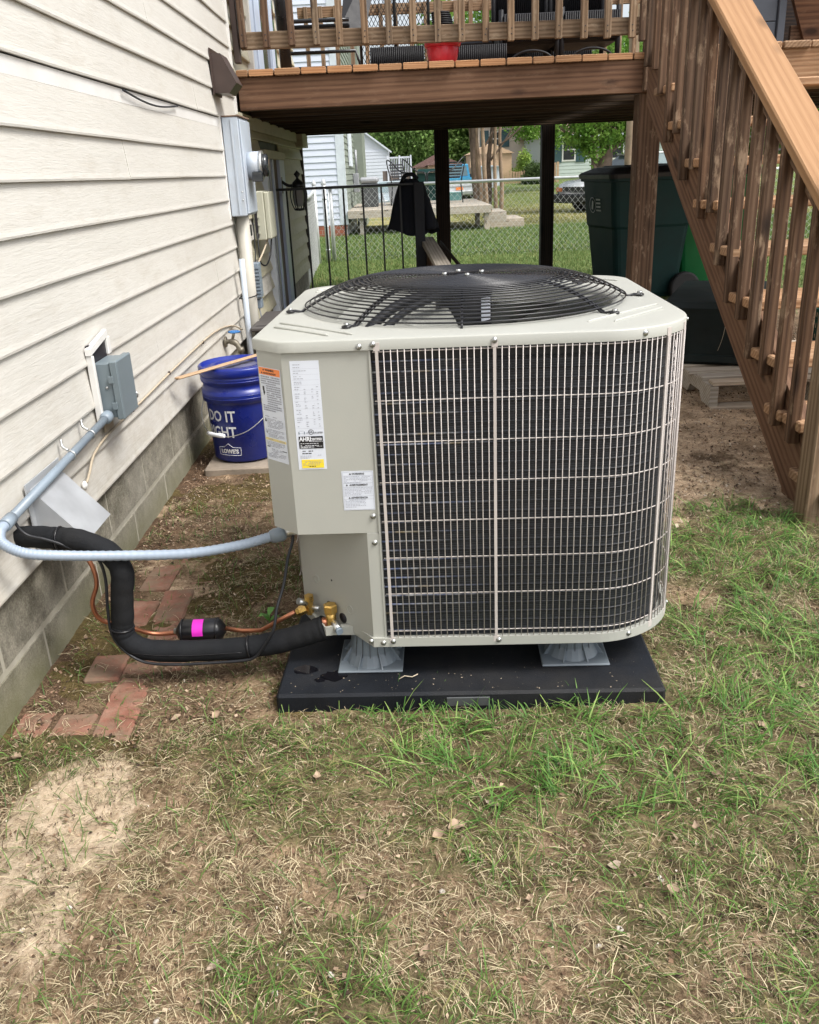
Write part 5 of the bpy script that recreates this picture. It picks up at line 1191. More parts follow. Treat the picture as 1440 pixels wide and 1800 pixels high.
n = 20; m.add(v, [(j*n+i, j*n+(i+1)%n, (j+1)*n+(i+1)%n, (j+1)*n+i) for j in range(6) for i in range(n)]+[tuple(6*n+i for i in range(n)), tuple(reversed(range(n)))], False); O('tote_body', m, 'tote', t)
for y in (-.30, .05, .32): O('moulded_rib', MB().box(-.262, -.245, y-.012, y+.012, .03, .33, .005), 'tote', t)
for x in (-.15, .15): O('moulded_rib', MB().box(x-.012, x+.012, -.428, -.405, .03, .33, .005), 'tote', t)
O('straw_bit', MB().tube(bez([(.05,-.440,.30),(.045,-.432,.22),(.035,-.428,.15),(.02,-.425,.09)],5), .0014, 4), 'cable', t)
for nm, x, y, w, d, z0, z1, lb in (('milk_crate', 2.30, 1.78, .33, .33, .002, .27, 'green plastic crate seen through the stair balusters under the lower treads'), ('milk_crate', 2.42, 2.55, .40, .30, .128, .42, 'green plastic crate on the pallet seen through the upper stair balusters')):
    t = T(nm, lb, 'crate')
    m = MB()
    for i in range(6):
        z = z0+.01+(z1-z0-.02)*i/5
        for a_, b_ in (((x,y),(x+w,y)),((x+w,y),(x+w,y+d)),((x+w,y+d),(x,y+d)),((x,y+d),(x,y))): m.bar((a_[0],a_[1],z),(b_[0],b_[1],z),.012,.018)
    O('crate_rails', m, 'crate', t); m = MB()
    for i in range(8):
        q = i/7
        for a_ in ((x+w*q,y),(x+w*q,y+d),(x,y+d*q),(x+w,y+d*q)): m.bar((a_[0],a_[1],z0),(a_[0],a_[1],z1),.010,.010,(0,1,0))
    O('crate_uprights', m, 'crate', t); O('crate_floor', MB().box(x,x+w,y,y+d,z0,z0+.008), 'crate', t); O('crate_shade_block', MB().box(x+.02,x+w-.02,y+.02,y+d-.02,z0+.01,z1-.03), M('crate shade', (.006,.06,.05), .6), t)  # darker inner block paints the shade inside the crate
# ---------------------------------------------------------------- chain link fence and the yard beyond
def chain(name, ax, ay, bx_, by_, z0, z1, par, per=.078, r=.0019):
    A, B = Vector((ax, ay, 0)), Vector((bx_, by_, 0)); L_ = (B-A).length; D = (B-A)/L_; Nn = Vector((-D.y, D.x, 0))
    V = []; F = []; n = int(L_/per*2); nz = int((z1-z0)/(per*.55))
    for i in range(n):
        x_ = i*per/2
        for sgn in (1, -1):
            pts = []
            for j in range(0, nz+1):
                s_ = x_+(per/2)*(j % 2 if sgn > 0 else (j+1) % 2)*1.0
                if i % 2: s_ = x_+(per/2)*((j+1) % 2 if sgn > 0 else j % 2)
                pts.append(A+D*s_+Nn*(.003*sgn)+Vector((0,0,z0+(z1-z0)*j/nz)))
            if sgn < 0: continue
            b0 = len(V)
            for p in pts:
                for (u, w) in ((-r, -r), (r, -r), (0, r*1.2)): V.append(tuple(p+D*u+Nn*w))
            for j in range(len(pts)-1):
                for k in range(3): F.append((b0+j*3+k, b0+j*3+(k+1)%3, b0+j*3+3+(k+1)%3, b0+j*3+3+k))
    o = arr_mesh(name, np.array(V), np.array(F), 'fence_steel', par); return K(o, 'stuff')
FY = 10.5; fz = .0
t = T('chain_link_fence', 'galvanised chain link fence across the lawn behind the deck', 'fence')
chain('chain_mesh', -.60, FY, 7.4, FY, -.06, .925, t)
O('top_rail', MB().tube([(-.66,FY,.945),(7.4,FY,.925)], .021, 10), 'fence_steel', t)
for x in (-.60, 3.05, 6.1): O('fence_post', MB().tube([(x,FY+.03,-.1),(x,FY+.03,.96)], .022, 10), 'fence_steel', t)
O('corner_post', MB().tube([(-.68,FY-.02,-.1),(-.68,FY-.02,.99)], .030, 12), 'fence_steel', t); O('post_cap', MB().lathe([(.034,0),(.036,.02),(.022,.05),(.010,.07),(0,.075)], 12, (-.68,FY-.02,.985)), 'fence_steel', t)
O('tension_bar', MB().tube([(-.625,FY,-.02),(-.625,FY,.92)], .006, 6), 'fence_steel', t)
for z in (.15, .45, .80): O('brace_band', MB().tube([(-.68,FY-.02,z),(-.68,FY-.02,z+.02)], .034, 12), 'fence_steel', t)
t = T('side_fence', 'old pale chain link fence running back from the house corner', 'fence')
chain('chain_mesh', -.66, 7.15, -.80, FY-.1, -.05, .90, t, .07, .0026)
O('top_rail', MB().tube(bez([(-.64,7.1,.93),(-.69,8.2,.88),(-.74,9.4,.90),(-.80,FY-.1,.96)],6), .022, 8), 'fence_steel', t)
O('end_post', MB().tube([(-.80,FY-.1,-.1),(-.80,FY-.1,.99)], .024, 10), 'fence_steel', t); O('post_cap', MB().lathe([(.030,0),(.032,.02),(.012,.05),(0,.06)], 12, (-.80,FY-.1,.985)), 'fence_steel', t)
# ---------------------------------------------------------------- neighbour house
def sidingwall(par, name, x0, x1, y0, y1, z0, z1, s, mat, axis, cut=None):
    """individual laps on a far wall; axis 'y' faces -Y at y0, axis 'x' faces +X at x1"""
    z = z0; i = 0
    while z < z1-.01:
        h_ = min(s, z1-z)
        if axis == 'y': v = [(x0,y0-.018,z),(x1,y0-.018,z),(x1,y0-.002,z+h_),(x0,y0-.002,z+h_),(x0,y0+.01,z),(x1,y0+.01,z),(x1,y0+.01,z+h_),(x0,y0+.01,z+h_)]
        else: v = [(x1+.018,y0,z),(x1+.018,y1,z),(x1+.002,y1,z+h_),(x1+.002,y0,z+h_),(x1-.01,y0,z),(x1-.01,y1,z),(x1-.01,y1,z+h_),(x1-.01,y0,z+h_)]
        m = MB().add(v, [(0,1,2,3),(7,6,5,4),(0,4,5,1),(1,5,6,2),(2,6,7,3),(3,7,4,0)]); O(name, m, mat, par); z += s; i += 1
nb = T('neighbour_house', 'pale blue white sided neighbour house on red brick base beyond the fence', 'house')
NX, NY = -.74, 16.45
O('wall_core', MB().box(-7, NX-.012, NY+.012, NY+4.2, -.1, 4.2), 'nb_white', nb)
sidingwall(nb, 'siding_lap', -5, NX-.14, NY, NY, .165, 4.2, .1165, 'nb_white', 'y')
sidingwall(nb, 'side_lap', 0, NX, NY+.1, NY+4.2, .165, 4.2, .1165, 'nb_side_shaded', 'x')
O('corner_board', MB().box(NX-.14, NX+.02, NY-.022, NY+.10, .165, 4.2), 'nb_trim', nb)
for r_ in range(3):
    for i in range(14):
        x = -4.0+.24*i+(.12 if r_ % 2 else 0)
        if x < NX-.05: O('brick', MB().box(x, min(x+.228, NX-.01), NY-.01, NY+.05, -.08+.08*r_, -.008+.08*r_, .003), 'red_brick', nb)
O('mortar_bed', MB().box(-5, NX-.02, NY-.004, NY+.02, -.3, .164), 'mortar', nb)
O('side_window', MB().box(NX+.02, NX+.05, NY+1.5, NY+2.6, 1.25, 2.3), 'nb_trim', nb); O('side_bump', MB().box(NX-.0, NX+.22, NY+4.2, NY+6.0, -.1, 4.0), 'nb_side_shaded', nb)
O('utility_meter', MB().box(NX+.02, NX+.14, NY+2.9, NY+3.3, .70, 1.1, .01), 'frame_grey', nb)
O('utility_pipe', MB().tube([(NX+.10,NY+3.1,1.1),(NX+.10,NY+3.1,1.6)], .025, 8), 'frame_grey', nb)
# low platform deck
t = T('neighbour_platform', 'low weathered grey wooden platform deck with steps beyond the chain link fence', 'platform')
PZt = .415
for i in range(30): board('platform_board', (-.72, 16.42+.145*i, PZt-.018), (2.12+.02*math.sin(i*3), 16.42+.145*i, PZt-.018), .138, .036, 'wood_grey', t, bev=.003)
board('fascia', (-.72, 16.36, .345), (2.10, 16.36, .345), .14, .04, 'wood_grey', t, up=(0,1,0)); board('side_fascia', (2.11, 16.38, .335), (2.11, 20.6, .335), .14, .04, 'wood_grey', t, up=(1,0,0))
for x, y in ((-.45,16.45),(2.02,16.45),(.8,16.9),(2.02,18.6)): board('support_post', (x,y,-.2), (x,y,.28), .10, .10, 'wood_grey', t, up=(0,-1,0))
for k, (z, x1) in enumerate(((.24, 2.50), (.09, 2.88))):
    board('step_board', (2.14, 17.2, z), (2.14, 18.6, z), .03, .03, 'wood_grey', t); board('step_tread', (2.30+.36*k, 17.0, z), (2.30+.36*k, 18.4, z), .36, .045, 'wood_grey', t); board('step_riser', (2.46+.36*k, 17.0, z-.10), (2.46+.36*k, 18.4, z-.10), .15, .04, 'wood_grey', t, up=(1,0,0))
    board('step_side', (2.12, 17.0, z-.10), (2.48+.36*k, 17.0, z-.10), .16, .04, 'wood_grey', t, up=(0,1,0))
def patio_chair(x, y, z, rz, lb):
    t = T('patio_chair', lb, 'chair', (x, y, z), rz)
    O('seat', MB().box(-.24,.24,-.24,.24,.42,.445,.01), 'black_metal', t)
    bk = MB(); 
    for q in range(6): bk.bar((-.22,.25+.02*q,.52+.06*q),(.22,.25+.02*q,.52+.06*q),.03,.012,(0,-1,.3))
    O('back_slats', bk, 'black_metal', t)
    for sx_ in (-.25,.25):
        O('arm_frame', MB().tube(bez([(sx_,.26,.45),(sx_,.38,.86),(sx_,.30,.90),(sx_,.0,.68),(sx_,-.24,.64),(sx_,-.27,.45),(sx_,-.24,.0)],5), .014, 6), 'black_metal', t); O('back_leg', MB().tube([(sx_,.24,.45),(sx_,.30,0)], .014, 6), 'black_metal', t)
patio_chair(.52, 18.2, PZt, R(48), 'black slatted patio chair on the grey platform left of the deck post')
patio_chair(1.30, 18.4, PZt, R(-50), 'black patio chair frame on the grey platform in front of the blue truck')
t = T('covered_grill', 'grey covered box grill on the platform beside the neighbour house', 'grill')
O('grill_body', MB().box(-.50, -.15, 18.0, 18.6, PZt, PZt+.48, .01), 'grey_plastic', t); O('grill_lid', MB().box(-.53, -.12, 17.97, 18.63, PZt+.485, PZt+.60, .04), 'frame_grey', t); O('grill_leg', MB().bar((-.10,17.9,PZt+.45),(-.0,17.9,PZt+.02),.03,.03), 'frame_grey', t)
t = T('grey_bin', 'grey plastic bin on the platform right of the covered grill', 'bin')
O('bin_body', MB().prism([(.10,PZt),(.32,PZt),(.36,PZt+.42),(.06,PZt+.42)], 18.9, 19.3, axis=1), 'frame_grey', t); O('bin_lid', MB().box(.04,.38,18.88,19.32,PZt+.425,PZt+.47,.01), 'grey_plastic', t)
t = T('green_cart', 'dark green lidded cart standing behind the platform', 'bin', (1.08, 24.0, gz(1.08, 24)), 0); t.scale = (.68, .8, 1.12)
O('cart_body', MB().prism([(-.30,0),(.30,0),(.38,1.06),(-.38,1.06)], -.35, .35, axis=1), 'bin_green', t); O('cart_lid', MB().prism([(-.41,1.065),(.41,1.065),(.36,1.15),(-.32,1.15)], -.4, .4, axis=1), 'bin_teal', t)
for i in range(3): O('lettering_bar', MB().box(-.08+.09*i, -.02+.09*i, -.366, -.3645, .80, .86), 'frame_grey', t)
t = T('low_green_tub', 'small pale green tub on the grey platform in front of the truck', 'tub', (1.60, 20.1, PZt), 0); t.scale = (.62, .62, .5)
O('tub_body', MB().prism([(-.26,0),(.26,0),(.32,.32),(-.32,.32)], -.22, .22, axis=1), M('pale teal plastic', (.13,.30,.28), .5), t); O('tub_rim', MB().box(-.34,.34,-.24,.24,.321,.36,.01), M('pale teal rim', (.20,.40,.37), .5), t)
# vehicles
def car(kind, x, y, z, rz, label, paint, cat, top=None):
    t = T(kind, label, cat, (x, y, z), rz)
    return t
def wheel(t, x, y, r, w=.2):
    w_ = O('wheel', MB().tube([(x-w/2,y,r),(x-w/2+.03,y,r),(x+w/2-.03,y,r),(x+w/2,y,r)], [r*.9,r,r,r*.9], 22), 'tyre', t); O('rim', MB().tube([(x-w/2-.005,y,r),(x+w/2+.005,y,r)], r*.55, 16), 'steel', w_)
def loft(par, name, secs, mat, smooth=False, caps=True):
    """secs: list of (y, [(x,z)...]) all the same length"""
    m = MB(); n = len(secs[0][1]); v = [(x, y, z) for y, P in secs for x, z in P]
    f = [(j*n+i, j*n+(i+1)%n, (j+1)*n+(i+1)%n, (j+1)*n+i) for j in range(len(secs)-1) for i in range(n)]
    if caps: f += [tuple(range(n)), tuple((len(secs)-1)*n+i for i in reversed(range(n)))]
    return O(name, m.add(v, f, smooth), mat, par)
def bodysec(w, z0, z1, tuck=.08): return [(-w+.06,z0),(w-.06,z0),(w,z0+.12),(w,z1-.14),(w-tuck,z1),(-w+tuck,z1),(-w,z1-.14),(-w,z0+.12)]
# pickup seen from the rear
tz = gz(3.05, 38)
t = T('pickup_truck', 'blue and white pickup truck parked beyond the platform, seen from behind', 'truck', (2.90, 38.0, -.32), R(4)); t.scale = (.86,.9,.86)
loft(t, 'lower_body', [(0, bodysec(.95,.42,1.02)),(.1, bodysec(.98,.40,1.03)),(5.2, bodysec(.98,.40,1.02)),(5.3, bodysec(.9,.45,.98))], 'car_white')
loft(t, 'upper_body', [(-.0, bodysec(.95,.98,1.20,.04)),(.08, bodysec(.97,.98,1.22,.04)),(5.1, bodysec(.97,.96,1.14,.1))], 'car_blue')
loft(t, 'cab', [(1.9,[(-.85,1.15),(.85,1.15),(.74,1.83),(-.74,1.83)]),(2.0,[(-.87,1.15),(.87,1.15),(.74,1.87),(-.74,1.87)]),(3.2,[(-.87,1.15),(.87,1.15),(.74,1.86),(-.74,1.86)]),(3.9,[(-.85,1.15),(.85,1.15),(.80,1.2),(-.80,1.2)])], 'car_blue')
O('rear_window', MB().add([(-.72,1.885,1.30),(.72,1.885,1.30),(.64,1.885,1.76),(-.64,1.885,1.76)], [(0,1,2,3)]), 'car_glass', t)
O('cap_window_frame', MB().box(-.80,.80,.02,.06,1.20,1.24), 'car_blue', t)
O('tailgate_band', MB().box(-.75,.75,-.035,-.02,.84,.98), 'car_white', t); O('bumper', MB().box(-.96,.96,-.16,-.02,.44,.62,.02), 'steel', t); O('license_plate', MB().box(-.18,.18,-.03,-.015,.66,.80), 'label_orange', t)
for x in (-.90,.90): O('tail_lamp', MB().box(x-.07,x+.07,-.03,.02,.80,1.08,.01), 'tail_red', t); O('side_mirror', MB().box(x*1.15-.1,x*1.15+.1,2.9,3.0,1.2,1.38,.02), 'black_plastic', t)
for x in (-.85,.85):
    for y in (1.1, 4.3): wheel(t, x, y, .36, .24)
# parked sedan with windscreen facing
t = T('silver_car', 'silver car with sloped windscreen parked behind the patio chair', 'car', (.28, 33.0, -.50), R(8)); t.scale = (.9,.9,.9)
loft(t, 'body', [(0, bodysec(.75,.35,.66)),(.2, bodysec(.86,.25,.76)),(1.2, bodysec(.9,.22,.92)),(4.2, bodysec(.9,.22,.95)),(4.5, bodysec(.8,.3,.85))], 'car_silver')
loft(t, 'roof', [(1.15,[(-.80,.90),(.80,.90),(.78,.93),(-.78,.93)]),(2.0,[(-.82,.90),(.82,.90),(.62,1.40),(-.62,1.40)]),(3.3,[(-.82,.92),(.82,.92),(.62,1.40),(-.62,1.40)]),(4.1,[(-.80,.92),(.80,.92),(.76,.95),(-.76,.95)])], 'car_silver')
O('windscreen', MB().add([(-.74,1.19,.965),(.74,1.19,.965),(.58,1.90,1.37),(-.58,1.90,1.37)], [(0,1,2,3)]), 'car_glass', t)
for x in (-.62,.62): O('headlight', MB().box(x-.16,x+.16,.0,.06,.55,.68,.02), 'nb_trim', t)
for x in (-.8,.8):
    for y in (.8, 3.5): wheel(t, x, y, .31)
t = T('dark_car', 'dark purple car parked far left behind the neighbour house corner', 'car', (-.55, 37.0, -.50), R(80)); t.scale = (.9,.9,.9)
loft(t, 'body', [(0, bodysec(.75,.35,.66)),(.2, bodysec(.86,.25,.80)),(4.2, bodysec(.9,.22,.9)),(4.5, bodysec(.8,.3,.8))], 'car_dark')
loft(t, 'roof', [(1.0,[(-.80,.86),(.80,.86),(.78,.9),(-.78,.9)]),(1.8,[(-.82,.9),(.82,.9),(.62,1.36),(-.62,1.36)]),(3.3,[(-.82,.9),(.82,.9),(.62,1.36),(-.62,1.36)]),(4.0,[(-.80,.88),(.80,.88),(.76,.9),(-.76,.9)])], 'car_glass')
for x in (-.8,.8):
    for y in (.8, 3.5): wheel(t, x, y, .31)
# SUV nose at the right
sg = gz(6.2, 24)
t = T('white_suv', 'white car nose with orange lamp parked on the lawn behind the green bin', 'car', (5.02, 23.2, -.16), R(-62)); 
loft(t, 'body', [(0, bodysec(.72,.42,.66)),(.08, bodysec(.82,.36,.74)),(.35, bodysec(.86,.34,.82)),(1.35, bodysec(.88,.34,.90)),(4.2, bodysec(.88,.34,.95))], 'car_white', True)
loft(t, 'greenhouse', [(1.3,[(-.80,.88),(.80,.88),(.76,.92),(-.76,.92)]),(2.1,[(-.82,.9),(.82,.9),(.66,1.42),(-.66,1.42)]),(4.0,[(-.82,.9),(.82,.9),(.66,1.42),(-.66,1.42)])], 'car_glass'); O('roof_panel', MB().box(-.66,.66,2.0,4.1,1.425,1.47,.02), 'car_white', t)
O('bumper', MB().box(-.86,.86,-.07,.30,.26,.50,.05), 'black_plastic', t); O('grille', MB().box(-.45,.45,-.02,.01,.56,.68), 'black_plastic', t)
for x in (-.64,.64): O('headlight', MB().box(x-.15,x+.15,-.015,.16,.54,.67,.03), 'lamp_orange' if x < 0 else 'nb_trim', t)
for x in (-.80,.80): wheel(t, x, .95, .34, .2); wheel(t, x, 3.5, .34, .2)
# ---------------------------------------------------------------- far houses, sheds, fences
def house_far(x0, x1, y, z0, z1, depth, lb, mat, win, rh=2.2, s=.17):
    t = T('far_house', lb, 'house')
    O('wall_core', MB().box(x0, x1, y+.02, y+depth, z0-1, z1), mat, t); sidingwall(t, 'siding_lap', x0, x1, y, y, z0, z1, s, mat, 'y')
    O('foundation', MB().box(x0-.02, x1+.02, y-.03, y+.1, z0-1.2, z0-.01), 'red_brick' if 0 else 'concrete', t)
    m = MB(); e = .35; m.add([(x0-e,y-e,z1),(x1+e,y-e,z1),(x1+e,y+depth/2,z1+rh),(x0-e,y+depth/2,z1+rh),(x0-e,y+depth+e,z1),(x1+e,y+depth+e,z1),(x0-e,y-e,z1-.16),(x1+e,y-e,z1-.16)], [(0,1,2,3),(3,2,5,4),(6,7,1,0),(0,3,4),(1,5,2)]); O('roof', m, 'roof', t)
    O('gutter', MB().box(x0-e, x1+e, y-e-.06, y-e, z1-.14, z1-.01), 'nb_trim', t)
    for (a, b, c, d_) in win:
        w_ = O('window', MB().box(a, b, y-.05, y-.02, c, d_), 'white_trim', t); O('pane', MB().box(a+.07, b-.07, y-.06, y-.052, c+.07, (c+d_)/2-.03), 'glass_dark', w_); O('pane', MB().box(a+.07, b-.07, y-.06, y-.052, (c+d_)/2+.03, d_-.07), 'glass_dark', w_)
        O('shutter', MB().box(a-.50, a-.02, y-.06, y-.03, c-.05, d_+.05), 'shutter', t); O('shutter', MB().box(b+.02, b+.50, y-.06, y-.03, c-.05, d_+.05), 'shutter', t)
    return t
house_far(7.55, 13.6, 45, .50, 2.45, 8, 'mint green house with dark teal shutters far behind the maple tree', 'mint', [(8.50,9.18,1.22,2.30),(10.85,11.6,1.22,2.30)], 2.4)
house_far(4.9, 8.6, 52, .7, 3.6, 7, 'cream house with a reddish roof beyond the tan shed', 'peach', [(5.55,6.2,2.2,3.0)], 2.2)
t = T('far_house', 'white gabled house far left beyond the parked cars', 'house')
O('wall_core', MB().prism([(-4,-.6),(-.19,-.6),(-.19,2.24),(-.95,2.80),(-2.2,3.7),(-4,3.7)], 50.02, 57, axis=1), 'shed_white', t); sidingwall(t, 'siding_lap', -4, -.19, 50, 50, -.4, 2.24, .17, 'shed_white', 'y')
O('roof_edge', MB().bar((-.02,50,2.10),(-2.3,50,3.80),.3,.08), 'nb_trim', t)
def shed(x0, x1, y, z0, z1, mat, lb, rh=.5, door=None):
    t = T('garden_shed', lb, 'shed')
    O('shed_wall', MB().box(x0, x1, y, y+2.5, z0, z1), mat, t); m = MB(); e = .12; xm = (x0+x1)/2
    m.add([(x0-e,y-e,z1-.02),(xm,y-e,z1+rh),(x1+e,y-e,z1-.02),(x0-e,y+2.6,z1-.02),(xm,y+2.6,z1+rh),(x1+e,y+2.6,z1-.02)], [(0,1,4,3),(1,2,5,4),(0,2,1),(3,4,5)]); O('roof', m, 'roof' if door else mat, t)
    if door: O('shed_door', MB().box(door[0], door[1], y-.03, y-.005, z0, z1-.25), 'shed_white', t)
    return t
shed(3.75, 5.75, 43, -.35, 1.72, 'tan_shed', 'tan garden shed behind the multi stemmed tree', .45)
shed(3.9, 4.9, 40.5, -.45, 1.15, 'shed_white', 'small white shed in front of the tan shed', .05)
shed(1.9, 3.6, 47, -.5, 1.35, 'tan_shed', 'tan shed with white door far beyond the blue truck', .35, (2.3,2.95))
t = T('picket_fence', 'tan wooden picket fence beside the tan shed', 'fence')
for i in range(22):
    x = 4.95+.12*i; y = 41-.03*i; O('picket', MB().box(x, x+.10, y, y+.02, .2, .88+.35*max(0,(i-9)/12)**1.5+.02*math.sin(i*5)), 'tan_shed', t)
t = T('white_railing', 'white picket railing in front of the far white house', 'railing')
O('rail', MB().box(-.25, .97, 46, 46.04, 1.72, 1.80), 'nb_trim', t)
for i in range(14): O('picket', MB().box(-.22+.088*i, -.19+.088*i, 46, 46.03, .9, 1.74), 'nb_trim', t)
for x in (-.25, .35, .93): O('post', MB().box(x, x+.08, 45.98, 46.06, -.4, 1.86), 'nb_trim', t)
O('panel', MB().box(-.5, 1.0, 46.05, 46.1, -.4, 1.15), 'tan_panel', t)
t = T('far_garage', 'low garage with tan door and brown roof beyond the green cart', 'garage')
O('wall', MB().box(1.3, 3.4, 49, 52, -.5, 1.25), 'peach', t); O('roof', MB().prism([(1.0,1.25),(3.7,1.25),(2.3,1.85)], 48.8, 52.2, axis=1), 'roof', t)
# ground strips
K(O('driveway', MB().add([(-9,34,gz_far(-9,34)+.012),(2.6,33.2,gz_far(2.6,33.2)+.012),(3.4,47,-.262),(-9,47,-.262)], [(0,1,2,3)]), 'concrete'), 'structure')
# ---------------------------------------------------------------- trees
def leafmat(name, a, b, c):
    m, nt, bs = nmat(name); g = nt.nodes.new('ShaderNodeNewGeometry'); v = nt.nodes.new('ShaderNodeVertexColor'); v.layer_name = 'tint'
    col = ramp(nt, noi(nt, g.outputs['Position'], 2.2, 4), [(.3, a), (.5, b), (.7, c)]); col = mix(nt, 1, col, v.outputs[0], 'MULTIPLY')
    nt.links.new(col, bs.inputs['Base Color']); bs.inputs['Roughness'].default_value = .6; bs.inputs['Specular IOR Level'].default_value = .25
    tr = nt.nodes.new('ShaderNodeBsdfTranslucent'); nt.links.new(col, tr.inputs['Color']); ms = nt.nodes.new('ShaderNodeMixShader'); ms.inputs[0].default_value = .35
    nt.links.new(bs.outputs[0], ms.inputs[1]); nt.links.new(tr.outputs[0], ms.inputs[2]); out = nt.nodes['Material Output']; nt.links.new(ms.outputs[0], out.inputs[0]); return m
MT['leaf'] = leafmat('maple leaves', (.07,.17,.025), (.14,.27,.045), (.25,.38,.09)); MT['leaf_far'] = leafmat('far foliage', (.08,.16,.035), (.15,.25,.06), (.28,.38,.13)); MT['leaf_dark'] = leafmat('shrub foliage', (.03,.06,.02), (.06,.10,.03), (.10,.15,.05)); MT['leaf_lime'] = leafmat('lime shrub', (.15,.25,.04), (.25,.37,.08), (.38,.46,.12))
MT['bark'] = M('brown bark', (.14,.10,.075), .9, 0, .4, 8, .8, 30); MT['bark_pale'] = M('smooth tan bark', (.33,.24,.165), .8, 0, .3, 5, .4, 40, dirt=(.20,.10,.06), dirt_amt=.7)
def crown(par, name, lobes, n, size, mat, seed=0):
    """leaf sized faces clumped on the shells of uneven lobes: (cx,cy,cz,rx,ry,rz)"""
    g = np.random.default_rng(seed); V = []; C_ = []
    tot = sum(l[3]*l[4]+l[4]*l[5] for l in lobes)
    for (cx_, cy_, cz_, rx, ry, rz) in lobes:
        k = int(n*(rx*ry+ry*rz)/tot); nc = max(6, k//22)
        d = g.normal(size=(nc,3)); d /= np.linalg.norm(d, axis=1)[:,None]; rr = .55+.5*g.random(nc)
        cc = d*rr[:,None]*np.array([rx,ry,rz])+np.array([cx_,cy_,cz_])
        idx = g.integers(0, nc, k); p = cc[idx]+g.normal(size=(k,3))*size*2.1
        a = g.normal(size=(k,3)); a /= np.linalg.norm(a, axis=1)[:,None]; b = np.cross(a, g.normal(size=(k,3))); b /= np.linalg.norm(b, axis=1)[:,None]
        s_ = size*(.6+.8*g.random((k,1))); q = np.stack([p-a*s_, p+b*s_*.55, p+a*s_, p-b*s_*.55], 1); V.append(q.reshape(-1,3))
        tone = .75+.5*g.random(nc)[idx]; C_.append(np.repeat(tone, 4))
    V = np.concatenate(V); C_ = np.concatenate(C_); cols = np.stack([C_, C_, C_*.95], 1)
    o = arr_mesh(name, V, np.arange(len(V)).reshape(-1,4), mat, par, cols=cols); return K(o, 'stuff')
def limb(pts, r0, r1, n=9): 
    P = bez(pts, 5); return MB().tube(P, [r0+(r1-r0)*i/(len(P)-1) for i in range(len(P))], n)
# crepe myrtle trunks beyond the platform
t = T('multi_stem_tree', 'tan multi stemmed tree with smooth trunks behind the platform steps', 'tree')
ty = 27.0
for i, (x0, x1, r_, dy) in enumerate(((2.72,2.58,.075,0),(2.86,2.76,.085,.2),(3.02,2.92,.07,-.1),(3.08,3.2,.075,.15),(3.32,3.30,.055,0),(3.47,3.52,.060,.1),(2.80,2.50,.06,.3))):
    O('trunk', limb([(x0,ty+dy,-.35),((x0*2+x1)/3+.04*math.sin(i*3),ty+dy,.5),((x0+x1)/2-.03,ty+dy,1.3),(x1+.05*math.cos(i*2),ty+dy,2.4),(x1+(.25 if i%2 else -.2),ty+dy,4.2)], r_*1.25, r_*.6), 'bark_pale' if i % 3 else 'bark', t)
for (a, b) in (((3.15,1.3),(3.9,2.3)),((2.9,1.6),(3.3,2.3)),((3.4,1.7),(4.3,2.4))): O('branch', limb([(a[0],ty,a[1]),((a[0]+b[0])/2,ty,(a[1]+b[1])/2-.05),(b[0],ty,b[1])], .035, .02), 'bark', t)
crown(t, 'crown', [(2.6,ty,4.6,1.8,1.6,1.3),(4.0,ty+.3,4.4,1.6,1.4,1.2)], 9000, .07, 'leaf', 1)
# maple
t = T('maple_tree', 'leafy green maple tree in front of the mint green house', 'tree')
my = 24.0; MO = -.48
O('trunk', limb([(6.35+MO,my,-.2),(6.42+MO,my,.6),(6.50+MO,my,1.2),(6.50+MO,my,2.0),(6.4+MO,my,3.2)], .24, .16), 'bark', t)
for b_ in (((6.45,.9),(5.9,1.5),(5.2,2.0)),((6.5,1.3),(7.2,1.8),(8.0,2.3)),((6.55,1.5),(6.0,2.4),(4.9,2.75))): O('branch', limb([(b_[0][0]+MO,my,b_[0][1]),(b_[1][0]+MO,my,b_[1][1]),(b_[2][0]+MO,my-.3,b_[2][1])], .09, .03), 'bark', t)
crown(t, 'crown', [(q[0]+MO,)+q[1:] for q in [(6.2,my,2.55,1.0,.9,.55),(7.1,my+.2,2.5,.9,.9,.65),(5.85,my-.5,2.05,.42,.5,.24),(5.55,my-.4,1.75,.30,.4,.16),(7.15,my,1.85,.55,.6,.30),(6.0,my-.3,1.42,.34,.4,.22),(6.3,my-.5,1.75,.55,.4,.22),(5.0,my-.5,2.75,.5,.5,.3),(6.9,my,3.6,1.9,1.6,1.0)]], 17000, .055, 'leaf', 2)
t = T('sapling_branch_tree', 'tree with drooping leafy branches between the trunks and the mint house', 'tree')
O('trunk', limb([(8.3,36,.0),(8.2,36,2.0),(8.0,36,4.5)], .16, .1), 'bark', t)
O('branch', limb([(8.1,36,3.6),(6.6,35.5,3.2),(4.9,35,2.7)], .07, .02), 'bark', t); O('branch', limb([(8.1,36,3.2),(7.0,35.5,2.6),(6.0,35,2.15)], .06, .02), 'bark', t)
crown(t, 'crown', [(5.0,35,2.75,.9,.6,.28),(5.9,35,2.45,.9,.6,.36),(6.45,35,2.05,.55,.5,.30),(5.3,35,2.25,.5,.5,.22),(7.0,35.5,2.7,.8,.6,.4),(7.8,36,4.0,1.8,1.4,.9)], 9000, .06, 'leaf', 3)
t = T('pale_trunk_tree', 'tree with a thick pale straight trunk right of the maple', 'tree')
O('trunk', limb([(5.22,18,-.1),(5.20,18,1.0),(5.20,18,2.2),(5.15,18,4.6)], .115, .10, 12), 'bark_pale', t); crown(t, 'crown', [(5.6,18,5.4,2.0,1.8,1.2)], 5000, .07, 'leaf', 4)
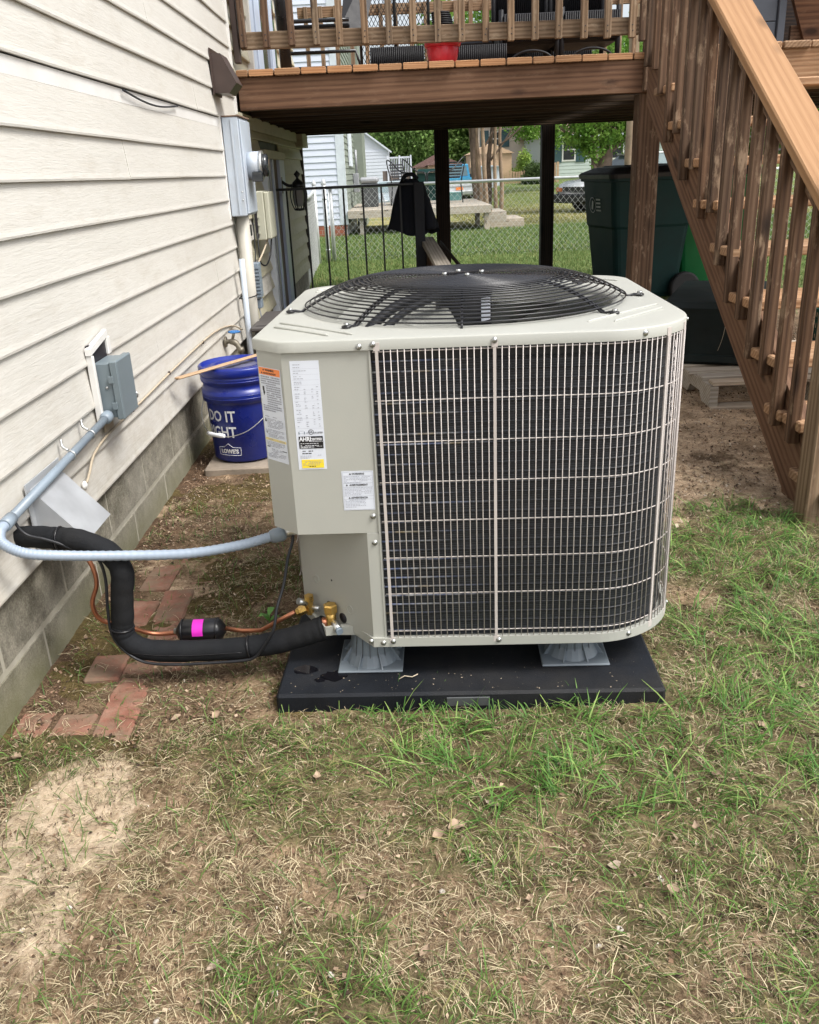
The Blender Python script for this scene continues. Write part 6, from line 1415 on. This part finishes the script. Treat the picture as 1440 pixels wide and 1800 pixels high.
# shrubs
t = T('dark_shrub', 'dark round evergreen shrub beside the deck post in the distance', 'shrub'); crown(t, 'foliage', [(6.28,40,.62,.42,.5,.60),(6.62,40,.62,.45,.5,.62)], 6000, .04, 'leaf_dark', 5); O('stem', limb([(6.4,40,.0),(6.4,40,.2),(6.4,40,.5)], .08, .04), 'bark', t)
t = T('lime_shrub', 'yellow green sapling beside the picket fence', 'shrub'); crown(t, 'foliage', [(6.35,43,1.25,.28,.3,.5)], 1800, .045, 'leaf_lime', 6); O('stem', limb([(6.35,43,0),(6.35,43,.6),(6.35,43,1.2)], .03, .02), 'bark', t)
t = T('low_hedge', 'low yellow green hedge behind the picket fence', 'hedge'); crown(t, 'foliage', [(5.6,43.5,.72,.75,.4,.26)], 3000, .045, 'leaf_lime', 7)
t = T('fence_shrub', 'green shrubs along the side yard beside the platform steps', 'shrub'); crown(t, 'foliage', [(7.6,11.9,.35,.5,.4,.4)], 2500, .035, 'leaf', 8)
# the tree line behind everything
g_ = np.random.default_rng(11)
lobes = [(-14+i*2.0+g_.normal()*.5, 66+g_.normal()*2.5, 2.0+g_.random()*2.2, 2.4+g_.random()*1.2, 2.2, 2.6+g_.random()*1.8) for i in range(30)]
tl = crown(None, 'tree_line', lobes, 70000, .17, 'leaf_far', 12); tl['label'] = 'mass of green trees closing the view behind the parked cars'; tl['category'] = 'trees'
for (nm, lbl, cx_, cy_, cz_, rx, rz, sd_) in (('broad_tree','bright broad leafed tree behind the white railing',1.6,56,2.4,2.2,2.3,21),('broad_tree','rounded bright tree behind the green cart and blue truck',3.6,54,1.7,1.6,2.0,22)):
    t = T(nm, lbl, 'tree'); crown(t, 'crown', [(cx_,cy_,cz_,rx,1.8,rz*.9),(cx_-1.1,cy_,cz_+1.2,rx*.8,1.5,rz*.8),(cx_+1.0,cy_,cz_+1.4,rx*.8,1.5,rz*.7)], 14000, .11, 'leaf_far', sd_); O('trunk', limb([(cx_,cy_,-.6),(cx_,cy_,.4),(cx_,cy_,2)], .2, .15), 'bark', t)
lob2 = [(10+i*1.6, 58+g_.normal()*1.5, 4+g_.random()*2, 2.4, 2.0, 3.0) for i in range(14)]
tl = crown(None, 'tree_line', lob2, 24000, .17, 'leaf_far', 13); tl['label'] = 'mass of green trees rising behind the mint green house'; tl['category'] = 'trees'
# ---------------------------------------------------------------- grass, straw, litter
def bladesmat(name, rough=.55, trans=.3):
    m, nt, b = nmat(name); v = nt.nodes.new('ShaderNodeVertexColor'); v.layer_name = 'tint'
    nt.links.new(v.outputs[0], b.inputs['Base Color']); b.inputs['Roughness'].default_value = rough; b.inputs['Specular IOR Level'].default_value = .3
    tr = nt.nodes.new('ShaderNodeBsdfTranslucent'); nt.links.new(v.outputs[0], tr.inputs['Color']); ms = nt.nodes.new('ShaderNodeMixShader'); ms.inputs[0].default_value = trans
    nt.links.new(b.outputs[0], ms.inputs[1]); nt.links.new(tr.outputs[0], ms.inputs[2]); nt.links.new(ms.outputs[0], nt.nodes['Material Output'].inputs[0]); return m
MT['blade'] = bladesmat('grass blades'); MT['straw'] = bladesmat('dry straw', .8, .1); MT['bits'] = bladesmat('leaf crumbs', .9, 0)
ZG = gv[:, 2].reshape(ny, nx)
def gzv(x, y):
    i = np.clip(np.searchsorted(xs, x)-1, 0, nx-2); j = np.clip(np.searchsorted(ys, y)-1, 0, ny-2)
    u = (x-xs[i])/(xs[i+1]-xs[i]); w = (y-ys[j])/(ys[j+1]-ys[j])
    return (ZG[j,i]*(1-u)+ZG[j,i+1]*u)*(1-w)+(ZG[j+1,i]*(1-u)+ZG[j+1,i+1]*u)*w
def blades(name, x, y, ln, wd, lean, curl, col, mat, z0=None, side=None, label=None, cat='grass', ang=None):
    N = len(x); a = rng.random(N)*2*PI if ang is None else ang; d = np.stack([np.cos(a), np.sin(a)], 1); p = np.stack([-d[:,1], d[:,0]], 1)
    tw = rng.random(N)*PI; wdir = np.stack([p[:,0]*np.cos(tw)*1., p[:,1]*np.cos(tw), np.sin(tw)*.35], 1); wdir = p*1.; wdir = np.concatenate([wdir, (rng.random((N,1))-.5)*.8], 1)
    zb = gzv(x, y)-.003 if z0 is None else z0; sd_ = np.zeros(N) if side is None else side; V = []
    for t, wk in ((0,.8),(.35,1.),(.7,.75),(1.,.12)):
        h = ln*(t-curl*t*t); o = ln*lean*t**1.5
        c = np.stack([x+d[:,0]*o+p[:,0]*sd_*ln*t*t, y+d[:,1]*o+p[:,1]*sd_*ln*t*t, zb+h*np.sqrt(np.maximum(.03, 1-lean**2*.7))], 1)
        V += [c-wdir*(wd*wk/2)[:,None], c+wdir*(wd*wk/2)[:,None]]
    V = np.stack(V, 1); base = np.arange(N)[:,None]*8; F = np.concatenate([base+np.array([0,1,3,2]), base+np.array([2,3,5,4]), base+np.array([4,5,7,6])])
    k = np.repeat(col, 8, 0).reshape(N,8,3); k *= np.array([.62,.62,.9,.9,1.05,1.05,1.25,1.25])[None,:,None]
    o = arr_mesh(name, V.reshape(-1,3), F, mat, cols=k.reshape(-1,3)); K(o, 'stuff'); o['label'] = label; o['category'] = cat; return o
def pick(n, x0, x1, y0, y1, f, tuft=0, spread=.02):
    X = []; Y = []
    while len(X) < n:
        x = random.uniform(x0, x1); y = random.uniform(y0, y1)
        if blocked(x, y): continue
        if random.random() > f(x, y): continue
        if tuft:
            for _ in range(random.randint(tuft//2, tuft)):
                xx, yy = x+random.gauss(0, spread), y+random.gauss(0, spread)
                if not blocked(xx, yy): X.append(xx); Y.append(yy)
        else: X.append(x); Y.append(y)
    return np.array(X[:n]), np.array(Y[:n])
def flow(X, Y, k=.9): return np.array([9.0*mnoise.noise(Vector((x*9., y*9., 3.3))) for x, y in zip(X, Y)])+rng.normal(0, k, len(X))
c_t, s_t = math.cos(-TH), math.sin(-TH)
def blocked(x, y):
    u = x*c_t-y*s_t; v = x*s_t+y*c_t
    if PX0-.004 < u < PX1+.004 and PY0-.004 < v < PY1+.01: return True
    if x < -.585: return True
    if -.53 < x < -.32 and -.16 < y < .92 and random.random() < .5: return True
    if -.53 < x < -.12 and 1.60 < y < 2.07: return True
    return False
def gcol(n, a, b, c=None, pc=.15):
    t = rng.random((n,1)); k = np.array(a)*(1-t)+np.array(b)*t
    if c is not None: s_ = rng.random(n) < pc; k[s_] = np.array(c)*(.8+.4*rng.random((s_.sum(),1)))
    return k
def fg(x, y): 
    m = masks(x, y); return max(0, m[1]*(1-m[0])-.10)**1.8
def fs(x, y):
    m = masks(x, y); return (1-.78*m[0])*(1-.45*m[1])*(1-.6*m[3])*(.30 if (x < .0 and y > -.10) else 1)*(.4 if y > .9 else 1)
# near turf: tufts of green blades, brightest to the right and at the foot of the pad
X, Y = pick(11500, -.6, 1.75, -1.0, 1.35, fg, 14, .022)
n = len(X); blades('grass_near', X, Y, .018+.055*rng.random(n)**1.4, .0010+.0014*rng.random(n), .55+.45*rng.random(n), .25+.35*rng.random(n), gcol(n, (.055,.135,.020), (.16,.29,.060), (.34,.32,.13), .18), 'blade', ang=flow(X, Y, 1.0), side=rng.normal(0,.18,n), label='thin patchy green grass in front of and right of the condenser')
X, Y = pick(3600, .2, 1.75, -.45, 1.25, lambda x, y: fg(x, y)*(1 if x > .95 or (y < -.06 and x > .25) else .05), 9, .012)
n = len(X); blades('grass_tufts', X, Y, .045+.075*rng.random(n), .0018+.0016*rng.random(n), .6+.4*rng.random(n), .3+.35*rng.random(n), gcol(n, (.05,.14,.025), (.14,.28,.055), (.25,.37,.10), .25), 'blade', ang=flow(X, Y, .9), side=rng.normal(0,.2,n), label='longer green grass tufts beside the black pad')
X, Y = pick(4200, -.58, .95, -.95, 1.3, lambda x, y: .5+.5*(n2(x,y,4,3)>0), 0)
n = len(X); blades('weeds_sparse', X, Y, .02+.04*rng.random(n), .0014+.001*rng.random(n), .5+.5*rng.random(n), .25+.2*rng.random(n), gcol(n, (.06,.13,.03), (.16,.24,.06)), 'blade', label='scattered single green blades in the bare dirt')
# fine dull mat of short dead and half dead blades
def ff(x, y): m = masks(x, y); return (1-.88*m[0])*(1-.85*m[3])*(.25 if (x < .0 and y > -.10) else 1)*(.35+.65*m[1])*(.3 if y > 1.0 else 1)
X, Y = pick(80000, -.6, 1.8, -1.0, 1.5, ff, 20, .022)
n = len(X); blades('thatch', X, Y, .008+.026*rng.random(n)**1.3, .0006+.0008*rng.random(n), .55+.45*rng.random(n), .3+.4*rng.random(n), gcol(n, (.060,.100,.022), (.18,.23,.070), (.32,.24,.13), .38), 'blade', ang=flow(X, Y, 1.2), side=rng.normal(0,.35,n), label='fine dull mat of short dead and olive grass blades on the dirt')
# dry straw lying on the dirt
X, Y = pick(66000, -.6, 1.8, -1.0, 1.5, fs, 22, .020)
n = len(X); blades('dry_straw', X, Y, .008+.034*rng.random(n)**2.1, .0006+.0009*rng.random(n), .94+.06*rng.random(n), .55+.4*rng.random(n), gcol(n, (.24,.185,.105), (.64,.55,.36), (.10,.07,.04), .28), 'straw', z0=gzv(X, Y)+.001+.007*rng.random(n)**2, ang=flow(X, Y, .9), side=rng.normal(0,.45,n), label='dry straw and dead grass lying on the bare dirt', cat='straw')
# moss cushions: very short dense yellow green stubs
def fm(x, y): m = masks(x, y); return m[4]**1.3
X, Y = pick(7000, -.56, .2, -.45, 1.5, fm, 12, .014)
n = len(X); blades('moss', X, Y, .003+.006*rng.random(n), .0016+.0014*rng.random(n), .4+.6*rng.random(n), .3+0*X, gcol(n, (.10,.085,.022), (.24,.21,.06), (.16,.10,.05), .35), 'blade', label='yellow green moss on the dirt between the wall and the pad', cat='moss')
# leaf crumbs, bark and grit
def bits(name, n, f, x0, x1, y0, y1, s0, s1, cols, label, flat=.35):
    X, Y = pick(n, x0, x1, y0, y1, f, 5, .02); n = len(X); s_ = s0+(s1-s0)*rng.random(n)**2.2; a = rng.random(n)*2*PI; el = .35+.65*rng.random(n)
    d = np.stack([np.cos(a), np.sin(a), rng.normal(0,flat,n)], 1)*s_[:,None]; q = np.stack([-np.sin(a), np.cos(a), rng.normal(0,flat,n)], 1)*(s_*el)[:,None]
    c = np.stack([X, Y, gzv(X, Y)+.0015+.003*rng.random(n)], 1); up_ = np.array([0,0,1])*(s_*.35)[:,None]
    V = np.stack([c-d, c-q*.8+up_, c+d*.7+q*.3, c+q], 1).reshape(-1,3); F = np.arange(4*n).reshape(-1,4)
    ci = rng.integers(0, len(cols), n); k = np.array(cols)[ci]*(.75+.5*rng.random((n,1))); o = arr_mesh(name, V, F, 'bits', cols=np.repeat(k, 4, 0)); K(o, 'stuff'); o['label'] = label; o['category'] = 'litter'
bits('leaf_litter', 52000, lambda x, y: .25+.75*masks(x,y)[2] if not masks(x,y)[0] > .6 else .05, -.6, 1.9, -1.0, 2.9, .0012, .0065, [(.16,.10,.06),(.10,.06,.035),(.30,.21,.14),(.40,.30,.21),(.24,.15,.10),(.055,.035,.025)], 'brown leaf crumbs and mulch scattered over the dirt')
bits('pale_grit', 4200, lambda x, y: .5, -.6, 1.9, -1.0, 2.9, .0008, .0030, [(.60,.52,.42),(.48,.40,.31),(.66,.60,.52)], 'small pale grit and bits on the dirt', .6)
bits('mulch_under_stairs', 22000, lambda x, y: .3+.7*(n2(x,y,3,7)>-.1), .95, 3.0, .9, 4.6, .0015, .009, [(.14,.09,.055),(.26,.18,.12),(.42,.33,.24),(.07,.045,.03),(.55,.46,.36)], 'coarse mulch on the dirt below the stairs')
# lawn past the deck
def lawn(name, n, x0, x1, y0, y1, l0, l1, w, lb, f=None, a=(.085,.145,.035), b=(.19,.27,.08)):
    X = x0+(x1-x0)*rng.random(n); Y = y0+(y1-y0)*rng.random(n)
    if f is not None: k = f(X, Y); X, Y = X[k], Y[k]
    n = len(X); blades(name, X, Y, l0+(l1-l0)*rng.random(n), w*(.7+.6*rng.random(n)), .2+.6*rng.random(n), .15+.25*rng.random(n), gcol(n, a, b, (.32,.31,.12), .10), 'blade', label=lb)
lawn('lawn_grass', 70000, -.75, 5.5, 4.7, 10.4, .03, .075, .0045, 'green lawn under and behind the deck up to the chain link fence', lambda x, y: rng.random(len(x)) < np.clip((y-4.6)/2.0, .05, 1))
lawn('lawn_grass_beyond', 75000, -1.5, 9, 10.4, 17.5, .04, .085, .008, 'green lawn beyond the chain link fence in shade', None, (.08,.145,.035), (.17,.25,.075))  # slightly darker blades carry the lawn's shade in their colour
lawn('lawn_grass_far', 50000, 1.8, 14, 17.5, 36, .03, .06, .014, 'paler lawn in sunlit colours in front of the far houses', None, (.16,.20,.05), (.33,.30,.12))  # pale blade colours carry the sunlight on the far lawn
# countable dead leaves and pebbles
def leaf_mesh(seed, L_=.022, W_=.016):
    r_ = random.Random(seed); m = MB(); v = []; n = 7
    for i in range(n):
        t = i/(n-1); w = W_*math.sin(PI*min(1,t*.97+.03))**.7*(.8+.4*r_.random())
        for k in (-1,-.5,0,.5,1): v.append(((t-.5)*L_*2, k*w+.002*math.sin(t*4), .004*abs(k)**1.3*(1+r_.random())+.004*math.sin(t*5+seed)+.001*r_.random()))
    m.add(v, [(i*5+j, i*5+j+1, (i+1)*5+j+1, (i+1)*5+j) for i in range(n-1) for j in range(4)], True); return m
lm = []
for i in range(4): me = leaf_mesh(i).mesh('leaf'); me.materials.append([MT['leaf_dry'], M('pale leaf', (.38,.30,.23), .8, 0, .2, 40), MT['leaf_dry'], M('tan leaf', (.36,.26,.18), .8, 0, .2, 40)][i]); lm.append(me)
spots = [(.365,-.455,1.15,'large curled tan dead leaf in the grass in front of the pad'),(.43,-.395,1.0,'round pale dead leaf behind the large curled leaf in the grass'),(1.005,-.20,.9,'dead leaf in the grass near the right corner of the pad'),(.33,-.475,.8,'small brown dead leaf left of the large curled leaf'),(.20,-.60,.8,None),(.62,-.555,.8,None),(.10,-.30,.7,None),(-.14,-.075,1.0,'pink tinged dead leaf in the dirt left of the pad'),(-.23,-.07,.8,None),(-.35,-.74,1.5,'large tan dead leaf at the bottom left below the sandy patch'),(.30,-.72,.8,None),(.70,-.62,.8,None),(.86,-.35,.7,None),(.52,-.36,.6,None),(-.53,-.20,1.1,'brown dead leaf beside the nearest sunken brick by the wall'),(.47,-.62,.7,None),(.05,-.52,.6,None),(-.02,-.72,.8,None),(.78,-.48,.6,None),(1.15,-.05,.8,None),(.94,.05,.7,None)]
for i, (x, y, s_, lb) in enumerate(spots):
    o = O('dead_leaf', lm[i % 4], None, None, loc=(x, y, gz(x, y)+.010), rot=(random.uniform(-.5,.5), random.uniform(-.4,.4), random.uniform(0, 6))); o.scale = (s_*.66, s_*.6, s_*.66)
    tag(o, lb or 'small brown dead leaf lying in the thin grass', 'leaf', None if lb else 'small dead leaves in the grass')
pb = MB(); v = []
for j in range(5):
    for i in range(8): a = 2*PI*i/8; r_ = math.sin(PI*(j+.5)/5.0)*(1+.15*math.sin(i*2.3+j)); v.append((r_*math.cos(a)*.007, r_*math.sin(a)*.006, .004*math.cos(PI*(j+.5)/5.0)))
pb.add(v, [(j*8+i, j*8+(i+1)%8, (j+1)*8+(i+1)%8, (j+1)*8+i) for j in range(4) for i in range(8)]+[tuple(range(8)), tuple(32+i for i in reversed(range(8)))], True); pm = pb.mesh('pebble'); pm.materials.append(MT['stone'])
for x, y in ((-.12,-.815),(-.085,-.80),(-.34,-.64),(.16,-.745),(.60,-.68),(.56,-.71),(.69,-.585),(.08,-.77),(-.28,-.595),(.33,-.59)):
    o = O('pebble', pm, None, None, loc=(x, y, gz(x, y)+.003), rot=(random.random(), random.random(), random.random()*6)); o.scale = (.9,.9,.9)
    tag(o, 'small pale pebble lying in the dirt and straw', 'pebble', 'pale pebbles in the dirt')
# a small seedling beside the copper pipe
t = T('seedling', 'small bright green seedling in the dirt beside the copper pipe', 'plant', (-.085,.36,gz(-.085,.36)))
for a, l_, z in ((.4,.030,.012),(2.2,.026,.014),(1.3,.034,.030),(3.6,.028,.026)):
    ca, sa = math.cos(a), math.sin(a); m = MB(); v = []
    for q, w in ((0,.002),(.3,.008),(.6,.009),(.85,.005),(1,.0005)): v += [(ca*l_*q-sa*w, sa*l_*q+ca*w, z+.012*math.sin(q*2.5)), (ca*l_*q+sa*w, sa*l_*q-ca*w, z+.012*math.sin(q*2.5))]
    m.add(v, [(2*i, 2*i+1, 2*i+3, 2*i+2) for i in range(4)]); O('seedling_leaf', m, M('seedling leaf', (.10,.27,.04), .5), t)
O('stem', MB().tube([(0,0,-.005),(.002,0,.032)], .0012, 5), 'leaf_lime' if 0 else M('seedling stem', (.12,.25,.05), .5), t)
# tall blades against the pad front
X = np.array([.425,.43,.32,.335,.33,.345,.65,.66,.69,.64,.78,.22,.60,.615]); Y = np.full(14, -.085)+.01*rng.random(14)-.035*(X-.3)
n = len(X); blades('pad_grass', X, Y, np.array([.12,.06,.065,.07,.05,.06,.08,.07,.06,.05,.06,.045,.05,.055]), .0028+.0014*rng.random(n), .22+.4*rng.random(n), .1+.15*rng.random(n), gcol(n, (.07,.16,.04), (.15,.27,.07)), 'blade', label='single tall grass blades standing against the front of the pad')
tag(O('twig', MB().tube([(.262,-.018,.050),(.275,-.010,.053),(.292,-.014,.052),(.305,-.008,.055)], .0012, 5), 'cable'), 'small dry twig lying on the black pad', 'twig')
K(ground, 'structure'); ground['label'] = 'patchy dirt and grass ground of the back yard'; ground['category'] = 'ground'
# crumbs blown onto the pad
n = 150; u = PX0+.02+(PX1-PX0-.04)*rng.random(n); v = PY0+.01+.16*rng.random(n)**1.5; X = u*math.cos(TH)-v*math.sin(TH); Y = u*math.sin(TH)+v*math.cos(TH); s_ = .0006+.0022*rng.random(n)**3; a = rng.random(n)*2*PI
d = np.stack([np.cos(a), np.sin(a), 0*a], 1)*s_[:,None]; q = np.stack([-np.sin(a), np.cos(a), 0*a], 1)*(s_*.6)[:,None]; c = np.stack([X, Y, 0*X+PZ+.0012], 1)
o = arr_mesh('pad_crumbs', np.stack([c-d, c-q, c+d, c+q], 1).reshape(-1,3), np.arange(4*n).reshape(-1,4), 'bits', cols=np.repeat(np.array([(.40,.33,.25)])*(.5+.8*rng.random((n,1))), 4, 0)); K(o, 'stuff'); o['label'] = 'tiny crumbs of dirt and leaf on the black pad'; o['category'] = 'litter'
# empties sit at the base of what they carry
bpy.context.view_layer.update()
for o in list(bpy.data.objects):
    if o.type == 'EMPTY' and o.parent is None and o.location.length < 1e-6 and o.children:
        pts = []
        def walk(c):
            if c.type == 'MESH' and len(c.data.vertices): pts.extend([c.matrix_world @ Vector(b) for b in c.bound_box])
            for d in c.children: walk(d)
        walk(o)
        lo = Vector((min(p.x for p in pts), min(p.y for p in pts), min(p.z for p in pts))); hi = Vector((max(p.x for p in pts), max(p.y for p in pts), max(p.z for p in pts)))
        c = Vector(((lo.x+hi.x)/2, (lo.y+hi.y)/2, lo.z)); inv = o.matrix_world.to_3x3().inverted() @ c
        for ch in o.children: ch.matrix_basis = Matrix.Translation(-inv) @ ch.matrix_basis
        o.location = c

for o in bpy.data.objects:      # everything that stands on the deck boards
    if o.parent is None and o.type == 'EMPTY' and o.location.z > 1.6 and 3.6 < o.location.y < 6.6 and o.name.split('.')[0] not in ('brown_vent_hood', 'flower_pot'): o.location.z -= .026
